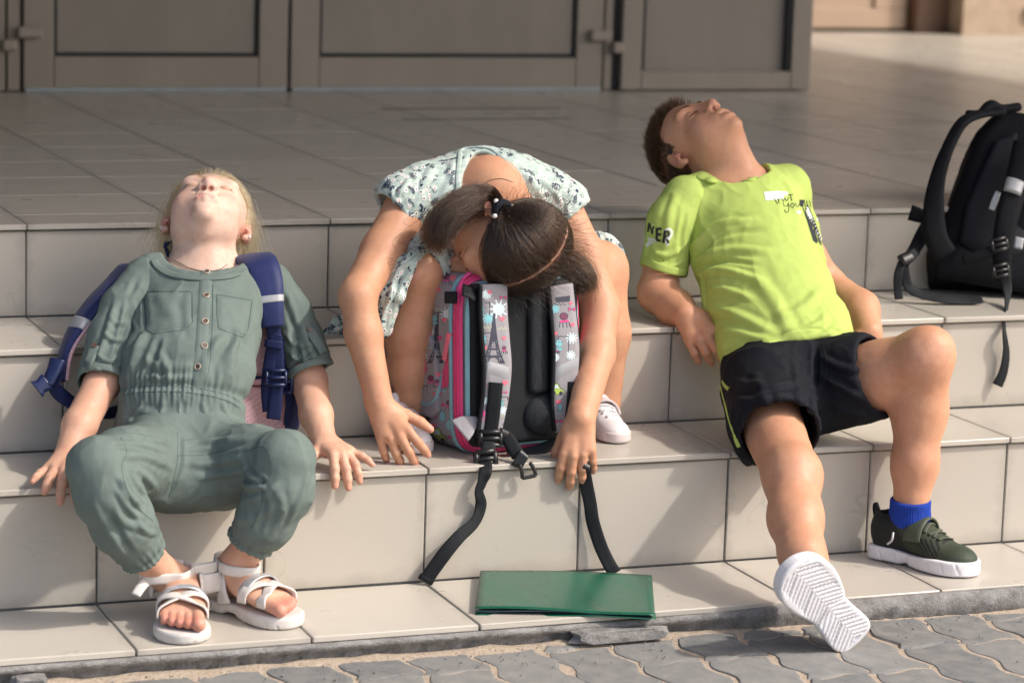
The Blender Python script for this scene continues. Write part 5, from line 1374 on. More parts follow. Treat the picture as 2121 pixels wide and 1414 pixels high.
DK2, bDK2 = cloth_obj("skirt", S, .0027, M_mint, G2, [([(1235, 480), (1250, 520), (1262, 570)], .006, .004), ([(1250, 480), (1268, 530), (1275, 570)], .005, -.003)], None, 2, .0020, 24)
S = Shape()
for a, b, r in ((at(735, 662, .33), at(700, 672, .325), (.010, .016)), (at(700, 672, .325), at(676, 694, .32), (.016, .010)), (at(725, 680, .33), at(690, 704, .32), (.010, .012)), (at(740, 670, .33), at(790, 660, .34), (.012, .012))): S.add(ecap(a, b, (r[0], .007), (r[1], .007), VUP), .006)
S.add(ecap(at(800, 640, .32), at(795, 740, .30), (.016, .02), (.020, .012), VRT), .02)
DK3, bDK3 = cloth_obj("tie_end", S, .0020, M_mint, G2, [([(735, 665), (705, 680), (680, 690)], .004, .003)], None, 1, .0022, 50)
nkp = []
for u, v in [(953, 398), (953, 370), (957, 335), (965, 312), (985, 304), (1010, 312), (1040, 335), (1062, 360), (1075, 380)]:
    P, n = hit(bD1, u + (-5 if u < 990 else 5), v - 2)
    if P is not None: nkp.append((P + n * .0015, n))
band_around(nkp, "neckline_binding", M_mint, G2, .008, .004)
V, F = ribbon([at(978, 313, .30), at(990, 326, .292), at(1012, 332, .29), at(1030, 332, .292)], VTO + VUP, .008, .0015, 20); mesh_obj("care_label", V, F, simple("label_white", (.75, .74, .72), .6), G2, True)
def leaf_shape(c, a, L, w_):
    d = A(math.cos(a), math.sin(a)); n = A(-d[1], d[0]); c = A(*c); return [c, c + d * L * .35 + n * w_ * .5, c + d * L * .7 + n * w_ * .4, c + d * L, c + d * L * .7 - n * w_ * .4, c + d * L * .35 - n * w_ * .5]
def disc(c, r, n=8, ph=0): return [(c[0] + r * math.cos(ph + i * 2 * math.pi / n), c[1] + r * math.sin(ph + i * 2 * math.pi / n)) for i in range(n)]
def sprig(rr, kind):
    o = []
    if kind == 0:
        for k in range(3):
            t = k * .0045
            for sgn in (-1, 1): o.append((leaf_shape((t, sgn * .0006), sgn * rr.uniform(.6, 1.0), rr.uniform(.0045, .0065), .0026), 0))
        o.append((leaf_shape((.012, 0), 0, .006, .0026), 0)); o.append(([(-.004, -.0004), (.013, -.0003), (.013, .0003), (-.004, .0004)], 0))
    elif kind == 1:
        for k in range(5): a = k * 2 * math.pi / 5; o.append((disc((.0030 * math.cos(a), .0030 * math.sin(a)), .0024, 7), 1))
        o.append((disc((0, 0), .0017, 7), 2 if rr.random() < .6 else 3))
    elif kind == 2:
        for k in range(rr.choice((2, 3))): o.append((leaf_shape((.002 * k, 0), rr.uniform(-1.2, 1.2), rr.uniform(.006, .009), .0032), 0))
    elif kind == 3:
        for k in range(7): a = k * 2 * math.pi / 7; o.append(([(0, 0), (.0042 * math.cos(a - .12), .0042 * math.sin(a - .12)), (.0046 * math.cos(a), .0046 * math.sin(a)), (.0042 * math.cos(a + .12), .0042 * math.sin(a + .12))], 3))
        o.append((disc((0, 0), .0014, 6), 1))
    else: o.append((disc((0, 0), rr.uniform(.0012, .002), 6), 2)); o.append((disc((.003, .001), .0022, 6), 1))
    return o
def floral(objs, dens, name, seed=5):
    rr = random.Random(seed); V = []; F = []; M = []; used = []
    for ob in objs:
        me = ob.data; bv = bvh_of(ob); nv = len(me.vertices); co = np.empty(nv * 3, np.float32); me.vertices.foreach_get("co", co); co = co.reshape(-1, 3).astype(float)
        q = np.empty(len(me.polygons) * 4, np.int32); me.polygons.foreach_get("vertices", q); q = q.reshape(-1, 4)
        cc = co[q].mean(1); nn = np.cross(co[q[:, 2]] - co[q[:, 0]], co[q[:, 3]] - co[q[:, 1]]); ar = np.linalg.norm(nn, axis=1) / 2; nn /= ar[:, None] * 2 + 1e-12
        vis = (nn @ VTO) > -.25; p = ar * vis; n_ = int(p.sum() * dens); p = p / p.sum()
        for i in np.random.default_rng(seed).choice(len(cc), n_ * 6, p=p):
            c = cc[i]
            if any((c - b).dot(c - b) < .0090 ** 2 for b in used[-400:]): continue
            used.append(c); n = nn[i]; t = nrm(np.cross(n, A(rr.gauss(0, 1), rr.gauss(0, 1), rr.gauss(0, 1)))); b2 = np.cross(n, t)
            for k, (poly, m) in enumerate(sprig(rr, rr.choice((0, 0, 1, 1, 1, 2, 2, 2, 3, 4)))):
                b0 = len(V); ok = True; tmp = []
                po = [np.mean(poly, 0)] + list(poly)
                for x, y in po:
                    h = bv.find_nearest(Vector(c + t * x + b2 * y), .02)
                    if h[0] is None: ok = False; break
                    tmp.append(np.array(h[0]) + np.array(h[1]) * (.0005 + .00012 * k) * (1 if np.array(h[1]) @ n > 0 else -1))
                if not ok: continue
                V += tmp; F += [(b0, b0 + 1 + j, b0 + 1 + (j + 1) % len(poly)) for j in range(len(poly))]; M += [m] * len(poly)
            if len(used) > 900: break
    o = mesh_obj(name, V, F, [M_pn, M_pw, M_pp, M_pd], objs[0]); tag(o, kind='stuff'); o.data.polygons.foreach_set("material_index", M); return o
for k_, (ob_, dn) in enumerate(((D1, 4200), (DS1, 4200), (DS2, 4200), (DK1, 4200), (DK2, 4200), (DK3, 6000), (DK4, 4600))): floral([ob_], dn, "floral_print", 5 + k_)

# ---- hair: parted, drawn to two bunches
SKR2 = np.array(SK_R) * 1.0
def to_tie(n, tie, cond, seed, k=14, lift=.005):
    rg = np.random.default_rng(seed); p = scalp_points(n, lambda q: hairline(q, .055) & cond(q), seed)
    a = (p - SK_C) / SKR2; a /= np.linalg.norm(a, axis=1)[:, None]; b = (np.array(tie) - SK_C) / SKR2; bl = np.linalg.norm(b); b = b / bl
    T = np.linspace(0, 1, k); ly = rg.uniform(.1, 1, len(p)) ** 1.5; wob = rg.normal(0, .065, (len(p), 3)); out = []
    for t in T:
        q = a * (1 - t) + b * t + wob * math.sin(math.pi * t); q /= np.linalg.norm(q, axis=1)[:, None]
        h = 1 + (.015 + .05 * ly * math.sin(math.pi * min(1, t * .75 + .1)))[:, None] + (bl - 1) * t ** 3
        out.append((np.array(SK_C) + q * SKR2 * h) @ H2.ax * H2.s + H2.c)
    return np.stack(out, 1)
tieA, tieB = (.080, -.022, .018), (-.082, -.030, -.002)
sA = to_tie(7500, tieA, lambda q: q[:, 0] > .0005, 21); sB = to_tie(7500, tieB, lambda q: q[:, 0] < -.0005, 22)
def bunch(path, n, rad, seed, k=16, wave=.006):
    rg = np.random.default_rng(seed); C = spline(path, k); T = np.gradient(C, axis=0); T /= np.linalg.norm(T, axis=1)[:, None]; a = nrm(np.cross(T[0], VTO)); out = np.empty((n, k, 3))
    R0 = np.interp(np.linspace(0, 1, k), np.linspace(0, 1, len(rad)), rad); th = rg.uniform(0, 6.283, n); rr = np.sqrt(rg.uniform(0, 1, n)); ph = rg.uniform(0, 6.28, (n, 2)); fz = rg.normal(0, .0055, (n, 3)) * (rg.random((n, 1)) < .55); ln = rg.uniform(.72, 1.1, n)
    for i in range(k):
        a = nrm(a - (a @ T[i]) * T[i]); b = np.cross(T[i], a); w_ = wave * i / k
        t = np.minimum(i / (k - 1) * ln, 1) * (k - 1); i0 = np.minimum(t.astype(int), k - 2); fr = (t - i0)[:, None]; base = C[i0] * (1 - fr) + C[i0 + 1] * fr
        out[:, i] = base + (rr * np.cos(th) * R0[i] + w_ * np.sin(ph[:, 0] + i * .5))[:, None] * a + (rr * np.sin(th) * R0[i] + w_ * np.cos(ph[:, 1] + i * .45))[:, None] * b + fz * (i / k) * 1.6
    return out
tA = H2(*tieA); tB = H2(*tieB)
b1 = bunch([tA - VRT * .004, at(1016, 408, .15) , at(968, 418, .14), at(924, 452, .13), at(906, 492, .125), at(930, 516, .13)], 5200, [.008, .016, .023, .024, .020, .013], 23, 16, .010)
b2 = bunch([tB, tB + VRT * .035 - VUP * .006 + VTO * .01, tB + VRT * .065 - VUP * .030 + VTO * .008, tB + VRT * .072 - VUP * .058], 3600, [.009, .022, .026, .018], 24, 14, .010)
fw = bunch([tA, at(930, 455, .12), at(860, 520, .12), at(800, 560, .12), at(770, 500, .15)], 10, [.004, .03, .04, .05, .05], 25, 16, .02)
strands("hair", np.concatenate([sA[:, :14], sB[:, :14], b1[:, :14], b2[:, :14], fw[:, :14]]), [.00030, .00029, .00013], M_hair2, G2)
fly = scalp_points(700, lambda q: hairline(q, .055), 31); strands("loose_hair", grow(H2, fly, 8, .008, lambda P, t: (P - H2.c) / .09 * (.34 - .2 * t) - H2.f[None] * .5 + H2.r[None] * np.sign(H2.inv(P)[:, :1]) * .5, lambda t: .3 * t, SK_C, SKR2, 32, 1.2, .42, .006), [.00020, .00018, .0001], M_hair2, G2)
strands("eyelashes", lash_strands(H2, 40, .006, 1, (1,)), [.00028, .0002, .00008], M_hair2, G2); strands("eyebrows", brow_strands(H2, 160, 6, .007, (1,)), [.0003, .00025, .0001], M_hair2, G2)
M_band = cloth_mat("black_band", (.012, .014, .022), 500); M_pearl = simple("pearl", (.80, .78, .74), .22)
for c, dr, nm in ((tA, nrm(at(1000, 405, .15) - tA), "upper"), (tB, VRT, "lower")):
    a = nrm(np.cross(dr, VTO)); b = np.cross(dr, a); P = [c + dr * .004 + (math.cos(t) * a + math.sin(t) * b) * .0135 for t in np.linspace(0, 6.283, 24)]
    V, F = ribbon(P, [p - c for p in P], .017, .008, 40, .8); hb = mesh_obj("hair_tie", V, F, M_band, None, True); tag(hb, "black hair tie %s on the slumped girl's bunch" % ("with pearl beads" if nm == "upper" else "nearly hidden in the hair low"), "hair tie")
    for k, t in enumerate((.6, 2.0, 3.6, 5.0)):
        p = c + (math.cos(t) * a + math.sin(t) * b) * .019 + dr * (.009 if k % 2 else -.002); bm = bmesh.new(); bmesh.ops.create_uvsphere(bm, u_segments=12, v_segments=8, radius=.0048); me = bpy.data.meshes.new("bead"); bm.to_mesh(me); bm.free()
        me.materials.append(M_pearl); me.polygons.foreach_set("use_smooth", [True] * len(me.polygons)); o = link(bpy.data.objects.new("bead", me)); o.location = p; o.parent = hb
nk = [hit(bB2, u, v) for u, v in [(1000, 385), (1015, 374), (1040, 371), (1062, 378)]]; nk = [p + n * .001 for p, n in nk if p is not None]
if len(nk) > 2: V, F = tube(nk, .0005, 30, 5); ne = mesh_obj("necklace", V, F, M_chain, None, True); tag(ne, "fine chain across the nape of the slumped girl's neck", "necklace")

# ---- shoes, shared by the two older children
def shoe(root, c, d, up, L, big, mats, wid=.385, res=.0024):
    """trainer: c = heel end of the sole underside; big = +1/-1: inner side along cross(up, d)"""
    d = nrm(d); up = nrm(np.asarray(up) - (np.asarray(up) @ d) * d); l = np.cross(up, d); ax = np.array([d, l, up]); p = lambda a, b, z: np.asarray(c) + a * L * d + b * L * l * big + z * L * up
    out = [(x * L, y * big) for x, y in sole_outline(1, L * wid, 1)]
    S = Shape(); S.add(extr(c, ax, out, 0, .122 * L, .022 * L), .003); S.sub(ell(p(.5, 0, .17), np.array((.30, .34, .075)) * L, ax), .02 * L); S.sub(cap(p(.40, -.3, -.02), p(.40, .3, -.02), .03 * L), .05 * L)
    V, Q = S.mesh(res); V = relax(V, Q, 1, .4); q = (V - c) @ ax.T / L; Nn = normals(V, Q); h = np.zeros(len(V))
    bot = (Nn @ up) < -.6; side = np.abs(Nn @ up) < .5
    w_ = q[:, 0] + .30 * np.abs(q[:, 1] * 2.2) - .05; rim = np.minimum(1, np.maximum(0, (.175 - np.abs(q[:, 1]) ) / .02)) * (q[:, 0] > .05) * (q[:, 0] < .95)
    grp = np.mod(w_, .215); fine = np.mod(w_, .043)
    h -= bot * rim * (.010 * (grp < .030) + .0060 * ((fine < .018) & (grp >= .030))) * L
    s2 = np.mod(q[:, 0] + .35 * q[:, 2], .125); h -= side * .006 * L * (np.abs(s2 - .06) < .009) * (q[:, 2] > .015)
    V = V + Nn * h[:, None]; o = mesh_obj("sole", V, Q, mats["sole"], root, True)
    S = Shape(); k = .07 * L
    S.add(ell(p(.165, 0, .22), np.array((.165, .150, .19)) * L, ax), k); S.add(ecap(p(.15, 0, .30), p(.30, 0, .33), (.125 * L, .14 * L), (.115 * L, .12 * L), l), k)
    S.add(ecap(p(.30, 0, .26), p(.62, .01, .17), (.150 * L, .185 * L), (.165 * L, .115 * L), l), k); S.add(ell(p(.76, .01, .115), np.array((.215, .175, .115)) * L, ax), k)
    S.cut(p(.5, 0, .085), -up, .004, p(.5, 0, .085), L * .75)
    S.sub(ecap(p(.16, 0, .36), p(.20, 0, .62), (.092 * L, .115 * L), (.13 * L, .16 * L), l), .012 * L)
    S.cut(p(.18, 0, .445), nrm(up * .95 - d * .25), .01 * L, p(.18, 0, .48), L * .23)
    V, Q = S.mesh(res); V = relax(V, Q, 1, .4); q = (V - c) @ ax.T / L
    cols = mats["paint"](q[:, 0], q[:, 1] * big, q[:, 2]) if "paint" in mats else None
    up_o = mesh_obj("upper", V, Q, mats["upper"], root, True, cols); bv = BVHTree.FromPolygons(V.tolist(), Q.tolist())
    def over(a0, a1, wd, name, mat, lift=.002, th=.0035, span=1.25, hh=.13, parent=None, bow=.2):
        P = []; Nn_ = []
        for t in np.linspace(-1, 1, 13):
            a = t * span; dv = math.cos(a) * up + math.sin(a) * l * big; o_ = p(a0 + (a1 - a0) * (t + 1) / 2, 0, hh); h_ = bv.ray_cast(Vector(o_ + dv * .3 * L), Vector(-dv), .4 * L)
            if h_[0] is not None: P.append(np.array(h_[0]) + dv * lift); Nn_.append(dv)
        if len(P) > 3: V, F = ribbon(P, Nn_, wd, th, 30, bow); mesh_obj(name, V, F, mat, parent or root, True)
    over(.47, .45, .032 * L / .2, "strap", mats["strap"], .004, .004, 1.05)
    for i, a in enumerate((.55, .59, .63, .67)): over(a, a + (.045 if i % 2 else -.045), .0065 * L / .2, "lace", mats["lace"], .0015, .003, .52)
    V, F = ribbon([p(.33, -.04, .43), p(.30, -.04, .50), p(.27, -.04, .54)], [d, d + up, up], .075 * L, .006, 12, .3); mesh_obj("tongue", V, F, mats["tongue"], root, True)
    V, F = ribbon([p(.015, 0, .32), p(-.005, 0, .40), p(.008, 0, .44), p(.04, 0, .38)], [-d, -d, up, d], .010, .003, 14); mesh_obj("pull_tab", V, F, mats["tab"], root, True)
    return bv, p
M_wsole = simple("white_rubber", (.78, .77, .79), .5, (300, .1, .001), .03); M_wup = simple("white_leather", (.74, .70, .70), .45, (400, .15, .0008), .05); M_wstrap = simple("lilac_strap", (.62, .53, .54), .5, (400, .15, .0008), .05); M_lace = simple("white_lace", (.80, .78, .78), .8)
wm = dict(sole=simple("worn_white_rubber", (.66, .58, .57), .5, (300, .1, .001), .08), upper=M_wup, strap=M_wstrap, lace=M_lace, tongue=M_wup, tab=M_wup)
for (c, d, bg_, lb) in ((A(-.238, .262, Z1 + .002), A(.10, -1, 0), 1, "white sneaker on the slumped girl's foot touched by her spread fingers"), (A(.172, .268, Z1 + .002), A(.02, -1, 0), -1, "white sneaker on the slumped girl's other foot, behind her draped hand")):
    r = empty("sneaker", tuple(c)); tag(r, lb, "sneaker"); shoe(r, c, d, A(0, 0, 1), .168, bg_, wm)
# ================================================================== the printed backpack between her feet
M_grey = cloth_mat("grey_print_ground", (.33, .315, .335), 1300, .55, .05, .15, .1); M_blkmesh = mesh_fabric("black_mesh", (.016, .019, .024), (.004, .005, .006), 330); M_blk = cloth_mat("black_nylon", (.012, .014, .017), 1200, .6, .1, .25); M_blkweb = cloth_mat("black_webbing", (.014, .016, .019), 650, .65, .1, .6)
M_zip = simple("pink_zip", (.68, .055, .19), .5, (700, .4, .0008), .08); M_blue = cloth_mat("blue_piping", (.25, .47, .52), 900, .6); M_hotmesh = mesh_fabric("hot_pink_mesh", (.78, .10, .24), (.30, .02, .08), 330)
M_iknavy = simple("ink_navy", (.045, .048, .075), .6); M_ikpink = simple("ink_pink", (.70, .06, .25), .6); M_ikblue = simple("ink_blue", (.22, .52, .58), .6); M_ikgreen = simple("ink_green", (.42, .56, .10), .6); M_iklite = simple("ink_pale", (.60, .72, .76), .6); M_ikred = simple("ink_coral", (.80, .16, .22), .6); M_ikolive = simple("ink_olive", (.50, .58, .30), .6); M_ikplum = simple("ink_plum", (.20, .05, .11), .6)
INK = [M_iknavy, M_ikpink, M_ikblue, M_ikgreen, M_iklite, M_ikred, M_ikolive, M_ikplum]
B2R = empty("backpack", (-.02, .19, Z1)); tag(B2R, "grey backpack printed with towers, with a pink zip, between the slumped girl's feet", "backpack")
ux, uu = nrm(A(1, -.03, 0)), nrm(A(0, .07, 1)); uf = np.cross(uu, ux) * -1; uf = nrm(np.cross(ux, uu)) * -1     # uf: out of the padded side
ux = nrm(A(.985, .165, 0)); uf = nrm(A(.165, -.985, .07)); uu = np.cross(ux, -uf); uf = -np.cross(uu, ux); axb = np.array([ux, uf, uu])
cb = A(-.047, .166, Z1 + .163)
bp = lambda x, f, z: cb + x * ux + f * uf + z * uu
S = Shape(); S.add(rbox(cb, (.128, .080, .162), axb, .040), .01); V, Q = S.mesh(.0036); V = relax(V, Q, 2)
V = V + normals(V, Q) * (fbm(V * 16, 2) * .0022)[:, None]; bag2 = mesh_obj("bag_body", V, Q, M_grey, B2R, True); bb2 = BVHTree.FromPolygons(V.tolist(), Q.tolist())
# zip and piping round the side: closed loops in planes parallel to the padded side
def loop(ang, off, n=80):
    """a line running round the bag on its rounded edge: ang = 0 on the side, 90 on the padded face"""
    a = R_(ang); f = .040 + (.040 + off) * math.sin(a); hx = .088 + (.040 + off) * math.cos(a); hz = .122 + (.040 + off) * math.cos(a); P = []; Nn = []
    for t in np.linspace(0, 2 * math.pi, n):
        c, s_ = math.cos(t), math.sin(t); e = .30; x = math.copysign(abs(c) ** e, c); z = math.copysign(abs(s_) ** e, s_)
        P.append(bp(x * hx, f, z * hz)); Nn.append(nrm((ux * x ** 3 + uu * z ** 3) * math.cos(a) + uf * math.sin(a)))
    return P, Nn
for ang, w_, th, nm, mt in ((26, .021, .004, "zip_tape", M_zip), (52, .011, .008, "piping", M_blue), (2, .009, .006, "piping", M_blue)):
    P, Nn = loop(ang, .0035); V, F = ribbon(P, Nn, w_, th, 220, .2); mesh_obj(nm, V, F, mt, B2R, True)
P, Nn = loop(26, .0062); V, F = ribbon(P, Nn, .0050, .003, 220, .4); mesh_obj("zip_teeth", V, F, simple("zip_teeth", (.62, .03, .15), .4), B2R, True)
V, F = ribbon([bp(-.100, .058, .168), bp(-.115, .060, .158), bp(-.126, .062, .138), bp(-.129, .062, .116)], [-ux + uu, -ux + uf * .3, -ux + uf * .3, -ux], [.006, .005, .006, .009], .005, 16); mesh_obj("zip_puller", V, F, M_ikpink, B2R, True)
# padded side: black mesh with two long cushions and a round one
S = Shape(); S.add(rbox(bp(0, .078, 0), (.115, .010, .150), axb, .009), .01)
V, Q = S.mesh(.0036); mesh_obj("back_panel", relax(V, Q, 2), Q, M_blk, B2R, True)
S = Shape(); S.add(rbox(bp(.024, .089, .045), (.022, .012, .105), axb, .011), .006); S.add(rbox(bp(.072, .089, .045), (.022, .012, .105), axb, .011), .006); V, Q = S.mesh(.0036); mesh_obj("back_cushion", relax(V, Q, 2), Q, M_blkmesh, B2R, True)
S = Shape(); S.add(ell(bp(.045, .086, -.100), (.052, .022, .042), axb), .01); V, Q = S.mesh(.0036); mesh_obj("lumbar_cushion", relax(V, Q, 1), Q, M_blkmesh, B2R, True)
# side pocket with its own zip
S = Shape(); S.add(extr(bp(-.128, -.022, -.030), np.array([uf, uu, -ux]), [(-.055, .10), (-.02, .09), (.010, .05), (.020, -.01), (.018, -.062), (-.01, -.078), (-.055, -.078)], -.01, .010, .007), .004); V, Q = S.mesh(.0024); V = relax(V, Q, 1); pk2 = mesh_obj("side_pocket", V, Q, M_grey, B2R, True); bpk = BVHTree.FromPolygons(V.tolist(), Q.tolist())
def bagat(u, v, f):
    d = _ray(u, v); q = cb + f * uf; return _CP + d * ((q - _CP) @ uf) / (d @ uf)
# shoulder straps: printed, black edged, bowed out
def pstrap(px, ys, wd, parent, name="shoulder_strap"):
    pts = [bagat(u, v, f) for (u, v), f in zip(px, ys)]; V, F = ribbon(pts, -VTO * 0 + uf + VTO * .3, wd, .011, 60, .25); o = mesh_obj(name, V, F, M_grey, parent, True)
    sd = nrm(np.cross(VUP, uf)); ed = []
    for s_ in (-1, 1):
        q = [p + s_ * nrm(ux) * w_ / 2 for p, w_ in zip(pts, wd)]; ed.append(tube(q, .0042, 60, 8))
    multi("strap_edging", ed, M_blk, o); return o, BVHTree.FromPolygons([tuple(v) for v in V], F)
st1, bs1 = pstrap([(1022, 588), (1022, 640), (1026, 700), (1030, 760), (1026, 820), (1016, 880), (1012, 905)], [.102, .104, .108, .110, .108, .104, .102], [.054, .054, .055, .056, .052, .048, .044], B2R)
st2, bs2 = pstrap([(1160, 590), (1166, 650), (1172, 720), (1170, 780), (1166, 840), (1170, 890)], [.108, .110, .114, .113, .110, .106], [.050, .051, .053, .051, .046, .042], B2R)
mkr = SurfMarks(bs1); mkr.patch([(1000, 744), (1055, 760), (1054, 786), (1000, 768)], 6, 3, 0, .002); mkr.obj("reflector", M_refl, B2R)
mkr = SurfMarks(bs2); mkr.patch([(1145, 764), (1198, 738), (1198, 762), (1146, 790)], 6, 3, 0, .002); mkr.obj("reflector", M_refl, B2R)
strap([bagat(1027, 792, .1215), bagat(1024, 830, .1195), bagat(1018, 880, .1145), bagat(1013, 905, .113)], VTO, .026, .003, "webbing", M_blkweb, B2R)
strap([bagat(1182, 790, .121), bagat(1180, 830, .119), bagat(1178, 870, .117)], VTO, .028, .003, "webbing", M_blkweb, B2R)
ladder_buckle(bagat(1016, 908, .118), VRT, VUP, .036, .024, M_bplastic, B2R, t=.009); ladder_buckle(at(1006, 950, .006), VRT + VUP * .1, VUP, .034, .026, M_bplastic, B2R, t=.010)
strap([bagat(1014, 905, .113), at(1008, 950, .006)], VTO, .026, .004, "webbing", M_blkweb, B2R, 8)
strap([at(1004, 955, .006), at(1006, 974, -.020), at(998, 1000, -.020), at(992, 1018, -.018), at(996, 1045, -.012), at(984, 1080, -.018), at(950, 1112, -.028), at(918, 1150, -.030), at(880, 1203, -.022)],
      [VTO, VTO + VUP * .5, VTO + VRT * .7, VTO + VRT * .8, VTO + VRT * .3, VTO + VRT * .6 + VUP * .2, VTO + VRT * .35 + VUP * .2, VTO + VUP * .1, VTO], [.024, .024, .020, .020, .022, .020, .024, .026, .026], .0028, "loose_webbing", M_blkweb, B2R, 90, .1)
strap([at(885, 1195, -.021), at(880, 1204, -.020)], VTO, .029, .006, "webbing_end", M_blkweb, B2R, 6)
strap([at(1210, 968, -.025), at(1212, 990, -.022), at(1222, 1040, -.016), at(1228, 1080, -.014), at(1244, 1130, -.018), at(1262, 1168, -.030), at(1274, 1186, -.045)], [VTO, VTO, VTO + VRT * .2, VTO, VTO + VUP * .15, VTO + VUP * .3, VTO + VUP * .4], .025, .0028, "loose_webbing", M_blkweb, B2R, 60, .1)
strap([at(1205, 962, -.028), at(1218, 968, -.028)], VTO + VUP, .020, .012, "buckle", M_bplastic, B2R, 8)
# chest strap with half of its clip
strap([bagat(1046, 898, .112), at(1058, 918, .020), at(1074, 944, -.004)], VTO + VUP * .2, [.022, .026, .026], .004, "chest_strap", M_blkweb, B2R, 24, .5)
strap([bagat(1034, 896, .114), bagat(1050, 902, .114)], VTO, .020, .010, "strap_keeper", M_bplastic, B2R, 8)
V, F = ribbon([at(1068, 946, -.008), at(1088, 958, -.016)], VTO, [.034, .028], .012, 8); mesh_obj("clip", V, F, M_bplastic, B2R, True)
for a, b in (((1076, 962), (1082, 990)), ((1098, 958), (1110, 984)), ((1082, 990), (1110, 984))): V, F = tube([at(*a, -.020), at((a[0] + b[0]) / 2 + 2, (a[1] + b[1]) / 2, -.021), at(*b, -.022)], .0036, 10, 8); mesh_obj("clip_prong", V, F, M_bplastic, B2R, True)
strap([at(1048, 928, .05), at(1085, 938, .06), at(1130, 926, .07), at(1160, 910, .08)], VTO + VUP * .8, .024, .003, "webbing", M_blkweb, B2R, 30)
V, F = ribbon([bagat(990, 868, .094), bagat(968, 880, .092), bagat(952, 892, .090)], VTO + VUP * .2, [.012, .040, .050], .003, 10); mesh_obj("strap_wing", V, F, M_grey, B2R, True)
V, F = ribbon([bagat(958, 600, .088), bagat(972, 604, .092), bagat(985, 612, .094)], VTO + VUP, .030, .004, 8); mesh_obj("label_loop", V, F, M_blk, B2R, True)
V, F = ribbon([at(922, 616, .11), at(945, 616, .085)], VTO - VRT * .5, .022, .004, 8); mesh_obj("zip_garage", V, F, M_blk, B2R, True)
V, F = ribbon([at(931, 690, .105), at(926, 715, .112), at(921, 745, .118)], VTO - VRT * .8, [.010, .008, .010], .006, 12); mesh_obj("zip_puller", V, F, M_ikred, B2R, True)
mkp = SurfMarks(bb2); mkp.fill([(926, 738), (945, 728), (938, 775), (928, 800), (915, 806), (918, 770)], 0, .0016); mkp.obj("mesh_inset", M_hotmesh, B2R)
mkp = SurfMarks(bpk); mkp.stroke([(928, 690), (920, 740), (914, 790), (902, 825), (884, 838), (868, 828)], .006, 0, .0035, 50); mkp.stroke([(936, 680), (936, 640), (930, 610)], .004, 0, .002); mkp.obj("pocket_piping", M_blue, B2R)
# ---- the print
def tower(m, x, y, w_, h, lean=0):
    f = lambda a, b: (x + a * w_ / 2 + lean * b, y - b * h)
    prof = [(1, 0), (.72, .13), (.50, .28), (.33, .45), (.20, .65), (.10, .85), (.05, .97), (0, 1.06)]
    for s_ in (-1, 1):
        m.stroke([f(s_ * a, b) for a, b in prof], .0030, 0, .0006); m.stroke([f(s_ * a * .55, b) for a, b in prof[:5]], .0018, 0, .0006)
        for (a, b), (c, d) in zip(prof[:-2], prof[1:-1]): m.stroke([f(s_ * a, b), f(s_ * c * .5, d)], .0011, 0, .0006); m.stroke([f(s_ * a * .55, b), f(s_ * c, d)], .0011, 0, .0006)
        m.fill([f(s_ * 1.0, 0), f(s_ * .62, 0), f(s_ * .56, .06), f(s_ * .86, .06)], 0, .0006)
    for b, a, q in ((.145, .80, .0040), (.30, .54, .0036), (.66, .24, .003), (.86, .13, .003)): m.stroke([f(-a, b), f(a, b)], q, 0, .0007, sm=False)
    m.stroke([f(-.5, .02), f(-.36, .10), f(0, .135), f(.36, .10), f(.5, .02)], .0020, 0, .0006); m.fill([f(-.14, .45), f(.14, .45), f(.06, .95), f(-.06, .95)], 0, .0005)
    for b in (.36, .42, .5, .56, .74, .8): a = np.interp(b, [q[1] for q in prof], [q[0] for q in prof]); m.stroke([f(-a, b), f(a, b)], .0010, 0, .0006)
def heart(m, x, y, s_, c=5): m.fill([(x, y + s_), (x - s_, y), (x - s_ * .9, y - s_ * .6), (x - s_ * .4, y - s_ * .8), (x, y - s_ * .35), (x + s_ * .4, y - s_ * .8), (x + s_ * .9, y - s_ * .6), (x + s_, y)], c, .0006, 4)
def chair(m, x, y, s_):
    m.fill([(x + s_ * .5 * math.cos(t), y - s_ * .55 + s_ * .42 * math.sin(t)) for t in np.linspace(0, 6.28, 12)[:-1]], 7, .0005); m.stroke([(x + s_ * .5 * math.cos(t), y - s_ * .55 + s_ * .42 * math.sin(t)) for t in np.linspace(0, 6.28, 14)], .0022, 0, .0008)
    m.fill([(x - s_ * .55, y), (x + s_ * .5, y - s_ * .12), (x + s_ * .62, y + s_ * .14), (x - s_ * .4, y + s_ * .26)], 1, .0006)
    for a in (-.45, -.1, .3, .6): m.stroke([(x + a * s_, y + s_ * .15), (x + a * s_ * 1.3, y + s_ * .85)], .0016, 0, .0006)
def lamp(m, x, y, s_, c=2):
    m.stroke([(x + s_ * .7, y - s_), (x + s_ * .7, y + s_)], .0016, 0, .0006); m.stroke([(x + s_ * .7, y - s_ * .9), (x - s_ * .6, y - s_ * .9), (x - s_ * .5, y - s_ * .5)], .0016, 0, .0006, sm=False)
    m.fill([(x - s_ * .5 + s_ * .42 * math.cos(t), y - s_ * .1 + s_ * .42 * math.sin(t)) for t in np.linspace(0, 6.28, 10)[:-1]], c, .0006); m.stroke([(x - s_ * .95, y - s_ * .2), (x, y - s_ * .2)], .0018, 0, .0009)
    m.fill([(x - s_ * .9, y + s_ * .35), (x - .05 * s_, y + s_ * .35), (x - s_ * .15, y + s_ * .8), (x - s_ * .8, y + s_ * .8)], c, .0006); m.stroke([(x - s_ * .9, y + s_ * .55), (x, y + s_ * .5)], .0014, 0, .0009)
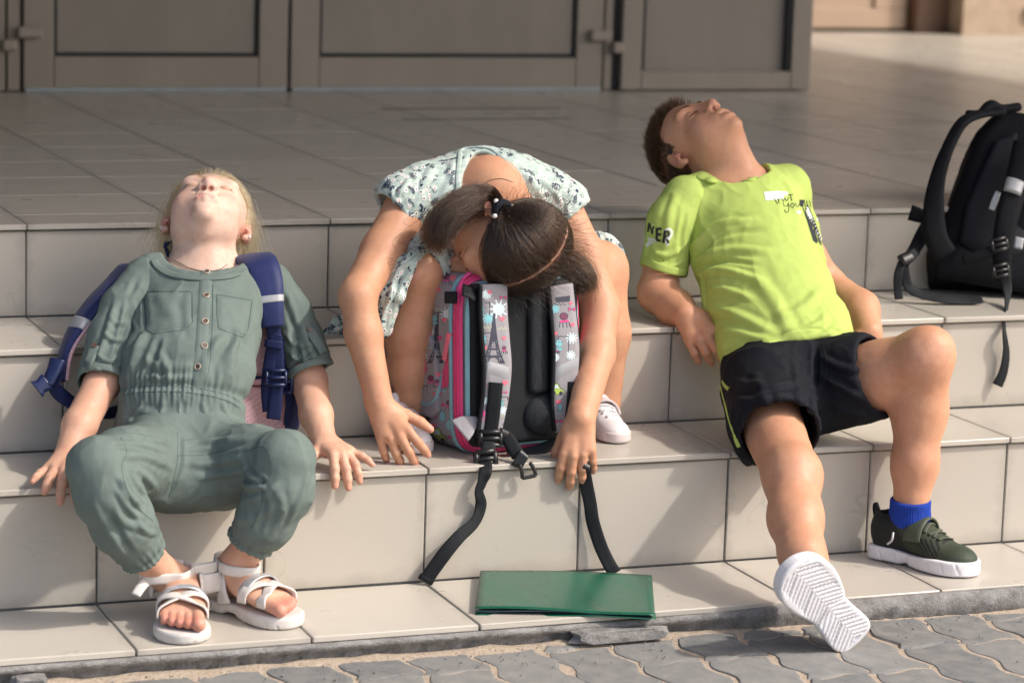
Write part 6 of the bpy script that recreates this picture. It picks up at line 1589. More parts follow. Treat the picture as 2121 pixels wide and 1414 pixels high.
def flower(m, x, y, s_, c=4):
    for k in range(10): a = k * .628; m.stroke([(x, y), (x + s_ * math.cos(a), y + s_ * math.sin(a))], .0028, c, .0004)
    m.fill([(x + s_ * .62 * math.cos(t), y + s_ * .62 * math.sin(t)) for t in np.linspace(0, 6.28, 10)[:-1]], c, .0003)
def bow(m, x, y, s_, c=1):
    for q in (-1, 1): m.fill([(x, y), (x + q * s_, y - s_ * .55), (x + q * s_ * 1.05, y + s_ * .5)], c, .0006); m.stroke([(x, y), (x + q * s_, y - s_ * .5), (x + q * s_, y + s_ * .5), (x, y)], .0012, 0, .0008, sm=False)
def car(m, x, y, s_):
    m.fill([(x - s_, y + s_ * .5), (x - s_ * .9, y - s_ * .1), (x - s_ * .5, y - s_ * .8), (x + s_ * .1, y - s_ * .9), (x + s_ * .5, y - s_ * .1), (x + s_, y + s_ * .1), (x + s_ * .9, y + s_ * .6), (x, y + s_ * .75)], 3, .0006, 4)
    m.fill([(x - s_ * .4, y - s_ * .2), (x - s_ * .3, y - s_ * .65), (x + s_ * .05, y - s_ * .7), (x + s_ * .3, y - s_ * .1)], 4, .0009); m.stroke([(x - s_, y + s_ * .5), (x - s_ * .9, y - s_ * .1), (x - s_ * .5, y - s_ * .8), (x + s_ * .1, y - s_ * .9), (x + s_ * .5, y - s_ * .1), (x + s_, y + s_ * .1), (x + s_ * .9, y + s_ * .6)], .0016, 0, .001)
    for q in (-.5, .55): m.fill([(x + q * s_ + s_ * .26 * math.cos(t), y + s_ * .55 + s_ * .32 * math.sin(t)) for t in np.linspace(0, 6.28, 9)[:-1]], 0, .001)
def leafp(m, x, y, s_, c=2): m.fill([(x, y - s_), (x + s_ * .5, y - s_ * .3), (x + s_ * .45, y + s_ * .5), (x, y + s_), (x - s_ * .5, y + s_ * .4), (x - s_ * .5, y - s_ * .3)], c, .0006); m.stroke([(x, y - s_), (x + s_ * .5, y - s_ * .3), (x + s_ * .45, y + s_ * .5), (x, y + s_), (x - s_ * .5, y + s_ * .4), (x - s_ * .5, y - s_ * .3), (x, y - s_)], .0012, 0, .0008, sm=False)
def scrawl(m, x, y, s_, c): m.stroke([(x + s_ * t, y + s_ * .3 * math.sin(t * 9)) for t in np.linspace(-1, 1, 12)], .0014, c, .0005)
m = SurfMarks(bb2)
tower(m, 899, 752, 38, 100, 8); lamp(m, 908, 660, 14); flower(m, 925, 650, 14); heart(m, 938, 575, 7); heart(m, 921, 662, 5); chair(m, 925, 580, 14); scrawl(m, 905, 640, 10, 6); heart(m, 909, 600, 5); bow(m, 912, 838, 9); leafp(m, 917, 862, 13); bow(m, 896, 862, 9, 5); car(m, 907, 902, 18); leafp(m, 884, 880, 12); scrawl(m, 890, 830, 8, 6); bow(m, 893, 600, 8); heart(m, 888, 625, 5); flower(m, 893, 690, 10); leafp(m, 930, 700, 11); bow(m, 930, 620, 8); lamp(m, 925, 800, 12, 2); chair(m, 930, 840, 12); heart(m, 935, 770, 6); flower(m, 920, 780, 12, 2); heart(m, 900, 880, 5); leafp(m, 930, 880, 12); bow(m, 926, 905, 8); flower(m, 905, 560, 12, 4); scrawl(m, 920, 735, 10, 6); heart(m, 912, 700, 5, 1); lamp(m, 890, 650, 12, 2)
tag(m.obj("bag_print", INK, B2R), kind="stuff")
m = SurfMarks(bpk); tower(m, 903, 752, 34, 92, 10); bow(m, 877, 764, 8); m.fill([(872, 750), (884, 748), (882, 772), (872, 776)], 1, .0007); chair(m, 892, 790, 13); lamp(m, 878, 808, 10, 2); heart(m, 893, 690, 5); scrawl(m, 890, 720, 7, 2); bow(m, 905, 815, 8, 5); flower(m, 905, 690, 12, 2); heart(m, 908, 775, 6); leafp(m, 872, 790, 10); chair(m, 905, 795, 10); flower(m, 876, 735, 9, 4); tag(m.obj("bag_print", INK, B2R), kind="stuff")
m = SurfMarks(bs1); tower(m, 1022, 752, 46, 98, 1); flower(m, 1033, 640, 20); heart(m, 1040, 660, 6); lamp(m, 1004, 640, 15); scrawl(m, 1012, 678, 12, 6); heart(m, 1014, 605, 5); heart(m, 1044, 700, 5); scrawl(m, 1012, 800, 9, 1); flower(m, 1006, 830, 8, 4); heart(m, 1046, 792, 6); lamp(m, 1044, 832, 11, 2); scrawl(m, 1044, 860, 8, 6); m.fill([(996, 850), (1004, 850), (1004, 862), (996, 862)], 1, .0008); scrawl(m, 998, 870, 8, 1); flower(m, 1012, 660, 12, 2); lamp(m, 1008, 700, 12, 2); heart(m, 1004, 720, 5); bow(m, 1042, 616, 7); scrawl(m, 1040, 680, 9, 6); chair(m, 1044, 725, 9); flower(m, 1042, 850, 9, 4); heart(m, 1000, 812, 5); leafp(m, 1046, 880, 10); lamp(m, 1000, 842, 9, 2); bow(m, 1044, 812, 6); flower(m, 1008, 610, 10, 4); tag(m.obj("strap_print", INK, st1), kind="stuff")
m = SurfMarks(bs2); chair(m, 1168, 664, 17); lamp(m, 1166, 712, 17, 2); flower(m, 1184, 700, 12); heart(m, 1150, 690, 5); scrawl(m, 1160, 630, 12, 0); m.fill([(1150, 616), (1180, 612), (1180, 624), (1152, 626)], 0, .0007); car(m, 1154, 806, 14); heart(m, 1157, 832, 6); scrawl(m, 1160, 855, 8, 2); bow(m, 1158, 872, 7); flower(m, 1150, 740, 9, 4); bow(m, 1184, 640, 7); flower(m, 1150, 640, 9, 2); heart(m, 1186, 672, 5); scrawl(m, 1150, 712, 8, 6); flower(m, 1182, 735, 10, 4); lamp(m, 1150, 775, 9, 2); leafp(m, 1160, 842, 9); heart(m, 1182, 628, 4); chair(m, 1152, 725, 8); tag(m.obj("strap_print", INK, st2), kind="stuff")

# ================================================================== the green folder on the lowest step
def folder():
    root = empty("document_folder", (-.04, -.16, 0)); tag(root, "dark green plastic folder lying over the edge of the lowest step", "folder")
    g = N("green_plastic"); co = g.coord(); n = g.noise(g.mapping(co, (14, 4, 1)), 1.0, 3); g.set(Base_Color=g.ramp(n, [(.35, (.004, .080, .045)), (.7, (.008, .115, .066))]), Roughness=g.ramp(n, [(.35, (.24, .24, .24)), (.7, (.40, .40, .40))]), Specular_IOR_Level=.5, Coat_Weight=.3, Coat_Roughness=.25)
    c = [at(995, 1181, -.012), at(1350, 1190, -.085), at(1357, 1268, -.330), at(984, 1259, -.232)]
    def sheet(off, name, mat, dz=0., grow=0.):
        nu, nv = 24, 16; V = []
        for th in (0, 1):
            for j in range(nv + 1):
                for i in range(nu + 1):
                    u, v = i / nu, j / nv; p = (c[0] * (1 - u) + c[1] * u) * (1 - v) + (c[3] * (1 - u) + c[2] * u) * v
                    z = off + .0035 * math.sin(math.pi * u) * (1 - v) + .002 * math.sin(u * 7 + off * 300) * v - .012 * v * max(0, u - .55) * (off > -.006) - th * .0008
                    V.append(p + A(grow * (u - .5), -grow * v, z))
        m = (nu + 1) * (nv + 1); F = [(j * (nu + 1) + i, (j + 1) * (nu + 1) + i, (j + 1) * (nu + 1) + i + 1, j * (nu + 1) + i + 1) for j in range(nv) for i in range(nu)]; F += [tuple(q + m for q in reversed(f)) for f in F]
        rim = [i for i in range(nu + 1)] + [j * (nu + 1) + nu for j in range(1, nv + 1)] + [nv * (nu + 1) + i for i in range(nu - 1, -1, -1)] + [j * (nu + 1) for j in range(nv - 1, 0, -1)]
        F += [(a, b, b + m, a + m) for a, b in zip(rim, rim[1:] + rim[:1])]; return mesh_obj(name, V, F, mat, root, True)
    gm = g.m; sheet(0, "cover", gm); M_pl = simple("clear_sleeve", (.10, .16, .16), .2)
    sheet(-.005, "plastic_sleeve", M_pl, grow=-.004); sheet(-.0075, "plastic_sleeve", simple("dark_sleeve", (.012, .02, .03), .3), grow=-.006); sheet(-.010, "back_cover", gm, grow=.003)
folder()
# ================================================================== the boy
M_skin3 = skin_mat("tan_skin"); M_hair3 = hair_mat("dark_brown_hair", (.005, .0028, .0018), (.030, .0145, .0075), .32)
def jersey(name, c, bstr=.2):
    return cloth_mat(name, c, 1100, .85, .05, bstr, 0, False)
M_lime = jersey("lime_jersey", (.46, .58, .145)); M_short = cloth_mat("navy_black_jersey", (.007, .008, .013), 1200, .8, .12, .2, 0, False); M_sock = cloth_mat("blue_sock", (.018, .055, .36), 400, .9, .12, .6); M_sock2 = M_sock
M_iblk = simple("ink_black", (.012, .013, .014), .6); M_iwht = simple("ink_white", (.72, .74, .72), .6)
G3 = empty("person", (.53, .10, Z1)); tag(G3, "boy in a lime green t-shirt and dark shorts leaning back on his elbows", "person")
H3 = Frame(at(1447, 304, .50), cv(.02, .90, .42), cv(-.74, .32, -.62), .97)
S = Shape(); nails3 = []
lu3, ll3, _m = head(S, H3, mouth_open=.006, chubby=.93)
nb3 = at(1510, 392, .420)
S.add(ecap(H3(0, -.008, -.050), nb3, (.048, .052), (.054, .052), VRT), .022)
S.add(ecap(H3(0, .045, -.06), at(1548, 375, .40), (.030, .034), (.036, .034), VRT), .03)
S.add(ecap(at(1435, 425, .405), at(1620, 400, .40), (.045, .035), (.045, .035), VUP), .03)
S.add(ecap(at(1530, 420, .40), at(1580, 560, .28), (.085, .055), (.09, .055), VRT), .03); S.add(ecap(at(1580, 560, .28), at(1640, 780, .10), (.09, .055), (.09, .06), VRT), .03)
sA3, eA3, wA3 = at(1400, 445, .395), at(1362, 606, .365), at(1420, 652, .262)
chain(S, [sA3, at(1375, 540, .385), eA3], [.034, .036, .037], .02); chain(S, [eA3, at(1400, 640, .31), wA3], [.038, .035, .026], .02)
hand(S, wA3, cv(.46, -.66, .55), cv(-.25, .42, .85), -1, [(34, 30, 18), (36, 34, 18), (36, 34, 18), (36, 32, 18)], (6, 0, -5, -10), 1.20, (6, 12), (.75, .62, -.2), nails3)
eB3, wB3 = at(1712, 592, .40), at(1800, 690, .235)
chain(S, [at(1632, 440, .405), eB3], [.032, .034], .02); chain(S, [eB3, at(1782, 640, .30), wB3], [.038, .036, .028], .02)
hand(S, wB3, cv(-.10, -.85, .5), cv(.45, .25, .8), 1, [(20, 20, 14)] * 4, (8, 2, -4, -10), 1.18, (6, 10), (.8, .5, -.2), nails3)
hA, kA = at(1578, 830, .06), at(1641, 985, -.185)
SHA = nrm(-.56 * VRT + .60 * VUP + .57 * VTO); SUP = -nrm(cv(.40, -.42, .81)); SUP = nrm(SUP - (SUP @ SHA) * SHA)
heelA = at(1782, 1330, -.466); ankA = heelA + SHA * .052 + SUP * .080
chain(S, [hA, kA], [.063, .050], .03); chain(S, [kA, at(1648, 1075, -.275), at(1662, 1150, -.345), ankA], [.049, .0455, .0375, .031], .03)
S.add(ell(kA + VTO * .018 + VUP * .006, (.034, .028, .040)), .03)
hB, kB, aB = at(1715, 815, .06), at(1916, 738, -.095), at(1885, 1062, -.095)
chain(S, [hB, at(1830, 775, -.02), kB], [.072, .061, .051], .03); chain(S, [kB, at(1905, 850, -.075), at(1895, 960, -.085), aB], [.051, .0495, .041, .0315], .025)
S.add(ell(kB + VTO * .012 + VUP * .016 + VRT * .01, (.036, .034, .036)), .02)
sk3 = (.58, .30, .178)
def paint3(V):
    b = face_blobs(H3, lu3, ll3, (.55, .25, .22), (.56, .25, .17), (.56, .27, .19), (.05, .03, .02)) + nail_blobs(nails3, (.70, .42, .34))
    mid = [H3(-.017, .092, -.0645), H3(0, .0955, -.0655), H3(.017, .092, -.0645)]
    b.append((mid, .0012, .0016, (.16, .045, .04), .85)); b.append(([H3(-.010, .0905, -.0620), H3(0, .0925, -.0622), H3(.010, .0905, -.0620)], .0012, .001, (.80, .76, .70), .9))
    for q, v, u, r in nails3: b.append((q, r * 1.2, .006, (.62, .28, .20), .35))
    for q in (-1, 1): b.append((H3(q * .076, -.010, -.010), .012, .014, (.62, .25, .18), .6))
    b.append((kB + VTO * .05, .01, .045, (.66, .36, .25), .45)); b.append((kA + VTO * .05, .01, .045, (.64, .33, .23), .4))
    c = smooth_paint(V, sk3, b); q = H3.inv(V); m = hairline(q, .058) & on_scalp(q); c[m] = (.055, .033, .022); return c
B3 = surf_obj("body", S, .0022, M_skin3, G3, None, paint3, 1); bB3 = bvh_of(B3)
# ---- t-shirt
S = Shape()
st3 = [((1514, 388), .405, .085, .050), ((1535, 440), .375, .118, .072), ((1562, 520), .31, .120, .084), ((1590, 610), .235, .122, .088), ((1622, 690), .155, .126, .086), ((1640, 745), .105, .130, .084)]
sd3 = nrm(VRT * .97 + VUP * .10)
for (a, ya, wa, da), (b, yb, wb, db) in zip(st3[:-1], st3[1:]): S.add(ecap(at(*a, ya), at(*b, yb), (wa, da), (wb, db), sd3), .03)
S.add(ecap(at(1428, 418, .405), at(1632, 392, .40), (.052, .046), (.048, .044), VUP), .03)
S.add(cap(at(1626, 392, .40), at(1648, 475, .40), .042, .042), .02); S.add(cap(at(1648, 475, .40), at(1684, 575, .395), .042, .036), .02)
hmc = at(1634, 752, .09); hmn = nrm(at(1655, 790, .065) - at(1600, 640, .21)) - VRT * .02
S.cut(hmc, hmn, .006, hmc, .22)
S.sub(ecap(H3(0, .02, -.06), at(1528, 372, .395), (.060, .060), (.066, .055), VRT), .006)
f3 = [([(1428, 520), (1480, 470), (1560, 455)], .012, .007), ([(1435, 535), (1490, 490), (1580, 475)], .008, -.005), ([(1430, 545), (1500, 520), (1600, 520)], .011, .006), ([(1440, 570), (1500, 560), (1580, 585)], .010, .006), ([(1450, 600), (1500, 600), (1560, 620)], .009, .004), ([(1452, 555), (1500, 540), (1570, 550)], .007, -.004), ([(1460, 640), (1520, 650), (1600, 690)], .012, .005), ([(1470, 680), (1530, 690), (1620, 715)], .010, .004),
      ([(1700, 600), (1660, 640), (1600, 660)], .012, .004), ([(1720, 650), (1680, 680), (1620, 690)], .010, .004), ([(1740, 670), (1700, 695), (1640, 705)], .008, .003), ([(1690, 420), (1700, 480), (1715, 560)], .010, .003), ([(1620, 370), (1640, 400), (1650, 450)], .010, .003), ([(1430, 400), (1420, 440), (1422, 500)], .007, -.004), ([(1452, 560), (1462, 640), (1480, 720)], .008, .004), ([(1480, 740), (1540, 720), (1620, 712)], .007, .003), ([(1560, 560), (1600, 620), (1640, 690)], .016, .004)]
def ex3(V, Nn): return -.003 * np.exp(-(((V - hmc) @ hmn + .014) / .0022) ** 2) * (np.linalg.norm(V - hmc, axis=1) < .2)
TS, bTS = cloth_obj("t_shirt", S, .0027, M_lime, G3, f3, ex3, 2, .0017, 16)
cS3 = at(1375, 562, .375); nS3 = nrm(at(1372, 580, .378) - at(1402, 440, .395)) - VRT * .06
fsl = [([(1400, 400), (1385, 450), (1380, 520)], .010, .003), ([(1350, 520), (1380, 530), (1415, 515)], .007, .004), ([(1420, 440), (1410, 490), (1412, 540)], .007, -.003), ([(1345, 440), (1340, 490), (1335, 540)], .008, .002), ([(1360, 545), (1390, 552), (1418, 540)], .005, .003)]
TSl, bTSl = sleeve([at(1422, 415, .402), at(1392, 460, .392), at(1372, 580, .378)], [.050, .0485, .0475], cS3, nS3, (at(1384, 520, .385), at(1360, 620, .37), .0435, .043), fsl, "sleeve", M_lime, G3, .0016)
cuff_ring(at(1376, 556, .3755), nS3, .0475, .016, "sleeve_hem", M_lime, G3, .0025, seed=3)
cpx = [(1446, 360), (1462, 364), (1480, 368), (1520, 372), (1552, 367), (1572, 356), (1582, 348)]
cp3 = [(p + n * .001, n) for p, n in (hit(bTS, u, v + 7) for u, v in cpx) if p is not None]
if len(cp3) > 3: band_around(cp3, "collar", M_lime, G3, .014, .0045)
mk = SurfMarks(bTS)
mk.fill([(1582, 398), (1612, 396), (1632, 398), (1630, 404), (1622, 406), (1624, 412), (1586, 416)], 1, .0008)
T_ = lambda pts, w_=.0019: mk.stroke(pts, w_, 0, .0013, sm=True)
T_([(1593, 409), (1612, 404)]); T_([(1602, 408), (1606, 416), (1611, 423)]); T_([(1611, 412), (1614, 421)]); T_([(1612, 415), (1615, 411), (1618, 411)]); T_([(1619, 410), (1620, 417), (1624, 417), (1626, 410)]); T_([(1626, 410), (1628, 417)]); T_([(1633, 409), (1630, 410), (1630, 412), (1633, 414), (1632, 417), (1629, 417)]); T_([(1633, 404), (1642, 403)]); T_([(1637, 403), (1640, 416)])
T_([(1622, 420), (1624, 427), (1630, 428), (1633, 420)]); T_([(1633, 420), (1634, 432), (1632, 440), (1626, 440), (1626, 434)]); T_([(1641, 421), (1636, 425), (1639, 431), (1645, 429), (1645, 423), (1641, 421)]); T_([(1648, 420), (1649, 428), (1654, 428), (1656, 419), (1658, 428)])
mk.fill([(1655, 414), (1668, 414), (1672, 428), (1658, 428)], 0, .0011); 
for x in (1660, 1665, 1670, 1676): T_([(x, 415), (x + 3, 428)], .0022)
mk.fill([(1658, 420), (1674, 426), (1692, 470), (1709, 519), (1684, 499), (1672, 460)], 0, .0010)
mk.fill([(1680, 429), (1693, 429), (1694, 433), (1686, 434), (1687, 438), (1694, 438), (1695, 442), (1688, 443), (1689, 446), (1696, 446), (1697, 450), (1685, 450)], 0, .0012)
mk.fill([(1663, 426), (1673, 429), (1682, 452), (1672, 456)], 1, .0015)
for a in (432, 438, 444, 450): mk.stroke([(1667 + (a - 432) * .35, a), (1676 + (a - 432) * .3, a - 1)], .0016, 0, .0019)
mk.stroke([(1669, 431), (1675, 451)], .0018, 0, .0019)
for k in range(7): mk.stroke([(1677 + k * 3.2, 458 + k * 6.5), (1685 + k * 3.0, 455 + k * 6.5)], .0018, 1, .0016); mk.stroke([(1679 + k * 3.2, 461 + k * 6.5), (1682 + k * 3.2, 454 + k * 6.5)], .0014, 1, .0017)
mk.fill([(1648, 440), (1655, 436), (1660, 442), (1652, 444)], 1, .0012); mk.fill([(1688, 452), (1696, 450), (1697, 456), (1690, 457)], 1, .0013)
mk.fill([(1487, 762), (1528, 737), (1533, 752), (1493, 785)], 0, .0010); mk.fill([(1487, 764), (1495, 759), (1500, 776), (1493, 784)], 1, .0014); mk.stroke([(1503, 758), (1527, 745)], .0042, 1, .0015); mk.stroke([(1506, 766), (1529, 752)], .0020, 1, .0015)
for k in range(7): mk.stroke([(1503 + k * 3.6, 760 - k * 2), (1505 + k * 3.6, 754 - k * 2)], .0010, 0, .0020)
mk.stroke([(1490, 768), (1497, 780)], .0012, 0, .0018)
tag(mk.obj("shirt_print", [M_iblk, M_iwht], TS), kind="stuff")
mk = SurfMarks(bTSl); 
mk.fill([(1335, 489), (1356, 495), (1360, 500), (1340, 512), (1334, 505)], 1, .0008); mk.stroke([(1374, 481), (1384, 474), (1392, 480), (1388, 492), (1380, 500), (1384, 508)], .0050, 1, .0009); mk.stroke([(1352, 465), (1354, 478)], .003, 1, .0009)
def B_(pts, w_=.0052): mk.stroke(pts, w_, 0, .0015, sm=False)
B_([(1342, 480), (1345, 462)]); B_([(1345, 462), (1351, 484)]); B_([(1351, 484), (1354, 468)]); B_([(1360, 497), (1361, 472)], .006); B_([(1361, 474), (1371, 474)]); B_([(1360, 485), (1370, 486)]); B_([(1360, 497), (1369, 499)])
B_([(1374, 503), (1378, 477)], .006); B_([(1378, 479), (1386, 480), (1385, 489), (1377, 489)]); B_([(1379, 490), (1384, 504)])
mk.stroke([(1384, 488), (1379, 496)], .0016, 1, .002); mk.stroke([(1380, 492), (1386, 498)], .0014, 1, .002)
tag(mk.obj("sleeve_print", [M_iblk, M_iwht], TSl), kind="stuff")
# ---- shorts
S = Shape()
S.add(ecap(at(1630, 760, .10), at(1640, 820, .06), (.128, .080), (.125, .085), sd3), .02)
chain(S, [at(1585, 800, .07), at(1600, 870, -.035), at(1622, 920, -.10)], [.083, .080, .076], .02); chain(S, [at(1705, 800, .07), at(1770, 785, .01), at(1835, 775, -.035)], [.086, .083, .078], .02)
S.add(ecap(at(1545, 850, .05), at(1548, 935, -.01), (.03, .045), (.016, .05), VRT), .02)
cSA = at(1612, 893, -.075); nSA = nrm(kA - hA) + VUP * -.05 - VRT * .05; S.cut(cSA, nSA, .003, at(1600, 920, -.07), .105)
S.sub(cap(at(1606, 870, -.035), at(1630, 945, -.14), .0725, .0715), .003)
cSB = at(1812, 782, -.030); nSB = nrm(kB - hB) + VUP * -.10; S.cut(cSB, nSB, .003, at(1840, 790, -.03), .105); S.sub(cap(at(1780, 786, .005), at(1870, 765, -.06), .0745, .0735), .003)
f4 = [([(1520, 790), (1580, 800), (1650, 790)], .012, .005), ([(1510, 830), (1570, 830), (1640, 815)], .012, .005), ([(1690, 720), (1690, 780), (1680, 850)], .007, -.005), ([(1690, 790), (1680, 840), (1690, 890)], .008, .005), ([(1530, 880), (1580, 860), (1650, 860)], .012, .005), ([(1700, 740), (1740, 760), (1790, 770)], .009, .005), ([(1700, 780), (1740, 800), (1790, 830)], .009, .005), ([(1560, 770), (1580, 820), (1600, 870)], .012, .004), ([(1640, 740), (1650, 790), (1660, 850)], .010, .004), ([(1720, 840), (1760, 850), (1800, 860)], .009, .004)]
SH, bSH = cloth_obj("shorts", S, .0027, M_short, G3, f4, None, 2, .0028, 14)
mk = SurfMarks(bSH); mk.stroke([(1492, 800), (1500, 830), (1510, 870), (1522, 905), (1530, 925)], .0075, 0, .0020, 30); mk.stroke([(1496, 790), (1502, 800), (1510, 806)], .0070, 0, .0021); mk.obj("side_stripe", M_lime, SH)
mk = SurfMarks(bSH); mk.stroke([(1704, 712), (1712, 760), (1700, 820), (1696, 880)], .0014, 0, .0012); mk.stroke([(1536, 900), (1570, 876), (1620, 866), (1670, 878), (1692, 900)], .0014, 0, .0012); tag(mk.obj("seams", simple("short_seam", (.006, .007, .011), .8), SH), kind="stuff")
# ---- socks and trainers
def sock(pts, rs, name): S = Shape(); chain(S, pts, rs, .01); S.cut(pts[0], pts[0] - pts[1], .003, pts[0], .06); V, Q = S.mesh(.0019); V = relax(V, Q, 1); ax = nrm(pts[1] - pts[0]); a = nrm(np.cross(ax, VTO)); b = np.cross(ax, a); q = V - pts[0]; V = V + normals(V, Q) * (.0007 * np.sin(np.arctan2(q @ a, q @ b) * 46))[:, None]; return mesh_obj(name, V, Q, M_sock, G3, True)
sock([at(1886, 1034, -.095), at(1884, 1075, -.092), at(1884, 1120, -.085)], [.0385, .0375, .038], "sock")
shn = nrm(at(1662, 1150, -.345) - ankA); sock([ankA + shn * .052, ankA, ankA + SHA * .01 - SUP * .015], [.0375, .034, .028], "sock")
M_olive = simple("olive_knit", (.052, .064, .040), .7, (700, .6, .0012), .12); M_ostrap = simple("olive_strap", (.060, .075, .048), .5, (500, .2, .0006), .05); M_olace = simple("olive_lace", (.085, .095, .065), .8)
def olive_mat():
    g = N("olive_upper"); at_ = g.n("ShaderNodeVertexColor", layer_name="Col"); geo = g.coord(); v = g.n("ShaderNodeTexVoronoi", Scale=420.0); v.inputs["Randomness"].default_value = .2; g.l(geo, v.inputs["Vector"])
    g.set(Base_Color=g.mix(g.math('MULTIPLY', g.ramp(v.outputs["Distance"], [(.3, (1, 1, 1)), (.6, (0, 0, 0))]), .3), at_.outputs[0], (.02, .024, .016)), Roughness=.6, Specular_IOR_Level=.35); g.bump(v.outputs["Distance"], .4, .001); return g.m
def paint_sh(x, y, z):
    c = np.tile(np.array((.050, .062, .038)), (len(x), 1)); back = np.clip((.42 - x - .5 * (z - .2)) / .06, 0, 1)[:, None]; c = c * (1 - back) + np.array((.010, .012, .014)) * back
    band = (x > .20) & (x < .72) & (z < .26) & (np.mod(x + .9 * z, .042) < .021); c[band] = (.011, .013, .013); toe = (x > .80); c[toe] = (.040, .056, .034); return c
gm_ = dict(sole=M_wsole, upper=olive_mat(), strap=M_ostrap, lace=M_olace, tongue=M_olive, tab=M_blk, paint=paint_sh)
r = empty("sneaker", (.66, -.05, 0)); tag(r, "dark olive sneaker standing flat on the lowest step, on the boy's bent leg", "sneaker")
bvS, pS = shoe(r, A(.650, -.028, .002), A(.48, -.88, 0), A(0, 0, 1), .230, 1, gm_, .42)
V, F = tube([pS(.33, -.30, .20), pS(.37, -.30, .24), pS(.36, -.27, .30)], .0022, 12, 6); mesh_obj("strap_ring", V, F, M_silver, r, True)
r = empty("sneaker", tuple(heelA)); tag(r, "sneaker with its ribbed white sole facing the camera, heel on the pavers", "sneaker")
shoe(r, heelA, SHA, SUP, .236, -1, gm_, .45, .0016)
# ---- hair
def comb3(P, t): q = H3.inv(P); return (P - H3.c) / .1 * (.26 - .2 * t) + H3.f[None] * .55 * (q[:, 2:3] > .02) - H3.u[None] * .8 * (q[:, 2:3] <= .03) - H3.f[None] * .25 * (q[:, 2:3] <= .03)
rt = scalp_points(6500, lambda p: hairline(p, .056), 41); q_ = rt[:, 2]
hs = grow(H3, rt, 7, .0040, comb3, lambda t: .15, SK_C, np.array(SK_R), 42, .3, .08, .003)
side = (rt[:, 2] < .040); hs[side] = hs[side][:, :1] + (hs[side] - hs[side][:, :1]) * .42
hs = hs[~np.any([np.linalg.norm(hs[:, -1] - (H3(0, -.008, -.05) * (1 - t) + nb3 * t), axis=1) < .053 for t in np.linspace(0, 1, 6)], axis=0)]
strands("hair", hs, [.00045, .0004, .00015], M_hair3, G3); strands("eyelashes", lash_strands(H3, 46, .0065), [.00028, .0002, .00008], M_hair3, G3); strands("eyebrows", brow_strands(H3, 220, 7, .008), [.0003, .00025, .0001], M_hair3, G3)

# ================================================================== the black backpack on the right
B3R = empty("backpack", (1.05, .45, Z2)); tag(B3R, "black backpack with dangling straps and grey reflective patches on the step beside the boy", "backpack")
M_bk2 = cloth_mat("black_ripstop", (.003, .0034, .006), 1300, .75, .12, .25); M_bk2m = mesh_fabric("black_pad_mesh", (.009, .010, .016), (.003, .003, .004), 300)
ux = nrm(A(.93, -.36, .0)); uu = nrm(A(.10, .42, .90)); uu = nrm(uu - (uu @ ux) * ux); un = -np.cross(ux, uu); axk = np.array([ux, uu, un])
ck = at(2090, 440, .56)
qk = lambda x, z, n: ck + x * ux + z * uu + n * un
S = Shape(); S.add(extr(qk(0, 0, 0), axk, [(-.165, -.155), (.16, -.17), (.17, .0), (.16, .215), (-.02, .232), (-.07, .18), (-.135, -.005), (-.175, -.09)], -.03, .14, .03), .02)
V, Q = S.mesh(.0050); V = relax(V, Q, 2); V = V + normals(V, Q) * (fbm(V * 12, 3) * .004)[:, None]; mesh_obj("bag_body", V, Q, M_bk2, B3R, True); bk3 = BVHTree.FromPolygons(V.tolist(), Q.tolist())
S = Shape(); S.add(extr(qk(0, 0, -.036), axk, [(-.115, -.085), (-.02, -.10), (.0, -.02), (.015, .17), (-.035, .15), (-.10, 0)], -.012, .008, .01), .01); S.add(ell(qk(-.035, -.075, -.036), (.07, .045, .018), axk), .01); V, Q = S.mesh(.0038); mesh_obj("back_pad", relax(V, Q, 2), Q, M_bk2m, B3R, True)
S = Shape(); S.add(ecap(qk(-.15, -.115, -.02), qk(.10, -.150, -.03), (.045, .02), (.05, .02), uu), .01); V, Q = S.mesh(.0038); V = relax(V, Q, 1); mesh_obj("bottom_panel", V, Q, M_bk2, B3R, True)
strap([at(2072, 232, .62), at(2020, 240, .585), at(1990, 258, .555), at(1962, 310, .52), at(1942, 370, .49), at(1934, 430, .47), at(1938, 490, .455), at(1958, 528, .455)], [VUP + VTO * .2, VUP + VTO * .5 - VRT * .3, VTO + VUP * .5 - VRT * .5, VTO - VRT * .5, VTO - VRT * .35, VTO - VRT * .2, VTO, VTO], [.034, .030, .024, .026, .034, .044, .05, .05], .011, "shoulder_strap", M_bk2, B3R, 60)
strap([at(2125, 300, .52), at(2112, 360, .475), at(2094, 420, .445), at(2080, 480, .43), at(2076, 530, .425), at(2078, 580, .425)], [VTO + VUP * .4, VTO + VUP * .3, VTO, VTO, VTO, VTO], [.055, .055, .05, .046, .042, .036], .014, "shoulder_strap", M_bk2, B3R, 60)
strap([at(2103, 376, .458), at(2096, 400, .445)], VTO + VUP * .2, [.040, .038], .0165, "reflector", M_refl, B3R, 8)
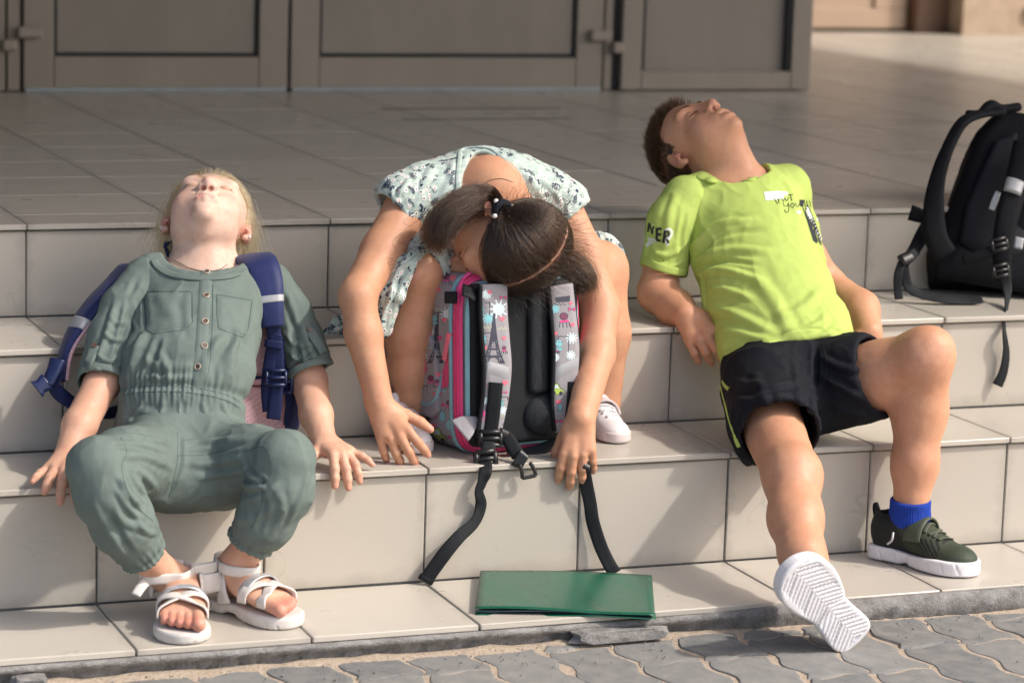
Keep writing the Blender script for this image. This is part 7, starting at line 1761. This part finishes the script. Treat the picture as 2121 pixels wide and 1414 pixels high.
strap([at(2068, 398, .49), at(2060, 418, .485), at(2054, 434, .48)], VTO, [.012, .014, .012], .003, "white_label", M_iwht, B3R, 8); strap([at(2112, 492, .44), at(2108, 515, .435)], VTO, .020, .003, "reflector", M_refl, B3R, 6)
V, F = tube([at(2004, 236, .60), at(2030, 236, .61), at(2052, 220, .625), at(2076, 226, .63), at(2110, 222, .64)], [.008, .010, .014, .010, .010], 30, 8); mesh_obj("carry_handle", V, F, M_bk2, B3R, True)
for c in ((2070, 506), (2073, 560)): ladder_buckle(at(*c, .41), VRT + VUP * .2, VUP, .030, .022, M_bplastic, B3R, t=.008)
strap([at(2080, 560, .41), at(2086, 600, .40), at(2084, 640, .33), at(2080, 680, .265), at(2084, 730, .262), at(2078, 770, .262), at(2066, 798, .262)], [VTO, VTO, VTO + VRT * .8, VTO + VRT * 1.2, VTO + VRT * .6, VTO + VRT * .3, VTO], [.024, .020, .012, .012, .018, .020, .022], .003, "loose_webbing", M_blkweb, B3R, 60, .1)
strap([at(1900, 520, .47), at(1872, 540, .455), at(1860, 570, .45), at(1860, 600, .45), at(1862, 620, .445)], VTO, .018, .003, "loose_webbing", M_blkweb, B3R, 40, .1)
strap([at(1940, 450, .50), at(1915, 480, .49), at(1892, 520, .475), at(1872, 545, .46)], VTO, [.040, .032, .026, .022], .008, "side_strap", M_bk2, B3R, 30)
strap([at(1866, 540, .45), at(1888, 530, .455)], VTO + VUP * .3, .024, .012, "buckle", M_bplastic, B3R, 8); strap([at(1885, 440, .53), at(1910, 448, .52), at(1935, 455, .51)], VTO, [.034, .03, .03], .006, "side_flap", M_bk2, B3R, 12)
strap([at(1872, 548, .46), at(1880, 590, .455), at(1905, 608, .44), at(1950, 618, .42), at(2000, 622, .41), at(2035, 620, .40)], [VTO, VTO + VUP * .3, VTO + VUP, VTO + VUP, VTO + VUP, VTO + VUP], [.020, .022, .026, .026, .024, .022], .003, "webbing", M_blkweb, B3R, 50, .1)
strap([at(2062, 515, .415), at(2030, 530, .425), at(1995, 540, .44)], VTO, [.020, .024, .02], .006, "webbing", M_bk2, B3R, 20)
